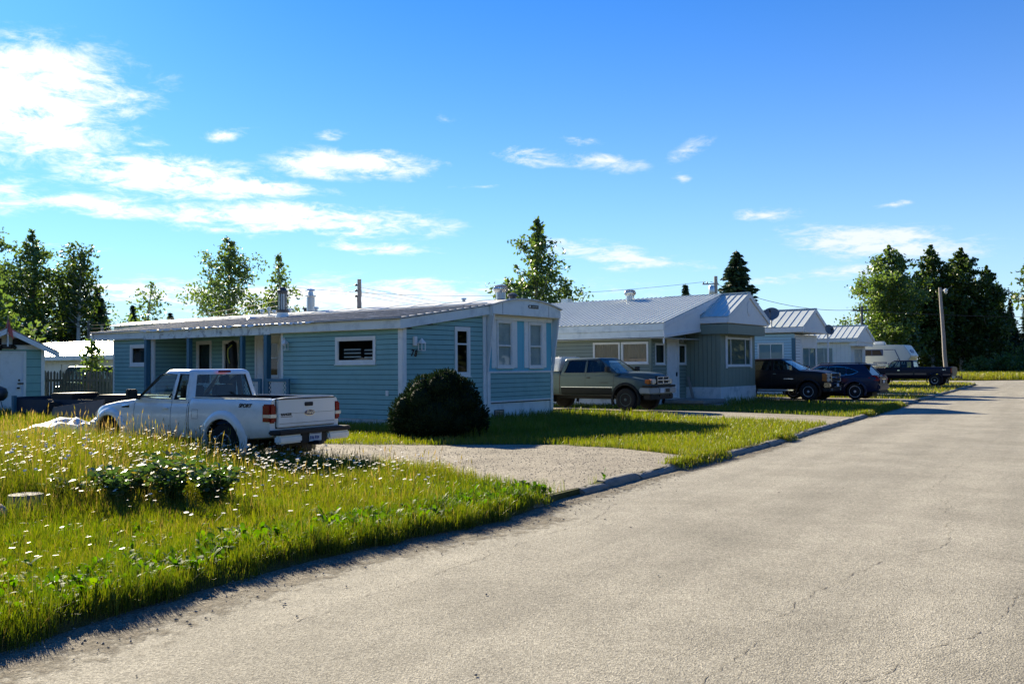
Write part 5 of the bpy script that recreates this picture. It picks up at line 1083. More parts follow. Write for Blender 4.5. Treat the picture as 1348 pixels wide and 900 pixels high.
def grass_all():
    X = []; Y = []; Hh = []; Wd = []; T = []
    for (y0, y1, dens, wbase, sd) in ((4.5, 8, 5200, .0032, 1), (8, 11, 3600, .0042, 2), (11, 14.5, 2300, .0052, 3), (14.5, 19, 1350, .0065, 4), (19, 27, 640, .009, 5), (27, 38, 260, .013, 6), (38, 52, 90, .02, 7), (52, 82, 32, .034, 8)):
        x, y, rng = sample(y0, y1, dens, xmax=1.2 if y1 < 15 else None, seed=sd); k = free(x, y); x, y = x[k], y[k]
        h, d, mead = zone_height(x, y); n = len(x)
        bare = mead & (nlow(x, y, 1.9, 3.) < -.45) & (y < 10) & (rng.random(n) < .75)
        edge = (d < -.2)
        short = (h < .14) & (y > 19) & (rng.random(n) < .2)
        if y1 < 12: ex = kerb_dist(x, y) < .12; k0 = ex
        k = ~(bare | edge | short); x, y, h, d, mead = x[k], y[k], h[k], d[k], mead[k]; n = len(x)
        base = np.where(mead, .37, .34)+.14*nlow(x, y, .9, 2.)+.07*nlow(x, y, 3.3, 7.)
        base = np.where(mead & (d < .9), base-.14, base); base = np.where(~mead & (y < 30), .40+.05*nlow(x, y, 1.9, 3), base)
        base = np.where((y > 40), .50+.08*nlow(x, y, .5, 1), base)
        dry = rng.random(n) < np.where(mead, .09, .06)
        t = np.clip(base+rng.normal(0, .10, n)+dry*rng.uniform(.25, .55, n), 0, 1)
        X.append(x); Y.append(y); Hh.append(h*rng.uniform(.45, 1.25, n)*np.where(dry & mead, 1.15, 1)); Wd.append(wbase*rng.uniform(.6, 1.5, n)); T.append(t)
    rng = np.random.default_rng(5); ks = kerb_samples(.02, 1, 12); n = 19000; ii = rng.integers(1, len(ks)-1, n); px = np.array([k.x for k in ks])[ii]; py = np.array([k.y for k in ks])[ii]; dd = rng.normal(.0, .09, n)+.05*np.sin(ii*.011)+.05*np.sin(ii*.037); x = px-.857*dd*.9+0; y = py+.515*dd; kd = kerb_dist(x, y); k = (kd > -.16+.10*nlow(x, y, 4.1, 1.)) & (y < 11.5); x, y = x[k], y[k]
    X.append(x); Y.append(y); Hh.append(rng.uniform(.04, .17, len(x))*(1+.6*nlow(x, y, 5.3, 2.)).clip(.35, 1.9)); Wd.append(rng.uniform(.003, .006, len(x))); T.append(np.clip(rng.normal(.36, .16, len(x)), 0, 1))
    ks2 = kerb_samples(.02, 11, 15); n = 26000; ii = rng.integers(1, len(ks2)-1, n); cl_ = np.sin(ii*.0017)+.8*np.sin(ii*.0061+1)+.6*np.sin(ii*.021); k = cl_ > 1.05; ii = ii[k]; px = np.array([k.x for k in ks2])[ii]; py = np.array([k.y for k in ks2])[ii]; dd = rng.normal(.02, .10, len(ii)); x = px-.857*dd; y = py+.515*dd
    X.append(x); Y.append(y); Hh.append(rng.uniform(.04, .15, len(x))); Wd.append(rng.uniform(.006, .010, len(x))*(1+y/60)); T.append(np.clip(rng.normal(.42, .16, len(x)), 0, 1))
    x, y, h, w, t = map(np.concatenate, (X, Y, Hh, Wd, T)); print('blades', len(x))
    tag(blades('grass', x, y, h, w, t, seed=3), kind='stuff')
    # far verge across the road end
    rng = np.random.default_rng(77); n = 60000; x = rng.uniform(34, 84, n); y = 88.5+36*rng.random(n)**1.5; k = ~inpoly(x, y, road_out) & (((x-46)*.13+91.2 < y) | (x < 46)) & (kerb_dist(x, y) < -.0)
    k &= (y > 90.5+(46-x)*.70) | (x > 46); x, y = x[k], y[k]
    tag(blades('tall_verge_grass', x, y, rng.uniform(.35, .85, len(x)), rng.uniform(.03, .07, len(x)), np.clip(.50+.08*nlow(x, y, .4, 2.)+rng.normal(0, .1, len(x)), 0, 1), z=.03, seed=5), kind='stuff')
grass_all()
def seed_heads():
    x, y, rng = sample(9.5, 19, 22, xmax=0, seed=21); k = free(x, y, .6); x, y = x[k], y[k]; h, d, mead = zone_height(x, y); k = mead & (h > .2); x, y, h = x[k], y[k], h[k]*rng.uniform(1.1, 1.55, k.sum()); n = len(x)
    lx, ly = rng.normal(0, .06, n), rng.normal(0, .06, n); V = []; F_ = []; w = .0022+.00013*y
    B = np.stack([x, y, np.full(n, GZ)], 1); Tp = np.stack([x+lx, y+ly, GZ+h], 1); hl = np.stack([lx*.15, ly*.15, np.full(n, .055)], 1); a = rng.uniform(0, np.pi, n); o = np.stack([np.cos(a), np.sin(a), np.zeros(n)], 1)
    W1 = (w/2)[:, None]; W2 = (w*1.9)[:, None]
    P = np.stack([B-o*W1, B+o*W1, Tp+o*W1, Tp-o*W1, Tp-hl*.3, Tp+hl*.5+o*W2, Tp+hl*1.6, Tp+hl*.5-o*W2], 1).reshape(-1, 3)
    tag(npmesh('seed_grass', P, np.arange(8*n), 4, 'grass', np.repeat(np.clip(rng.normal(.8, .12, n), 0, 1), 8)), kind='stuff')
seed_heads()
def broad_weeds():
    """dandelion and dock leaves crowding the road edge"""
    rng = np.random.default_rng(31); r = random.Random(31); ks = kerb_samples(.1, 2, 12); V = []; F_ = []; T = []
    def leaf(p, az, l, w, rise, t):
        d = np.array([math.cos(az), math.sin(az), 0]); s = np.array([-math.sin(az), math.cos(az), 0]); b = len(V)
        prof = [(0, .12), (.3, .75), (.6, 1.), (.85, .6), (1., .05)]
        for f, ww in prof:
            c = p+d*l*f*math.cos(rise)+np.array([0, 0, l*(math.sin(rise)*f-.55*f*f*.6)])
            V.append(c-s*w*ww+np.array([0, 0, .15*w*ww])); V.append(c+s*w*ww+np.array([0, 0, .15*w*ww])); T.extend([t, t])
        for i in range(4): F_.append([b+2*i, b+2*i+1, b+2*i+3, b+2*i+2])
    spots = []
    for k in range(900):
        i = r.randrange(1, len(ks)-1); t = (ks[i+1]-ks[i-1]).normalized(); nn = Vector((-t.y, t.x)); p = ks[i]+nn*abs(r.gauss(.35, .40)); spots.append((p.x, p.y, 1.))
    for k in range(1500): spots.append((r.uniform(-9, .8), r.uniform(5.5, 16), .8))
    for cx, cy, q in ((-3.3, 7.0, 60), (-1.5, 9.6, 90), (-.5, 10.9, 60), (-2.4, 8.5, 60), (-3.9, 6.4, 40), (.3, 12., 30)):
        for k in range(q): spots.append((cx+r.gauss(0, .3), cy+r.gauss(0, .3), 1.05))
    X = np.array([s[0] for s in spots]); Y = np.array([s[1] for s in spots]); fr = free(X, Y, .06)
    for (x, y, s), ok in zip(spots, fr):
        if not ok: continue
        n = r.randint(5, 10); t0 = r.gauss(.5, .22); hh = r.uniform(0, .12)*s
        for q in range(n): leaf(np.array([x, y, GZ+hh*r.random()]), r.uniform(0, 6.28), r.uniform(.07, .17)*s, r.uniform(.012, .028)*s, r.uniform(.5, 1.35), min(1, max(0, t0+r.gauss(0, .1))))
    tag(npmesh('broadleaf_weeds', np.array(V), np.array(F_), 4, 'weed_leaf', np.array(T)), kind='stuff')
broad_weeds()
def leafy_plants():
    """dark leafy clump in the meadow: several branching plants"""
    sp = [(-4.9, 11.0, .5, .5), (-4.45, 10.85, .55, .6), (-3.75, 11.2, .5, .5), (-5.5, 10.9, .36, .45), (-4.55, 10.5, .62, .75), (-3.95, 10.7, .70, .8), (-3.55, 10.9, .58, .7), (-5.15, 10.7, .46, .6), (-4.25, 11.2, .72, .8)]
    lb = ['back left plant in the dark leafy clump, half hidden by daisies', 'low plant filling the centre of the dark leafy clump', 'back right plant in the dark leafy clump', 'smallest leafy plant, nearest the stump', 'tallest at the middle of the dark leafy clump among daisies', 'second from the right in the dark leafy clump', 'rightmost plant of the dark leafy clump', 'leafy plant at the left end of the dark clump', 'backmost plant of the dark leafy clump']
    for i, (x, y, h, w) in enumerate(sp):
        rng = np.random.default_rng(200+i); r = random.Random(200+i); t = thing('leafy_plant', lb[i], 'plant', (x, y, GZ), 0, 'leafy plants in the meadow'); mb = MB(); C = []; D = []
        for s in range(28):
            az = r.uniform(0, 6.28); ln = w*.5*r.uniform(.2, 1); top = Vector((math.cos(az)*ln, math.sin(az)*ln, h*r.uniform(.65, 1.)*(1-.25*ln/w))); P = [Vector((0, 0, 0)), Vector((top.x*.35, top.y*.35, top.z*.55)), top]; mb.tube(P, [.007, .005, .002], n=4)
            for q in range(13):
                f = .25+.75*q/12; p = P[1].lerp(P[2], (f-.5)*2) if f > .5 else P[0].lerp(P[1], f*2); a = q*2.4+s; d = Vector((math.cos(a), math.sin(a), r.uniform(-.3, .6))).normalized(); C.append((p+d*.045)[:]); D.append(d[:])
        mb.build('stems', 'stem', t, fix=False, smooth=60); leaves_mesh('leaves', np.array(C), .048, 'shrub_leaf', t, rng, aspect=.50, dirs=np.array(D), tint=np.where(rng.random(len(C)) < .07, 1., np.clip(rng.normal(.3, .2, len(C)), 0, .6)))
leafy_plants()
# ---- daisies
def daisy_geo(seed, hh):
    r = random.Random(seed); V = []; Fc = []; Mi = []; tx, ty = r.gauss(0, .05), r.gauss(0, .05); top = Vector((tx, ty, hh)); w = .0016
    mid = Vector((tx*.3, ty*.3, hh*.55))
    for a, b in ((Vector((0, 0, 0)), mid), (mid, top)):
        i = len(V); V += [a+Vector((w, 0, 0)), a+Vector((-w, w, 0)), a+Vector((0, -w, 0)), b+Vector((w, 0, 0)), b+Vector((-w, w, 0)), b+Vector((0, -w, 0))]; Fc += [(i, i+1, i+4, i+3), (i+1, i+2, i+5, i+4), (i+2, i, i+3, i+5)]; Mi += [2]*3
    nrm = Vector((r.gauss(-.25, .3), r.gauss(.0, .3), 1)).normalized(); u = nrm.orthogonal().normalized(); v = nrm.cross(u); R = r.uniform(.016, .024); np_ = 13
    for k in range(np_):
        a = 2*math.pi*k/np_; d = u*math.cos(a)+v*math.sin(a); s = nrm.cross(d); i = len(V); dr = r.uniform(-.25, .1)
        V += [top+d*R*.2-s*R*.08, top+d*R*.2+s*R*.08, top+d*R*.7+s*R*.19+nrm*R*dr*.4, top+d*R*1.05+s*R*.09+nrm*R*dr, top+d*R*1.05-s*R*.09+nrm*R*dr, top+d*R*.7-s*R*.19+nrm*R*dr*.4]; Fc.append(tuple(range(i, i+6))); Mi.append(0)
    i = len(V); V += [top+(u*math.cos(k)+v*math.sin(k))*R*.33+nrm*R*.05 for k in [q*math.pi/4 for q in range(8)]]+[top+nrm*R*.22]; Fc += [(i+q, i+(q+1) % 8, i+8) for q in range(8)]; Mi += [1]*8
    return V, Fc, Mi
def daisies():
    mats = [M['petal'], M['disc'], M['stem']]; protos = []
    for k in range(14):
        V, Fc, Mi = daisy_geo(k, .46+.26*random.Random(k).random()); me = bpy.data.meshes.new('daisy'); me.from_pydata([tuple(v) for v in V], [], Fc); [me.materials.append(m) for m in mats]; [setattr(p, 'material_index', mi) for p, mi in zip(me.polygons, Mi)]; protos.append((me, V, Fc, Mi))
    rng = np.random.default_rng(64); pts = []
    # drifts read off the photograph, as ground areas (x, y, spread x, spread y, count)
    for cx, cy, sx, sy, n in ((-3.2, 11.6, 1.2, .7, 60), (-5., 12.6, 1.8, 1., 160), (-3.6, 13.6, .9, .6, 60), (-6.2, 11.4, 1., .6, 120), (-5.6, 10.3, .9, .5, 60), (-4.9, 14.6, 1.3, .5, 90), (-4.2, 10.9, .8, .5, 120), (-5.6, 12.0, .9, .7, 70), (-7.0, 12.6, .9, 1.1, 110), (-6.6, 14.2, 1.5, .7, 120), (-4.7, 13.6, 1.0, .8, 150), (-4.1, 14.6, .9, .5, 110), (-3.0, 12.6, .9, .7, 120), (-2.9, 13.4, .9, .4, 60), (-1.6, 13.2, .9, .3, 30), (-3.8, 9.6, .9, .5, 14), (-4.2, 7.9, .8, .7, 16), (-5.2, 8.9, 1., .6, 14), (-1.2, 12.4, .6, .6, 16), (-9.5, 15.5, 1.6, 1., 60)):
        pts += list(zip(rng.normal(cx, sx, n), rng.normal(cy, sy, n)))
    P = np.array(pts); k = free(P[:, 0], P[:, 1], .3) & (P[:, 1] < 16.2) & (P[:, 1] > 6); P = P[k]
    truck = ((P[:, 0]+5.5)*-.8526+(P[:, 1]-17.5)*.5225, (P[:, 0]+5.5)*-.5225+(P[:, 1]-17.5)*-.8526); P = P[~((np.abs(truck[0]) < 2.8) & (np.abs(truck[1]) < 1.05))]
    d = np.hypot(P[:, 0], P[:, 1]); P = P[np.argsort(d)]; r = random.Random(12)
    h_, _, _ = zone_height(P[:, 0], P[:, 1])
    for i, (x, y) in enumerate(P[:290]):
        o = bpy.data.objects.new('daisy', protos[i % 14][0]); COL.objects.link(o); o.location = (x, y, GZ); o.rotation_euler = (r.gauss(0, .08), r.gauss(0, .08), r.uniform(-.9, .9)); s = r.uniform(.85, 1.2); zf = min(1., max(.3, (h_[i]+.10)/.60)); o.scale = (s, s, zf)
        tag(o, 'white oxeye daisy with a yellow centre standing in the long meadow grass', 'daisy', 'daisies in the long grass')
    mb = MB()
    for i, (x, y) in enumerate(P[290:]):
        me, V, Fc, Mi = protos[i % 14]; a = r.uniform(-.9, .9); s = r.uniform(.95, 1.25); c, sn = math.cos(a)*s, math.sin(a)*s; b = len(mb.v); zf = min(1.05, max(.3, (h_[290+i]+.11)/.60))
        mb.v += [(x+c*v.x-sn*v.y, y+sn*v.x+c*v.y, GZ+v.z*zf) for v in V]; mb.f += [tuple(b+q for q in f) for f in Fc]; mb.m += Mi
    tag(mb.build('daisy_drift', mats, fix=False), kind='stuff'); print('daisies', len(P))
daisies()
def stump():
    mb = MB(); r = random.Random(2); n = 22; pr = [1+r.uniform(-.07, .07) for _ in range(n)]
    V = [(.19*s*pr[k]*math.cos(k*2*math.pi/n), .18*s*pr[k]*math.sin(k*2*math.pi/n), z) for s, z in ((1.12, 0), (1.0, .1), (.98, .25), (.93, .28)) for k in range(n)]
    mb.add(V, [(i*n+k, i*n+(k+1) % n, (i+1)*n+(k+1) % n, (i+1)*n+k) for i in range(3) for k in range(n)]+[tuple(range(3*n, 4*n))])
    o = mb.build('tree_stump', 'old_wood', smooth=30); o.location = (-5.46, 10.25, GZ); tag(o, 'low weathered tree stump in the grass at the left edge', 'stump')
    bm = bmesh.new(); bmesh.ops.create_icosphere(bm, subdivisions=3, radius=.2)
    for v in bm.verts: v.co = Vector((v.co.x*1.15, v.co.y*.9, v.co.z*.85))*(1+.06*math.sin(v.co.x*19)*math.cos(v.co.y*17+v.co.z*13))
    me = bpy.data.meshes.new('boulder'); bm.to_mesh(me); bm.free(); me.materials.append(M['stone']); me.shade_smooth(); o = bpy.data.objects.new('boulder', me); COL.objects.link(o); o.location = (-5.62, 9.75, GZ+.12)
    tag(o, 'smooth pale grey boulder in front of the tree stump', 'boulder')
stump()
# ------------------------------------------------------------------ vehicles (local: x forward, y left, z up)
def hull(name, xs, wf, zbf, ztf, crown, mats, parent):
    """body shell lofted through many cross sections"""
    V = []; n = None
    for x in xs:
        w, zb, zt = wf(x), zbf(x), ztf(x); h = zt-zb
        half = [(0, zb), (.80*w, zb), (.93*w, zb+.03), (.975*w, zb+.10), (.995*w, zb+.30*h), (w, zb+.52*h), (.992*w, zb+.70*h), (.975*w, zt-.10), (.955*w, zt-.045), (.925*w, zt-.014), (.86*w, zt), (.5*w, zt+crown*.75), (0, zt+crown)]
        ring = half+[(-y, z) for y, z in half[-2:0:-1]]; n = len(ring); V += [(x, y, z) for y, z in ring]
    m = len(xs); Fc = [(i*n+k, i*n+(k+1) % n, (i+1)*n+(k+1) % n, (i+1)*n+k) for i in range(m-1) for k in range(n)]+[tuple(range(n)), tuple(range((m-1)*n, m*n))]
    mb = MB().add(V, Fc); mb.m = [0]*len(mb.f); return mb.build(name, mats, parent)
def tab(*pts):
    xs = [p[0] for p in pts]; ys = [p[1] for p in pts]; return lambda x: float(np.interp(x, xs, ys))
def vehicle(S):
    """S: spec dictionary; returns the root with body, glass, wheels, lights and trim as parts"""
    t = thing(S['name'], S['label'], S['cat'], S['loc'], S['rz']); P = S['paint']; dk = 'black_plastic'
    w = S['w']; xs = sorted(set([round(v, 3) for v in np.linspace(S['xR'], S['xF'], 46)]+S.get('xs', [])))
    wf = S['wf']; ztf = S['ztf']; zbf = S['zbf']
    body = hull('body', xs, wf, zbf, ztf, S.get('crown', .025), [P, dk], t)
    c = MB(); c0 = MB()
    for xa in (S['xaf'], S['xar']):
        for sg in (1, -1): c.lathe([(S['arch'], -.17), (S['arch'], .30)], (xa, sg*(w-.16), S['rw']+.01), 'y', n=36, mi=1)
    c.m = [1]*len(c.f); cut(body, c)
    if 'bed' in S:
        x0, x1 = S['bed']; c = MB(); c.box(x0, x1, -(w-.13), w-.13, S['zfloor'], 3, 1); c.m = [1]*len(c.f); cut(body, c)
    g = S['gh']; zb, zr = g['zb'], g['zr']
    def O(z, ins=0):
        f = min(1, max(0, (z-zb)/(zr-.06-zb))); q = max(0, (z-(zr-.085))/.085); q = min(1, q); rnd = .11*(1-math.sqrt(max(0, 1-q*q))) if z > zr-.085 else 0
        return (g['f0']+(g['f1']-g['f0'])*f-rnd*1.3-ins, g['r0']+(g['r1']-g['r0'])*f+rnd+ins, g['w0']+(g['w1']-g['w0'])*f**g.get('pw', 1.2)-rnd-ins)
    def loft(zs, ins, mi):
        V = []; K = 5
        for z in zs:
            xf, xr, hw = O(z, ins); ra = .12; pts = []
            for cx, cy, a0 in ((xf-ra, hw-ra, 0), (xr+ra*.6, hw-ra*.6, 90), (xr+ra*.6, -hw+ra*.6, 180), (xf-ra, -hw+ra, 270)):
                rr = ra if a0 in (0, 270) else ra*.6
                for k in range(K): a = rad(a0+90*k/(K-1)); pts.append((cx+rr*math.cos(a), cy+rr*math.sin(a)))
            # bow the windscreen forward a little, midpoint vertices
            pts = pts+[(xf+.05, -hw*.45), (xf+.07, 0), (xf+.05, hw*.45)]
            V += [(x, y, z) for x, y in pts]
        n = K*4+3; mb = MB(); mb.add(V, [(i*n+k, i*n+(k+1) % n, (i+1)*n+(k+1) % n, (i+1)*n+k) for i in range(len(zs)-1) for k in range(n)]+[tuple(range(n)), tuple(range((len(zs)-1)*n, len(zs)*n))], mi); return mb
    zs = [zb-.06, zb, zb+.06]+[zb+(zr-.085-zb)*k/5 for k in range(2, 6)]+[zr-.06, zr-.035, zr-.015, zr-.004, zr]
    gh = loft(zs, 0, 0).build('cab', [P, dk], t)
    cut(gh, loft([zb-.30, zb, (zb+zr)/2, zr-.07, zr-.05], .05, 1))
    def hwz(z): return O(z)[2]
    c = MB()
    for poly in S['side_win']: c.prism(poly, 'y', -2, 2, 1)
    cut(gh, c)
    fz0, fz1 = zb+.03, zr-.085; c = MB(); c.prism([(-(hwz(fz0)-.07), fz0), (hwz(fz0)-.07, fz0), (hwz(fz1)-.09, fz1), (-(hwz(fz1)-.09), fz1)], 'x', (g['f1']+g['r1'])/2, g['f0']+1, 1); cut(gh, c)
    if S.get('rear_win'):
        q0, q1, ri = S['rear_win']; c = MB(); c.prism([(-(hwz(q0)-ri), q0), (hwz(q0)-ri, q0), (hwz(q1)-ri-.01, q1), (-(hwz(q1)-ri-.01), q1)], 'x', g['r0']-1, (g['f1']+g['r1'])/2, 1); cut(gh, c)
    if S.get('hollow', True):
        c = MB(); c.box(g['r0']+.10, g['f0']-.12, -(g['w0']-.10), g['w0']-.10, S['zfloor']-.05, 3); c.m = [1]*len(c.f); cut(body, c)
    smooth(body, 30); smooth(gh, 32)
    # panes
    gm = S.get('glass', 'car_glass')
    for i, poly in enumerate(S['side_win']):
        for sg in (1, -1):
            o = MB().add([(x, sg*(hwz(z)-.022), z) for x, z in poly], [tuple(range(len(poly)))]).build('side_window', S.get('rear_glass', gm) if i > 0 else gm, gh, fix=False)
            cx = sum(p[0] for p in poly)/len(poly); cz = sum(p[1] for p in poly)/len(poly); V = []
            for x, z in poly: d = math.hypot(x-cx, z-cz); V += [(x, sg*(hwz(z)+.003), z), (x+(x-cx)/d*.022, sg*(hwz(z+(z-cz)/d*.022)+.003), z+(z-cz)/d*.022), (x-(x-cx)/d*.008, sg*(hwz(z)-.02), z-(z-cz)/d*.008)]
            k = len(poly); MB().add(V, [f for i2 in range(k) for f in ((3*i2, 3*i2+1, 3*((i2+1) % k)+1, 3*((i2+1) % k)), (3*i2, 3*((i2+1) % k), 3*((i2+1) % k)+2, 3*i2+2))]).build('window_seal', 'chrome' if S.get('chrome_seal') else 'black_trim', o, fix=False)
    def pane(name, z0, z1, ins0, ins1, front, m):
        V = []
        for j in range(7):
            z = z0+(z1-z0)*j/6; hw = hwz(z)-(ins0+(ins1-ins0)*j/6)
            for i in range(9):
                u = i/4-1; xf, xr, _ = O(z); V.append(((xf+.07*(1-u*u)-.025) if front else xr+.025, hw*u, z))
        MB().add(V, [(j*9+i, j*9+i+1, j*9+i+10, j*9+i+9) for j in range(6) for i in range(8)]).build(name, m, gh, fix=False, smooth=60)
    pane('windshield', fz0-.02, fz1+.02, .05, .06, True, gm)
    if S.get('rear_win'): pane('rear_window', q0-.02, q1+.02, ri-.015, ri-.015, False, S.get('rear_glass', gm))
    # cabin fittings
    for sx in S.get('seats', [(g['f1']+g['r1'])/2+.15]):
        for sy in (.36, -.36):
            a = MB(); a.box(sx-.25, sx+.28, sy-.25, sy+.25, S['zfloor'], zb-.18); a.prism([(sx-.30, zb-.2), (sx-.15, zb-.2), (sx-.22, zb+.28), (sx-.36, zb+.28)], 'y', sy-.23, sy+.23); a.prism([(sx-.36, zb+.30), (sx-.25, zb+.30), (sx-.28, zb+.46), (sx-.37, zb+.46)], 'y', sy-.12, sy+.12); a.build('seat', 'seat', t, bevel=.03)
    a = MB(); a.prism([(g['f0']-.1, zb-.3), (g['f0']-.1, zb+.0), (g['f0']-.45, zb+.05), (g['f0']-.62, zb-.05), (g['f0']-.62, zb-.3)], 'y', -(g['w0']-.1), g['w0']-.1); d = a.build('dashboard', 'seat', t, bevel=.02)
    a = MB(); cx, cy, cz = g['f0']-.72, .36, zb+.0; pts = [(cx-.05*math.sin(q*math.pi/10), cy+.19*math.cos(q*math.pi/10), cz+.18*math.sin(q*math.pi/10)) for q in range(21)]; a.tube(pts, .015, n=6); a.tube([(cx+.1, cy, cz-.05), (cx, cy, cz)], .03, n=6); a.obox((cx, cy, cz), (.01, 0, 0), (0, .17, 0), (0, 0, .02)); a.build('steering_wheel', 'black_plastic', d, fix=False, smooth=60)
    # wheels
    for xa in (S['xaf'], S['xar']):
        for sg in (1, -1):
            R, Tw = S['rw'], S.get('tw', .24); cy = sg*(w-S.get('win', .15)); rr = R*S.get('rimf', .56); a = MB()
            prof = [(rr, -.5*Tw), (rr*1.08, -.52*Tw), (R*.86, -.54*Tw), (R*.95, -.5*Tw), (R, -.40*Tw), (R, .40*Tw), (R*.95, .5*Tw), (R*.86, .54*Tw), (rr*1.08, .52*Tw), (rr, .5*Tw)]
            a.lathe([(q, h) for q, h in prof], (xa, cy, R), 'y', n=40)
            for k in range(40):
                th = k*2*math.pi/40; dx, dz = math.cos(th), math.sin(th)
                a.obox((xa+dx*R, cy, R+dz*R), (-dz*R*.045, 0, dx*R*.045), (0, .40*Tw, 0), (dx*.008, 0, dz*.008))
            wh = a.build('wheel', 'rubber', t, smooth=40); a = MB(); e = sg*.5*Tw
            a.lathe([(rr*1.03, e*.98), (rr*1.0, e*1.04), (rr*.93, e*1.02), (rr*.90, e*.6), (rr*.88, e*.45), (.02, e*.40)], (xa, cy, R), 'y', n=32)
            ns = S.get('spokes', 5)
            for k in range(ns):
                th = k*2*math.pi/ns+.3; u = Vector((math.cos(th), 0, math.sin(th))); v = Vector((-math.sin(th), 0, math.cos(th)))
                for d_ in ((0,) if ns > 5 else (-.5, .5)): a.obox(Vector((xa, cy+e*.84, R))+u*rr*.5+v*rr*.16*d_, u*rr*.46, Vector((0, e*.14, 0)), v*rr*(.11 if ns > 5 else .085))
            a.lathe([(rr*.24, e*.7), (rr*.24, e*1.02), (rr*.18, e*1.08), (.01, e*1.08)], (xa, cy, R), 'y', n=16)
            a.build('rim', S.get('rim', 'alloy'), wh, smooth=35)
            a = MB(); a.lathe([(rr*.88, e*.41), (.01, e*.42)], (xa, cy, R), 'y', n=24); a.build('rim_dark', 'black_plastic', wh)
    a = MB(); a.box(S['xR']+.35, S['xF']-.35, -.42, .42, S['zbf'](0)-.12, S['zbf'](0)+.05); a.tube([(S['xar'], -w+.3, S['rw']), (S['xar'], w-.3, S['rw'])], .055, n=8); a.tube([(S['xar'], -.05, S['rw']), (S['xar']+.12, -.05, S['rw'])], .16, n=10); a.build('chassis', 'black_plastic', t)
    # helpers bound to this body
    def bvh(o): me = o.data; return BVHTree.FromPolygons([v.co for v in me.vertices], [p.vertices for p in me.polygons])
    trees = [bvh(body), bvh(gh)]
    def hit(x, z, sg):
        best = None
        for tr in trees:
            r = tr.ray_cast(Vector((x, sg*3, z)), Vector((0, -sg, 0)))
            if r[0] is not None and (best is None or r[0].y*sg > best.y*sg): best = r[0]
        return best
    def line(pts, width=.009, m='black_trim', sides=(1, -1), off=.0015, name='panel_gap'):
        for sg in sides:
            S_ = []
            for (x0, z0), (x1, z1) in zip(pts[:-1], pts[1:]):
                n = max(1, int(math.hypot(x1-x0, z1-z0)/.04))
                for k in range(n+(1 if (x1, z1) == tuple(pts[-1]) else 0)): S_.append((x0+(x1-x0)*k/n, z0+(z1-z0)*k/n))
            V = []; ok = []
            for i, (x, z) in enumerate(S_):
                a_, b_ = S_[max(0, i-1)], S_[min(len(S_)-1, i+1)]; d = Vector((b_[0]-a_[0], b_[1]-a_[1])); d = d.normalized() if d.length else Vector((1, 0)); n_ = (-d.y*width/2, d.x*width/2)
                p = hit(x-n_[0], z-n_[1], sg); q = hit(x+n_[0], z+n_[1], sg); good = p is not None and q is not None and abs(p.y-q.y) < .1
                ok.append(good); V += [(x-n_[0], (p.y if good else 0)+sg*off, z-n_[1]), (x+n_[0], (q.y if good else 0)+sg*off, z+n_[1])]
            MB().add(V, [(2*i, 2*i+1, 2*i+3, 2*i+2) for i in range(len(S_)-1) if ok[i] and ok[i+1] and abs(V[2*i][1]-V[2*i+2][1]) < .08]).build(name, m, t, fix=False)
    def patch(x0, x1, z0, z1, m, name, sides=(1, -1), off=.003, n=10, par=None):
        for sg in sides:
            V = []; 
            for j in range(n+1):
                for i in range(n+1):
                    x, z = x0+(x1-x0)*i/n, z0+(z1-z0)*j/n; p = hit(x, z, sg); V.append((x, (p.y if p else sg*w)+sg*off, z))
            MB().add(V, [(j*(n+1)+i, j*(n+1)+i+1, (j+1)*(n+1)+i+1, (j+1)*(n+1)+i) for j in range(n) for i in range(n)]).build(name, m, par or t, fix=False, smooth=60)
    def handle(x, z, m, sides=(1, -1)):
        for sg in sides:
            p = hit(x, z, sg)
            if p is None: continue
            a = MB(); a.box(x-.075, x+.075, p.y+sg*.008 if sg > 0 else p.y-.035, p.y+.035 if sg > 0 else p.y-.008, z-.015, z+.018); a.box(x-.07, x-.05, min(p.y, p.y+sg*.02), max(p.y, p.y+sg*.02), z-.012, z+.012); a.box(x+.05, x+.07, min(p.y, p.y+sg*.02), max(p.y, p.y+sg*.02), z-.012, z+.012); a.build('door_handle', m, t, bevel=.006)
    def mirror(x, z, m, s=1):
        for sg in (1, -1):
            p = hit(x, z, sg); y = p.y if p else sg*w
            a = MB(); a.obox((x+.01, y+sg*.17*s, z+.10*s), (.05*s, 0, 0), (0, .095*s, 0), (0, 0, .085*s)); a.obox((x+.02, y+sg*.05, z+.03), (.03, 0, 0), (0, .07*s, .01), (0, 0, .025)); o = a.build('mirror', m, t, bevel=.018)
    def flares(m, R0, R1, thick=.045, a0=-22, a1=202):
        for xa in (S['xaf'], S['xar']):
            for sg in (1, -1):
                V = []; N = 30
                for k in range(N+1):
                    a = rad(a0+(a1-a0)*k/N); ca, sa = math.cos(a), math.sin(a)
                    hy = hit(xa+ca*R1, S['rw']+.01+sa*R1, sg); y = abs(hy.y) if hy is not None else w*.97
                    for r_, dy in ((R1, .0), (R1-.015, thick*.55), (R0+.05, thick), (R0, thick*.85), (R0, -.05)): V.append((xa+ca*r_, sg*((y if r_ > R0+.06 else max(y, w-.02))+dy), S['rw']+.01+sa*r_))
                MB().add(V, [(5*k+j, 5*k+j+1, 5*k+j+6, 5*k+j+5) for k in range(N) for j in range(4)]).build('fender_flare', m, t, fix=False, smooth=50)
    return t, dict(body=body, cab=gh, line=line, patch=patch, handle=handle, mirror=mirror, flares=flares, hit=hit, O=O)
def bxp(t, name, m, x0, x1, y0, y1, z0, z1, bevel=.01, par=None, smooth_=0):
    a = MB(); a.box(x0, x1, y0, y1, z0, z1); return a.build(name, m, par or t, bevel=bevel, smooth=smooth_)

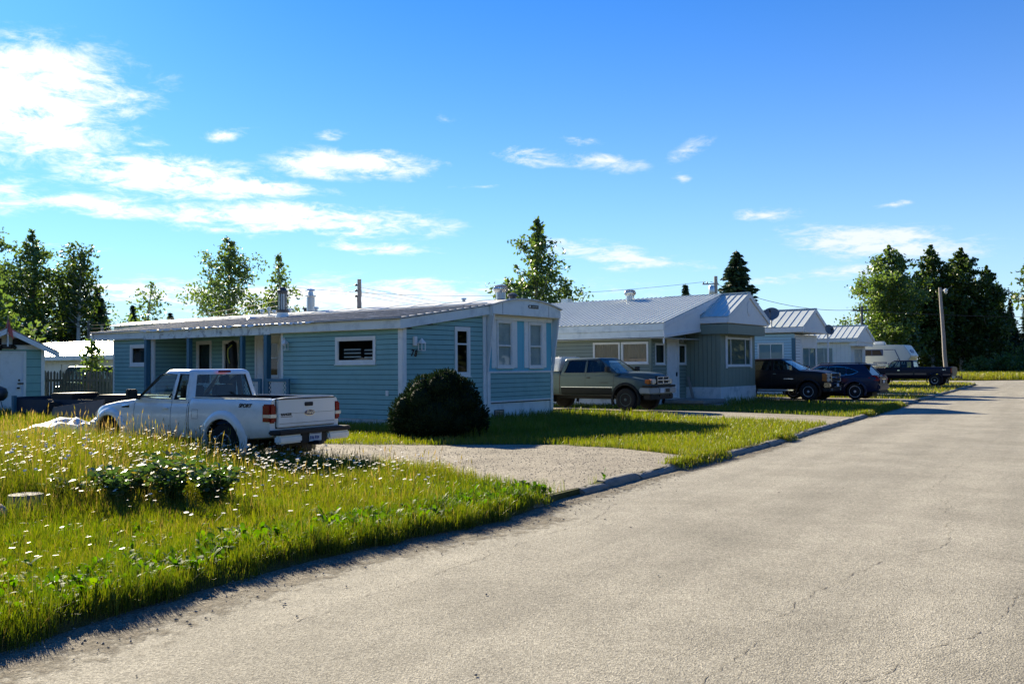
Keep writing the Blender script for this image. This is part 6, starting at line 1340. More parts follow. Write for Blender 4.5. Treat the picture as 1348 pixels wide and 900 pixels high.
def white_pickup():
    a = 148.5; f = (math.cos(rad(a)), math.sin(rad(a)))
    S = dict(name='pickup_truck', label='white extended cab pickup parked on the gravel behind the daisies', cat='pickup truck', loc=(-5.60, 16.84, .09), rz=a, paint='white_car', w=.86, xF=2.52, xR=-2.50, xaf=1.83, xar=-1.36, rw=.37, arch=.455, tw=.25, zfloor=.72,
             wf=tab((-2.5, .84), (-2.3, .86), (1.6, .86), (2.1, .83), (2.35, .77), (2.47, .68), (2.52, .55)), zbf=tab((-2.5, .52), (-1.9, .47), (-.8, .44), (1.2, .44), (2.0, .46), (2.52, .52)),
             ztf=tab((-2.5, 1.185), (-.50, 1.185), (-.44, 1.12), (1.05, 1.12), (1.12, 1.145), (1.6, 1.10), (2.15, 1.02), (2.4, .94), (2.52, .82)), xs=[-.50, -.44, 1.05, 1.12, 2.45, 2.49], crown=.03,
             bed=(-2.44, -.52), gh=dict(zb=1.12, zr=1.70, f0=1.18, f1=.42, r0=-.45, r1=-.36, w0=.82, w1=.70),
             side_win=[[(.98, 1.19), (.05, 1.165), (.02, 1.60), (.42, 1.61), (.50, 1.575)], [(-.04, 1.165), (-.35, 1.165), (-.31, 1.59), (-.08, 1.60)]], rear_win=(1.17, 1.60, .13), seats=[.30], rim='alloy')
    t, k = vehicle(S)
    t.scale = (.97, .97, .97); k['flares']('white_car', .455, .60)
    k['line']([(1.07, 1.13), (1.07, .48), (.1, .46), (.02, .62), (.02, 1.15)], .010); k['line']([(.02, 1.15), (.02, 1.64)], .009); k['line']([(-.42, 1.15), (-.42, .5)], .012); k['line']([(.02, .46), (-.40, .46)], .01)
    k['line']([(2.3, .99), (1.9, 1.04), (1.5, 1.08), (1.10, 1.105)], .008); k['line']([(-.47, 1.13), (-.47, .47)], .02)
    k['line']([(-2.35, .99), (-.5, 1.0)], .006, 'white_car', off=.006, name='body_crease')
    k['line']([(-.72, .98), (-.72, .82), (-.56, .82), (-.56, .98), (-.72, .98)], .006, name='fuel_door')
    k['handle'](.16, .99, 'white_car', (1, -1)); k['mirror'](.93, 1.14, 'black_plastic', 1.05)
    # parking lamp, marker and badge on the wing
    k['patch'](1.22, 1.45, .985, 1.035, 'chrome', 'fender_badge'); k['patch'](2.33, 2.43, .80, .92, 'amber_lens', 'side_marker')
    for sg in (1, -1):
        bxp(t, 'headlight', 'clear_lens', 2.36, 2.50, sg*.70-.14 if sg > 0 else -.84+.14-.14, sg*.70+.0 if sg > 0 else -.56, .76, .90, .03)
    bxp(t, 'grille', 'black_plastic', 2.46, 2.545, -.5, .5, .72, .88, .02)
    b = bxp(t, 'front_bumper', 'reflector', 2.34, 2.63, -.80, .80, .46, .68, .05); bxp(t, 'air_dam', 'black_plastic', 2.36, 2.56, -.7, .7, .34, .459, .03, par=b)
    # rear: tailgate, lights, step bumper
    tg = bxp(t, 'tailgate', 'white_car', -2.555, -2.485, -.70, .70, .70, 1.175, .012); bxp(t, 'tailgate_gap', 'black_trim', -2.508, -2.50, -.715, .715, .685, 1.18, 0)
    bxp(t, 'tailgate_trim', 'black_plastic', -2.56, -2.47, -.69, .69, 1.172, 1.192, .005, par=tg)
    bxp(t, 'tailgate_handle', 'black_plastic', -2.568, -2.55, -.13, .08, 1.045, 1.115, .012, par=tg)
    a2 = MB(); a2.box(-2.562, -2.553, -.67, .67, .76, .765); a2.box(-2.562, -2.553, -.67, .67, .93, .933); a2.build('crease', 'silver_car', tg)
    def ellip(ry, rz, n=32): return [(-.04+ry*math.cos(q*2*math.pi/n), .93+rz*math.sin(q*2*math.pi/n)) for q in range(n)]
    e = MB().prism(ellip(.125, .052), 'x', -2.566, -2.553).build('maker_badge', 'chrome', tg); MB().prism(ellip(.117, .045), 'x', -2.569, -2.5665).build('badge_field', 'badge_blue', e)
    text_obj('badge_script', 'Ford', .088, 'silver_ink', e, (-2.571, .045, .905), (rad(90), 0, rad(-90)), shear=.35, ax='LEFT', bold=.002)
    text_obj('model_lettering', 'RANGER', .055, 'ink', tg, (-2.558, .64, .90), (rad(90), 0, rad(-90)), shear=.2, bold=.003, sx=1.15); bxp(t, 'badge_underline', 'tan_stripe', -2.559, -2.5555, .37, .64, .872, .882, 0, par=tg)
    for sg in (1, -1):
        y0, y1 = sorted((sg*.715, sg*.862)); L = bxp(t, 'tail_light', 'red_lens', -2.535, -2.33, y0, y1, .78, 1.10, .025, smooth_=40)
        p0, p1 = sorted((sg*.72, sg*.8655)); bxp(t, 'reverse_lens', 'clear_lens', -2.545, -2.36, p0, p1, .87, .93, .004, par=L)
        y0, y1 = sorted((sg*.32, sg*.87)); a2 = MB(); a2.prism([(y0, .44), (y1, .44), (y1, .58), (y0, .58)], 'x', -2.76, -2.62); a2.build('bumper_end', 'white_car', t, bevel=.03)
    bp = bxp(t, 'rear_bumper', 'black_plastic', -2.78, -2.50, -.88, .88, .585, .66, .02); bxp(t, 'step_well', 'black_plastic', -2.72, -2.56, -.31, .31, .42, .58, .01, par=bp)
    pl = bxp(t, 'licence_plate', 'plate', -2.735, -2.722, -.16, .14, .44, .59, .004); pm = MB(); [pm.box(-2.7375, -2.7355, .10-.036*q-(.012 if q > 2 else 0), .124-.036*q-(.012 if q > 2 else 0), .475+.006*(q % 2), .535-.005*(q % 3)) for q in range(6)]; pm.build('plate_characters', 'plate_ink', pl); bxp(t, 'plate_band', 'plate_ink', -2.7375, -2.7355, -.13, .11, .565, .578, 0, par=pl)
    bxp(t, 'brake_light', 'red_lens', -.465, -.40, -.13, .13, 1.635, 1.672, .008)
    hp = k['hit'](-2.0, 1.08, 1)
    text_obj('side_lettering', 'SPORT', .088, 'ink', t, (-1.76, .848, 1.04), (rad(90), 0, rad(180)), shear=.3, bold=.004, sx=1.15)
    bxp(t, 'hitch', 'black_plastic', -2.86, -2.6, -.05, .05, .38, .45, .01)
    for y in (.66, -.66): bxp(t, 'mud_flap', 'black_plastic', -1.90, -1.88, y-.13, y+.13, .16, .55, .004)
    bxp(t, 'muffler', 'dark_metal', -2.45, -1.95, -.62, -.40, .34, .52, .04)
    for sg in (1, -1):
        y0, y1 = sorted((sg*.735, sg*.80)); bxp(t, 'bed_rail_cap', 'white_car', -2.44, -.50, y0, y1, 1.188, 1.202, .006)
white_pickup()

def grey_pickup():
    px, py = 4.05, 32.36; xa = 1.75; y0 = .86
    loc = (px+E1[0]*y0-EX[0]*xa, py+E1[1]*y0-EX[1]*xa, .14)
    S = dict(name='pickup_truck', label='silver grey two tone pickup with a white canopy between the blue and green homes', cat='pickup truck', loc=loc, rz=-36.5, paint='silver_car', w=.96, xF=2.72, xR=-3.05, xaf=1.75, xar=-1.95, rw=.40, arch=.50, tw=.27, zfloor=.80,
             wf=tab((-3.05, .94), (1.0, .96), (2.2, .95), (2.45, .90), (2.64, .82), (2.72, .76)), zbf=tab((-3.05, .62), (-1, .52), (1., .52), (2.72, .56)),
             ztf=tab((-3.05, 1.40), (-1.07, 1.40), (-1.0, 1.33), (1.25, 1.33), (1.4, 1.25), (2.0, 1.20), (2.45, 1.12), (2.6, 1.04), (2.72, .92)), xs=[-1.07, -1.0, 1.25, 1.4, 2.66, 2.7], crown=.02,
             bed=(-2.98, -1.1), gh=dict(zb=1.33, zr=1.90, f0=1.42, f1=.62, r0=-1.02, r1=-.94, w0=.92, w1=.72), glass='car_glass', rear_glass='tint_glass',
             side_win=[[(1.10, 1.39), (.12, 1.36), (.10, 1.80), (.58, 1.81), (.66, 1.77)], [(.04, 1.36), (-.84, 1.36), (-.72, 1.77), (-.62, 1.80), (.02, 1.80)]], rear_win=(1.4, 1.78, .14), seats=[.45, -.45], rim='silver_car', spokes=8)
    t, k = vehicle(S)
    # raised bonnet between dropped wings
    V = []; xs = [1.05, 1.4, 1.8, 2.2, 2.5, 2.66, 2.71]; zt = [1.37, 1.37, 1.375, 1.36, 1.32, 1.26, 1.20]; ww = [.78, .72, .62, .55, .50, .47, .45]
    for x, z, q in zip(xs, zt, ww):
        half = [(q*1.18, 1.0), (q*1.12, z-.16), (q*1.03, z-.07), (q*.93, z-.02), (q*.7, z), (0, z+.025)]; ring = half+[(-y, zz) for y, zz in half[-2::-1]]; V += [(x, y, zz) for y, zz in ring]
    n = 11; MB().add(V, [(i*n+j, i*n+j+1, (i+1)*n+j+1, (i+1)*n+j) for i in range(len(xs)-1) for j in range(n-1)]+[tuple(range((len(xs)-1)*n, len(xs)*n))]).build('bonnet', 'silver_car', t, smooth=40)
    k['patch'](-.98, 1.20, .54, .82, 'grey_car', 'lower_door_panel', n=16); k['patch'](-3.0, -2.50, .64, .82, 'grey_car', 'lower_bed_panel')
    k['line']([(-.97, .835), (1.22, .835)], .02, 'silver_ink', off=.006, name='side_moulding')
    k['flares']('grey_car', .50, .60, thick=.035)
    k['line']([(1.27, 1.33), (1.27, .55), (.12, .55), (.08, .75), (.08, 1.35)], .012); k['line']([(.08, .55), (-.9, .55)], .012); k['line']([(-1.035, 1.36), (-1.035, .54)], .05); k['line']([(.08, 1.35), (.08, 1.84)], .01)
    k['handle'](.22, 1.18, 'black_plastic'); k['mirror'](1.10, 1.36, 'black_plastic', 1.15)
    gr = bxp(t, 'grille_surround', 'black_plastic', 2.58, 2.74, -.47, .47, .93, 1.24, .04)
    a = MB(); a.box(2.742, 2.765, -.42, .42, 1.07, 1.11); a.box(2.742, 2.766, -.03, .03, .96, 1.2); a.box(2.740, 2.76, -.43, .43, .945, .975); a.box(2.740, 2.76, -.43, .43, 1.19, 1.215)
    for y in (-.42, .40): a.box(2.740, 2.76, y, y+.025, .945, 1.215)
    a.build('crosshair_bar', 'silver_ink', gr, bevel=.006, segs=1)
    for y in (-.40, .40): bxp(t, 'tow_hook', 'ink', 2.80, 2.86, y-.04, y+.04, .50, .58, .01)
    for sg in (1, -1):
        y0, y1 = sorted((sg*.49, sg*.76)); H = bxp(t, 'headlight', 'clear_lens', 2.54, 2.735, y0, y1, .95, 1.13, .03, smooth_=40); y0, y1 = sorted((sg*.77, sg*.87)); bxp(t, 'indicator', 'amber_lens', 2.46, 2.69, y0, y1, .95, 1.11, .03, smooth_=40)
        y0, y1 = sorted((sg*.42, sg*.96)); a = MB(); a.prism([(2.30, y0 if sg > 0 else y0), (2.80, y0), (2.78, y1), (2.30, y1)] if sg > 0 else [(2.30, y0), (2.74, y0), (2.82, y1), (2.30, y1)], 'z', .62, .82)
        a.build('bumper_corner', 'reflector', t, bevel=.03)
    b = bxp(t, 'front_bumper', 'reflector', 2.55, 2.82, -.418, .418, .62, .83, .03); bxp(t, 'bumper_top', 'black_plastic', 2.38, 2.80, -.94, .94, .832, .915, .03, par=b); bxp(t, 'air_dam', 'black_plastic', 2.4, 2.72, -.85, .85, .40, .615, .03, par=b)
    bxp(t, 'front_plate', 'plate', 2.822, 2.832, -.36, -.06, .64, .79, .004); bxp(t, 'bumper_slot', 'ink', 2.822, 2.828, .05, .36, .66, .78, .004, par=b)
    a = MB()
    for q in range(7): a.box(.70+.052*q, .70+.052*q+(.036 if q % 3 else .022), -.968, -.962, .985, 1.02)
    a.build('door_badge', 'dark_metal', t)
    # canopy over the bed
    c = MB(); prof = [(-.88, 1.41), (-.84, 1.60), (-.70, 1.90), (-.6, 1.94), (.6, 1.94), (.70, 1.90), (.84, 1.60), (.88, 1.41)]; c.prism(prof, 'x', -3.03, -1.12); cn = c.build('canopy', 'white_paint', t, bevel=.03, smooth=35)
    for sg in (1, -1): MB().add([(x, sg*y, z) for x, z, y in ((-1.35, 1.52, .868), (-2.8, 1.52, .868), (-2.7, 1.80, .765), (-1.35, 1.80, .765))], [(0, 1, 2, 3)]).build('canopy_window', 'tint_glass', cn, fix=False)
    for x in (-1.3, -2.7): bxp(t, 'roof_rail', 'galv', x-.03, x+.03, -.6, .6, 1.945, 1.985, .008, par=cn)
    bxp(t, 'tailgate', 'silver_car', -3.10, -3.03, -.78, .78, .80, 1.38, .015); bxp(t, 'rear_bumper', 'chrome', -3.25, -3.06, -.92, .92, .58, .76, .03)
    for sg in (1, -1): y0, y1 = sorted((sg*.79, sg*.93)); bxp(t, 'tail_light', 'red_lens', -3.08, -3.0, y0, y1, .92, 1.30, .02)
grey_pickup()

def black_pickup():
    px, py = 13.25, 40.75; xa = 1.85; y0 = .86; loc = (px+E1[0]*y0-EX[0]*xa, py+E1[1]*y0-EX[1]*xa, .12)
    S = dict(name='pickup_truck', label='black crew cab pickup with a chrome grille and bumper beside the green home', cat='pickup truck', loc=loc, rz=-36.5, paint='black_car', w=.99, xF=2.72, xR=-3.0, xaf=1.85, xar=-1.85, rw=.41, arch=.50, tw=.28, zfloor=.80,
             wf=tab((-3.0, .96), (1.0, .985), (2.3, .985), (2.5, .95), (2.66, .88), (2.72, .8)), zbf=tab((-3.0, .6), (-1, .50), (1., .50), (2.72, .55)),
             ztf=tab((-3.0, 1.40), (-1.70, 1.40), (-1.64, 1.34), (1.30, 1.34), (1.42, 1.36), (2.2, 1.32), (2.55, 1.26), (2.66, 1.20), (2.72, 1.05)), xs=[-1.70, -1.64, 1.30, 1.42, 2.69], crown=.04,
             bed=(-2.92, -1.74), gh=dict(zb=1.34, zr=1.90, f0=1.48, f1=.62, r0=-1.65, r1=-1.57, w0=.94, w1=.73), glass='car_glass', rear_glass='tint_glass',
             side_win=[[(1.16, 1.40), (.24, 1.38), (.22, 1.80), (.56, 1.81), (.66, 1.77)], [(.14, 1.38), (-1.40, 1.38), (-1.34, 1.70), (-1.25, 1.79), (.12, 1.80)]], rear_win=(1.42, 1.78, .16), seats=[.5, -.55], rim='alloy', spokes=6)
    t, k = vehicle(S)
    k['flares']('black_car', .50, .58, thick=.03); k['line']([(1.32, 1.34), (1.32, .55), (.2, .55)], .012); k['line']([(.18, 1.38), (.18, .55), (-.9, .55), (-1.0, .8), (-1.02, 1.36)], .012); k['line']([(-1.67, 1.38), (-1.67, .54)], .03)
    k['handle'](.32, 1.20, 'chrome'); k['handle'](-.86, 1.20, 'chrome'); k['mirror'](1.14, 1.37, 'chrome', 1.15); k['line']([(.75, .98), (1.18, .98)], .035, 'silver_ink', off=.005, name='fender_badge')
    bxp(t, 'grille', 'black_plastic', 2.64, 2.76, -.60, .60, .84, 1.22, .02)
    a = MB(); a.box(2.762, 2.79, -.60, .60, .99, 1.06); a.box(2.762, 2.78, -.61, .61, 1.20, 1.235); a.box(2.762, 2.78, -.61, .61, .825, .85)
    for y in (-.62, .585): a.box(2.758, 2.785, y, y+.035, .825, 1.235)
    g = a.build('grille_bar', 'chrome', t, bevel=.008, segs=1); a = MB(); a.prism([(y, z) for y, z in ((-.13, 1.005), (-.04, 1.005), (-.04, .975), (.04, .975), (.04, 1.005), (.13, 1.005), (.13, 1.045), (.04, 1.045), (.04, 1.075), (-.04, 1.075), (-.04, 1.045), (-.13, 1.045))], 'x', 2.791, 2.80); a.build('maker_badge', 'tan_stripe', g)
    for sg in (1, -1):
        y0, y1 = sorted((sg*.63, sg*.88)); bxp(t, 'headlight', 'clear_lens', 2.52, 2.745, y0, y1, 1.03, 1.23, .025, smooth_=40); bxp(t, 'headlight', 'clear_lens', 2.52, 2.745, y0, y1, .85, 1.022, .025, smooth_=40)
        y0, y1 = sorted((sg*.885, sg*.955)); bxp(t, 'indicator', 'amber_lens', 2.45, 2.66, y0, y1, .87, 1.21, .02)
    b = bxp(t, 'front_bumper', 'chrome', 2.50, 2.86, -.97, .97, .60, .81, .05, smooth_=40); bxp(t, 'air_dam', 'black_plastic', 2.45, 2.78, -.9, .9, .42, .595, .03, par=b)
    for sg in (1, -1): bxp(t, 'fog_light', 'clear_lens', 2.78, 2.80, sg*.62-.06, sg*.62+.06, .45, .55, .02, par=b)
    bxp(t, 'front_plate', 'plate', 2.862, 2.872, -.15, .15, .62, .77, .004)
    for sg in (1, -1): y0, y1 = sorted((sg*.93, sg*1.03)); bxp(t, 'side_step', 'chrome', -1.1, 1.2, y0, y1, .44, .50, .02)
    bxp(t, 'tailgate', 'black_car', -3.06, -2.98, -.8, .8, .8, 1.39, .015); bxp(t, 'rear_bumper', 'chrome', -3.2, -3.02, -.94, .94, .56, .74, .03)
black_pickup()

def blue_suv():
    px, py = 15.75, 41.9; xa = -1.43; y0 = .80; a = 143.5; loc = (0, 0)
    # nose points away from the road; the visible side is the left one
    f = (math.cos(rad(a)), math.sin(rad(a))); l = (-f[1], f[0]); loc = (px-l[0]*y0-f[0]*xa, py-l[1]*y0-f[1]*xa, .12)
    S = dict(name='suv', label='dark blue suv seen from behind its left side, next to the black pickup', cat='car', loc=loc, rz=a, paint='blue_car', w=.915, xF=2.35, xR=-2.42, xaf=1.43, xar=-1.43, rw=.365, arch=.44, tw=.24, zfloor=.5,
             wf=tab((-2.42, .76), (-2.36, .82), (-2.2, .87), (-1.6, .915), (1.7, .91), (2.1, .85), (2.28, .74), (2.35, .62)), zbf=tab((-2.42, .36), (-1.9, .32), (-.9, .26), (1, .26), (2.35, .34)),
             ztf=tab((-2.42, .96), (-2.38, 1.02), (-2.25, 1.10), (-1.2, 1.09), (.9, 1.02), (1.05, 1.04), (1.7, .97), (2.15, .86), (2.35, .68)), xs=[-2.4, -2.3, 2.3], crown=.03,
             gh=dict(zb=1.0, zr=1.64, f0=1.35, f1=.35, r0=-2.26, r1=-1.78, w0=.86, w1=.63, pw=1.3), rear_glass='tint_glass', chrome_seal=True,
             side_win=[[(.92, 1.10), (-.10, 1.10), (-.14, 1.50), (.18, 1.50), (.40, 1.44)], [(-.22, 1.10), (-.98, 1.11), (-.98, 1.47), (-.6, 1.50), (-.26, 1.50)], [(-1.06, 1.12), (-1.32, 1.17), (-1.55, 1.27), (-1.06, 1.46)]], rear_win=(1.12, 1.50, .12), seats=[.25, -.75], rim='alloy', spokes=7, rimf=.70)
    t, k = vehicle(S)
    k['flares']('blue_car', .44, .53, thick=.035)
    k['line']([(1.0, 1.03), (1.05, .60), (.95, .32), (-.05, .30)], .009); k['line']([(-.18, 1.05), (-.16, .30)], .009); k['line']([(-.16, .31), (-.9, .31), (-1.04, .6), (-1.05, .9), (-1.2, 1.08)], .009)
    k['handle'](.05, .93, 'blue_car'); k['handle'](-.85, .95, 'blue_car'); k['mirror'](.86, 1.07, 'blue_car', .9); k['line']([(-.95, .31), (.95, .31)], .10, 'black_plastic', off=.006, name='sill_cladding')
    for sg in (1, -1):
        pr = [(-2.00, .99), (-2.14, 1.11), (-2.38, 1.10), (-2.485, .94), (-2.44, .84), (-2.28, .86)]; V = []   # wraps from the tailgate onto the wing
        for x, z in pr: p = k['hit'](max(x, -2.36), z, sg); V.append((x, sg*((abs(p.y) if p else .78)+.014-(.05 if x < -2.4 else 0)), z))
        V += [(x, sg*.5, z) for x, z in pr]; n = len(pr); MB().add(V, [tuple(range(n)), tuple(range(2*n-1, n-1, -1))]+[(i, i+n, (i+1) % n+n, (i+1) % n) for i in range(n)]).build('tail_light', 'red_lens', t, bevel=.012)
        a = MB(); a.tube([(.25, sg*.63, 1.63), (.15, sg*.63, 1.68), (-1.5, sg*.61, 1.68), (-1.6, sg*.61, 1.62)], .018, n=8); a.build('roof_rail', 'dark_metal', t, smooth=50)
        y0, y1 = sorted((sg*.5, sg*.75)); bxp(t, 'headlight', 'clear_lens', 2.18, 2.33, y0, y1, .70, .84, .03)
    bxp(t, 'rear_bumper', 'blue_car', -2.52, -2.36, -.80, .80, .42, .70, .06, smooth_=50); bxp(t, 'bumper_insert', 'black_plastic', -2.50, -2.34, -.78, .78, .30, .415, .03)
    tg = bxp(t, 'liftgate', 'blue_car', -2.475, -2.40, -.62, .62, .72, 1.06, .02); bxp(t, 'plate_recess', 'black_plastic', -2.480, -2.47, -.28, .28, .74, .90, .01, par=tg); bxp(t, 'licence_plate', 'plate', -2.492, -2.481, -.15, .15, .75, .88, .004, par=tg); bxp(t, 'gate_bar', 'chrome', -2.495, -2.478, -.33, .33, .91, .94, .008, par=tg)
    bxp(t, 'gate_badge', 'tan_stripe', -2.488, -2.477, -.09, .09, .97, 1.01, .008, par=tg)
    a = MB(); a.prism([(-1.72, 1.585), (-2.08, 1.56), (-2.06, 1.60), (-1.72, 1.635)], 'y', -.56, .56); a.build('spoiler', 'blue_car', t, bevel=.01)
    a = MB(); a.lathe([(.035, 0), (.035, .06)], (-2.47, -.5, .33), 'x', n=12); a.build('tailpipe', 'chrome', t)
    bxp(t, 'wiper', 'ink', -2.31, -2.27, -.3, .05, 1.115, 1.13, .003)
blue_suv()

def navy_pickup():
    px, py = 30.45, 65.73; xa = -1.95; a = 143.5; f = (math.cos(rad(a)), math.sin(rad(a))); l = (-f[1], f[0]); y0 = .86; loc = (px-l[0]*y0-f[0]*xa, py-l[1]*y0-f[1]*xa, .13)
    S = dict(name='pickup_truck', label='dark navy pickup with tan side stripes parked in front of the white camper', cat='pickup truck', loc=loc, rz=a, paint='navy_car', w=.98, xF=2.9, xR=-3.05, xaf=1.95, xar=-1.95, rw=.41, arch=.49, tw=.28, zfloor=.82,
             wf=tab((-3.05, .96), (2.3, .98), (2.75, .95), (2.9, .90)), zbf=tab((-3.05, .62), (2.9, .56)), ztf=tab((-3.05, 1.36), (-.58, 1.36), (-.52, 1.30), (1.4, 1.30), (1.5, 1.30), (2.6, 1.24), (2.84, 1.2), (2.9, 1.1)), xs=[-.58, -.52, 1.4, 2.87],
             bed=(-2.97, -.62), gh=dict(zb=1.30, zr=1.86, f0=1.55, f1=.95, r0=-.55, r1=-.45, w0=.92, w1=.74), side_win=[[(1.3, 1.36), (.42, 1.34), (.42, 1.76), (.92, 1.77), (1.0, 1.73)], [(.32, 1.34), (-.38, 1.34), (-.33, 1.74), (.32, 1.76)]], rear_win=(1.38, 1.74, .13), seats=[.6], rim='galv', spokes=8)
    t, k = vehicle(S)
    k['flares']('navy_car', .49, .57, thick=.03); k['line']([(-1.4, .86), (-.6, .86)], .13, 'tan_stripe', off=.004, name='side_stripe'); k['line']([(-.5, .86), (1.4, .86)], .13, 'tan_stripe', off=.004, name='side_stripe'); k['line']([(-3.0, .80), (-2.5, .80)], .13, 'tan_stripe', off=.004, name='side_stripe')
    k['line']([(-.55, 1.3), (-.55, .6)], .03); k['line']([(.38, 1.32), (.38, .6)], .012); k['line']([(1.42, 1.3), (1.42, .6)], .012); k['mirror'](1.25, 1.35, 'chrome'); k['handle'](.5, 1.12, 'chrome')
    text_obj('side_lettering', '4x4', .16, 'silver_ink', t, (-2.45, .972, 1.12), (rad(90), 0, rad(180)), shear=.2, bold=.004)
    bxp(t, 'tailgate', 'navy_car', -3.10, -3.03, -.78, .78, .78, 1.35, .015); bxp(t, 'rear_bumper', 'chrome', -3.28, -3.08, -.93, .93, .54, .72, .03)
    for sg in (1, -1): y0, y1 = sorted((sg*.80, sg*.975)); bxp(t, 'tail_light', 'red_lens', -3.09, -3.0, y0, y1, .92, 1.28, .02)
    a = MB(); a.box(-3.62, -3.28, -.05, .05, .48, .56); a.box(-3.60, -3.50, -.10, .10, .56, .62); a.lathe([(.035, 0), (.035, .08), (.05, .1), (.03, .15)], (-3.56, 0, .62), n=10); a.box(-3.45, -3.30, -.30, -.1, .60, .70); a.build('tow_hitch', 'dark_metal', t, bevel=.008)
    bxp(t, 'front_bumper', 'chrome', 2.85, 3.05, -.95, .95, .56, .76, .03); bxp(t, 'grille', 'chrome', 2.88, 2.94, -.5, .5, .82, 1.12, .02)
    for sg in (1, -1): y0, y1 = sorted((sg*.55, sg*.85)); bxp(t, 'headlight', 'clear_lens', 2.86, 2.935, y0, y1, .88, 1.1, .02)
navy_pickup()

def camper():
    c = W(H2, 0, 37.4); D_ = -1.7; t = thing('fifth_wheel_camper', 'white and pale green camper trailer with a raised overhanging nose beside the farthest home', 'camper', (c[0]+EX[0]*D_, c[1]+EX[1]*D_, GZ), -36.5)
    prof = [(-7, .55), (-2.0, .55), (-1.9, 1.42), (.15, 1.42), (.45, 1.72), (.82, 2.25), (.28, 3.10), (-7, 3.28)]
    MB().prism(prof, 'y', 0, 2.4).build('body', 'camper', t, bevel=.05, smooth=35)
    T = PL('side', 0)
    a = MB(); tbox(a, T, -2.85, -1.25, 2.28, 2.78, .002, .02); w = a.build('window', 'camper_blue', t, bevel=.01); a = MB(); a.add([T(x, z, .024) for x, z in ((-2.78, 2.33), (-1.32, 2.33), (-1.45, 2.72), (-2.78, 2.72))], [(0, 1, 2, 3)]); a.build('pane', 'black_car', w, fix=False); bxp(t, 'mullion', 'camper_blue', -2.1, -2.06, -.03, -.021, 2.33, 2.72, 0, par=w)
    a = MB()
    for x0, x1, z in ((-7, -2.9, 2.66), (-1.2, -.45, 2.72)): tbox(a, T, x0, x1, z, z+.05, .002, .008)
    a.add([T(*p) for p in ((-.42, 2.75, .008), (-.36, 2.77, .008), (.0, 1.95, .008), (-.06, 1.93, .008))], [(0, 1, 2, 3)]); a.add([T(*p) for p in ((-.06, 1.95, .008), (.0, 1.93, .008), (-.28, 1.46, .008), (-.34, 1.48, .008))], [(0, 1, 2, 3)]); tbox(a, T, -1.8, -.3, 1.46, 1.50, .002, .008); a.build('side_stripe', 'camper_blue', t)
    a = MB(); tbox(a, T, -1.98, -.98, 1.66, 1.80, .002, .010); lt_ = a.build('side_lettering', 'camper_blue', t); a = MB(); rr = random.Random(4)
    for q in range(12): tbox(a, T, -1.93+.072*q, -1.93+.072*q+rr.uniform(.03, .05), 1.69, 1.69+rr.uniform(.05, .08), .011, .014)
    a.build('lettering_mark', 'camper', lt_); a = MB()
    for q in range(6): tbox(a, T, -.90+.075*q, -.90+.075*q+rr.uniform(.04, .055), 1.62, 1.62+rr.uniform(.08, .13), .002, .008)
    a.build('side_lettering', 'camper_blue', t)
    a = MB(); a.box(-.22, -.12, -.012, -.002, 1.96, 2.03); a.build('latch', 'ink', t)
    nrm = Vector((.85, 0, .54)).normalized(); dn = Vector((-.54, 0, .85)).normalized(); cc = Vector((.60, 1.2, 2.62))
    a = MB(); n = 20; V = [cc+nrm*.012+Vector((0, 1, 0))*.55*math.cos(q*2*math.pi/n)+dn*.17*math.sin(q*2*math.pi/n) for q in range(n)]; V += [v-nrm*.04 for v in V]; a.add(V, [tuple(range(n)), tuple(range(2*n-1, n-1, -1))]+[(i, i+n, (i+1) % n+n, (i+1) % n) for i in range(n)]); a.build('front_emblem', 'camper_blue', t)
    bxp(t, 'roof_unit', 'white_paint', -2.2, -1.4, .8, 1.6, 3.12, 3.42, .08); bxp(t, 'landing_leg', 'dark_metal', -1.75, -1.65, .25, .35, .02, 1.42, .005); bxp(t, 'landing_leg', 'dark_metal', -1.75, -1.65, 2.05, 2.15, .02, 1.42, .005)
    for x in (-5.6, -4.7):
        for y in (.12, 2.28): a = MB(); a.lathe([(.2, -.1), (.34, -.1), (.36, -.06), (.36, .06), (.34, .1), (.2, .1)], (x, y, .36), 'y', n=24); a.build('wheel', 'rubber', t)
camper()
# ------------------------------------------------------------------ street furniture and yard things
def pole(name, label, cat, base, top, r0, r1, arm=None, lamp=False, m='pole_wood', extra=None):
    t = thing(name, label, cat, base, 0); tp = Vector(top)-Vector(base); n = 10; r = random.Random(3)
    MB().tube([tuple(tp*(k/n)+Vector((r.uniform(-.012, .012), r.uniform(-.012, .012), 0))) for k in range(n+1)], [r0+(r1-r0)*k/n for k in range(n+1)], n=12).build('pole', m, t, smooth=50); return t, tp
t, tp = pole('street_lamp', 'leaning wooden pole carrying a small white lamp before the dark trees', 'street lamp', (34.05, 71.5, GZ), (33.65, 71.5, 7.7), .17, .115)
a = MB(); a.tube([tuple(tp+Vector((.1, 0, -.32))), tuple(tp+Vector((.28, -.02, -.14))), tuple(tp+Vector((.42, -.02, -.15)))], .025, n=8); a.build('lamp_arm', 'galv', t, smooth=50)
a = MB(); a.lathe([(.05, .15), (.13, .10), (.15, -.02), (.11, -.06)], tuple(tp+Vector((.45, -.02, -.24))), n=18); h = a.build('lamp_head', 'white_paint', t, smooth=40); a = MB(); a.lathe([(.11, -.06), (.12, -.16), (.07, -.24), (.01, -.26)], tuple(tp+Vector((.45, -.02, -.24))), n=18); a.build('lamp_globe', 'clear_lens', h, smooth=50)
t, tp = pole('utility_pole', 'utility pole with a transformer rising behind the green home roof', 'utility pole', (16.83, 75, 0), (16.83, 75, 9.05), .19, .14)
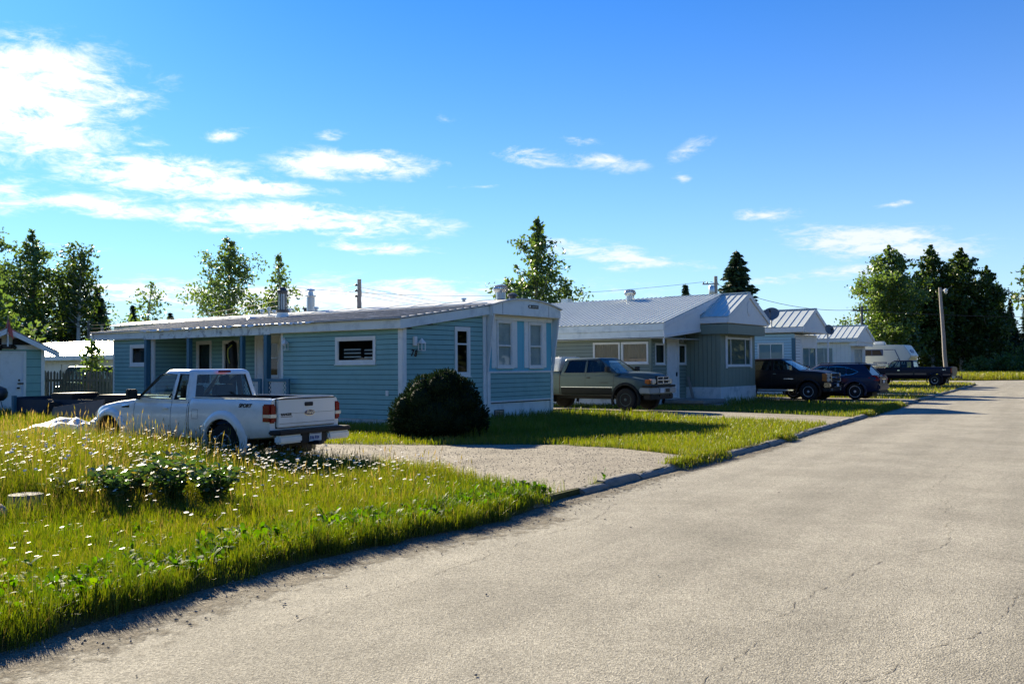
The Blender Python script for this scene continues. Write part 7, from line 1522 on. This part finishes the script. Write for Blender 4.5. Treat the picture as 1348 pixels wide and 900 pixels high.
a = MB(); a.lathe([(.24, 0), (.26, .06), (.26, .62), (.2, .72)], (-.32, 0, 7.55), n=18); a.build('transformer', 'galv', t, smooth=40); a = MB(); a.box(-1.1, .25, -.05, .05, 8.35, 8.45); a.build('crossarm', 'pole_wood', t)
for x in (-1.0, -.7, .12): a = MB(); a.lathe([(.04, 0), (.06, .08), (.03, .16)], (x, 0, 8.45), n=8); a.build('insulator', 'dark_metal', t)
t, tp = pole('utility_pole', 'thin utility pole with a crossarm left of the large poplars', 'utility pole', (34.6, 90, 0), (34.6, 90, 7.45), .15, .11, m='dark_metal')
a = MB(); a.box(-.95, .75, -.05, .05, 6.95, 7.07); a.build('crossarm', 'dark_metal', t); a = MB(); a.box(-.1, .35, -.2, .2, 4.3, 4.7); a.build('transformer', 'dark_metal', t)
t, tp = pole('utility_pole', 'dark utility pole seen in front of the shaded spruces at left', 'utility pole', (-27.9, 60, 0), (-27.9, 60, 4.95), .09, .07, m='dark_metal'); a = MB(); a.lathe([(.13, 0), (.13, .4), (.05, .45)], (.25, 0, 3.6), n=12); a.build('transformer', 'galv', t)
t, tp = pole('utility_pole', 'pale utility pole above the bright white roof at left', 'utility pole', (-27.0, 60, 0), (-27.0, 60, 4.6), .10, .08)
# service mast on the nearest roof
c = W(H1, -6.6, 1.0)
t, tp = pole('service_mast', 'wooden service mast with three wires standing on the nearest roof', 'mast', (c[0], c[1], 3.82), (c[0], c[1], 4.92), .085, .07)
for k in range(3): a = MB(); a.lathe([(.04, 0), (.05, .05), (.02, .08)], (-.11, -.02, .45+.2*k), n=8); a.build('insulator', 'ink', t)
MBASE = Vector((c[0], c[1], 3.82)); a = MB(); a.lathe([(.22, -.03), (.12, .06)], (0, 0, 0), n=14); a.build('mast_boot', 'dark_metal', t)
def wire(p, q, sag, label, r=.012, n=14, group='overhead wires'):
    p, q = Vector(p), Vector(q); pts = [p.lerp(q, i/n)-Vector((0, 0, sag*4*(i/n)*(1-i/n))) for i in range(n+1)]; o = MB().tube(pts, r, n=5).build('overhead_wire', 'wire', fix=False); o.location = (0, 0, 0); return tag(o, label, 'wire', group)
for k in range(3):
    wire(MBASE+Vector((-.12, 0, .5+.2*k)), (-27.9, 60, 4.2+.22*k), .3, 'thin wire running left from the roof mast of the nearest home', r=.006, group='wires left of the roof mast')
    wire(MBASE+Vector((.06, 0, .5+.15*k)), (9.5+k*.3, 62, 5.0), .5, 'thin wire running right from the roof mast behind the nearest roof', r=.006, group='wires right of the roof mast')
for k in range(2): wire((-60, 62, 6.3+.5*k), (-27.9, 60, 4.85-.35*k), .2, 'cable sloping down from the left edge to the dark utility pole', r=.022, group='cables at the left edge')
for k in range(2): wire((-27.9, 60, 4.8-.3*k), (-17, 62, 4.4-.3*k), .1, 'cable between the dark utility pole and the birches', r=.02, group='cables behind the nearest roof')
wire((16.4, 75, 8.6), (34.2, 90, 7.1), .8, 'long wire between the two far utility poles', r=.022); wire((16.0, 75, 8.6), (-20, 80, 8.9), 1., 'long wire leading left from the transformer pole', r=.014); wire((35.2, 90, 7.0), (75, 100, 7.2), .6, 'wire crossing the dark trees right of the thin pole', r=.022)
def dish(label, loc, R, head, poleh, up=18, m='dish', pm='white_paint'):
    t = thing('satellite_dish', label, 'satellite dish', loc, 0); MB().tube([(0, 0, 0), (0, 0, poleh)], [.05, .045], n=10).build('mast', pm, t, smooth=50)
    d = Vector((math.sin(rad(head))*math.cos(rad(up)), math.cos(rad(head))*math.cos(rad(up)), math.sin(rad(up)))); u = Vector((0, 0, 1)).cross(d).normalized(); v = d.cross(u); c = Vector((0, 0, poleh))+d*.1
    V = []; n = 28; rg = [0.02, .35, .7, 1.]
    for s in (0, 1):
        for q in rg:
            for k in range(n): a = k*2*math.pi/n; V.append(c+(u*math.cos(a)+v*math.sin(a))*R*q+d*(R*.22*q*q+s*.012))
    m_ = len(rg); Fc = [(s*m_*n+i*n+k, s*m_*n+i*n+(k+1) % n, s*m_*n+(i+1)*n+(k+1) % n, s*m_*n+(i+1)*n+k) for s in (0, 1) for i in range(m_-1) for k in range(n)]+[((m_-1)*n+k, (m_-1)*n+(k+1) % n, m_*n+(m_-1)*n+(k+1) % n, m_*n+(m_-1)*n+k) for k in range(n)]
    b = MB().add(V, Fc).build('dish', m, t, smooth=40); a = MB(); a.tube([c-v*R*.9+d*.1, c+d*R*.9-v*R*.2], .015, n=6); a.obox(c+d*R*.95-v*R*.15, u*.04, v*.04, d*.08); a.build('receiver_arm', 'dark_metal', b, fix=False)
dish('round grey satellite dish on a white pole between the third and fourth homes', (17.33, 50.0, GZ), .29, 160, 3.5)
dish('large tilted grey satellite dish above the roof gap right of the green gable', (*W(H3, -1.2, -.22), 3.80), .46, 205, .62, up=38)
# yard things at the left
def trailer():
    t = thing('utility_trailer', 'dark navy box trailer parked in front of the picket fence', 'trailer', (-13.2, 29.0, GZ), -20)
    a = MB(); a.box(-3.3, 1.6, -.04, .0, .26, .70); a.box(-3.3, 1.6, 1.3, 1.34, .26, .70); a.box(-3.34, -3.3, -.04, 1.34, .26, .78); a.box(-3.3, 1.6, 0, 1.3, .24, .30); a.build('box', 'navy_paint', t, bevel=.01)
    a = MB(); a.box(-2.0, -1.1, .1, 1.2, .32, .90); a.build('load_box', 'black_plastic', t, bevel=.02)
    a = MB(); a.prism([(-.4, .5), (.05, .86), (3.2, .86), (3.2, .25), (0.1, .25)], 'y', -.05, 1.3); a.build('cover', 'black_plastic', t, bevel=.03)
    for x in (-1.6, .9): a = MB(); a.lathe([(.15, -.09), (.31, -.09), (.33, 0), (.31, .09), (.15, .09)], (x, -.12, .33), 'y', n=20); a.build('wheel', 'rubber', t)
    a = MB(); a.obox((-3.38, -.1, .42), (.05, 0, 0), (0, .06, 0), (0, 0, .40)); a.build('corner_post', 'dark_blue_post', t)
trailer()
a = MB(); a.obox((0, 0, 0), (1.15, 0, .17), (0, .25, .12), (0, 0, .03)); o = a.build('plywood_board', mat('ply', (.20, .14, .10), .8, var=.3, bump=.2), bevel=.004, segs=1); o.location = (-13.2, 27.6, .45); o.rotation_euler = (rad(40), 0, rad(-22)); tag(o, 'weathered brown board lying tilted against the navy trailer', 'board')
def tarp(name, label, loc, rz, L, Wd, H, m, seed):
    r = np.random.default_rng(seed); n, k = 40, 22; V = []
    for j in range(k+1):
        for i in range(n+1):
            u, v = i/n, j/k; e = (1-(2*u-1)**4)*(1-(2*v-1)**4); z = H*e*(.65+.35*math.sin(u*3.1+seed))*(.9+.1*math.sin(v*9+u*4))+.03*abs(math.sin(u*11+v*5+seed))*e+.02*math.cos(v*13-u*9)*e+r.normal(0, .006); V.append(((u-.5)*L, (v-.5)*Wd, max(.0, z)+.004))
    V += [(x, y, -.02) for x, y, z in V]; q = (n+1)*(k+1); Fc = [(j*(n+1)+i, j*(n+1)+i+1, (j+1)*(n+1)+i+1, (j+1)*(n+1)+i) for j in range(k) for i in range(n)]; Fc += [tuple(q+x for x in f[::-1]) for f in Fc]
    o = MB().add(V, Fc).build(name, m, smooth=50, fix=False); o.location = (*loc, GZ); o.rotation_euler = (0, 0, rad(rz)); tag(o, label, 'tarp')
tarp('tarp', 'crumpled white tarp heap nearest the front of the white pickup', (-10.1, 21.6), -10, 1.5, 1.1, .66, 'tarp_white', 2); tarp('tarp', 'pale flattened tarp heap left of the taller white one', (-11.5, 22.6), 5, 1.9, 1.2, .50, 'tarp_white', 5)
tarp('tarp', 'low blue tarp under the edge of the white heap', (-9.6, 21.3), -10, 1.3, .9, .50, 'tarp_blue', 7)
def grill():
    t = thing('barbecue', 'dark covered barbecue standing before the white shed door', 'barbecue', (-17.6, 31.2, GZ), 0); a = MB(); a.lathe([(.18, .0), (.30, .12), (.32, .28), (.26, .42), (.08, .50)], (0, 0, .62), n=18); a.build('kettle', 'dark_metal', t, smooth=40)
    for k in range(3): q = k*2.1; MB().tube([(.1*math.cos(q), .1*math.sin(q), .65), (.28*math.cos(q), .28*math.sin(q), 0)], .014, n=6).build('leg', 'dark_metal', t)
    a = MB(); a.box(-.62, -.36, -.15, .15, .60, .63); a.box(-.6, -.38, -.12, .1, .2, .5); a.build('side_shelf', 'black_plastic', t, bevel=.01)
grill()
def hidden_car():
    S = dict(name='parked_car', label='pale car mostly hidden behind the picket fence', cat='car', loc=(-18.0, 40.6, GZ), rz=-14, paint='silver_car', w=.88, xF=2.3, xR=-2.3, xaf=1.4, xar=-1.35, rw=.33, arch=.4, zfloor=.4, wf=tab((-2.3, .7), (-2.1, .84), (1.8, .87), (2.3, .66)), zbf=tab((-2.3, .3), (2.3, .3)), ztf=tab((-2.3, .9), (-1., 1.0), (1, 1.0), (2.1, .8), (2.3, .65)),
             gh=dict(zb=1.0, zr=1.80, f0=1.1, f1=.4, r0=-1.9, r1=-1.6, w0=.8, w1=.66), side_win=[[(.8, 1.1), (-.1, 1.1), (-.1, 1.6), (.4, 1.6)], [(-.2, 1.1), (-1.5, 1.1), (-1.3, 1.6), (-.2, 1.6)]], rear_win=(1.1, 1.6, .13)); t, k = vehicle(S)
    bxp(t, 'front_bumper', 'silver_car', 2.15, 2.36, -.7, .7, .3, .6, .04)
hidden_car()
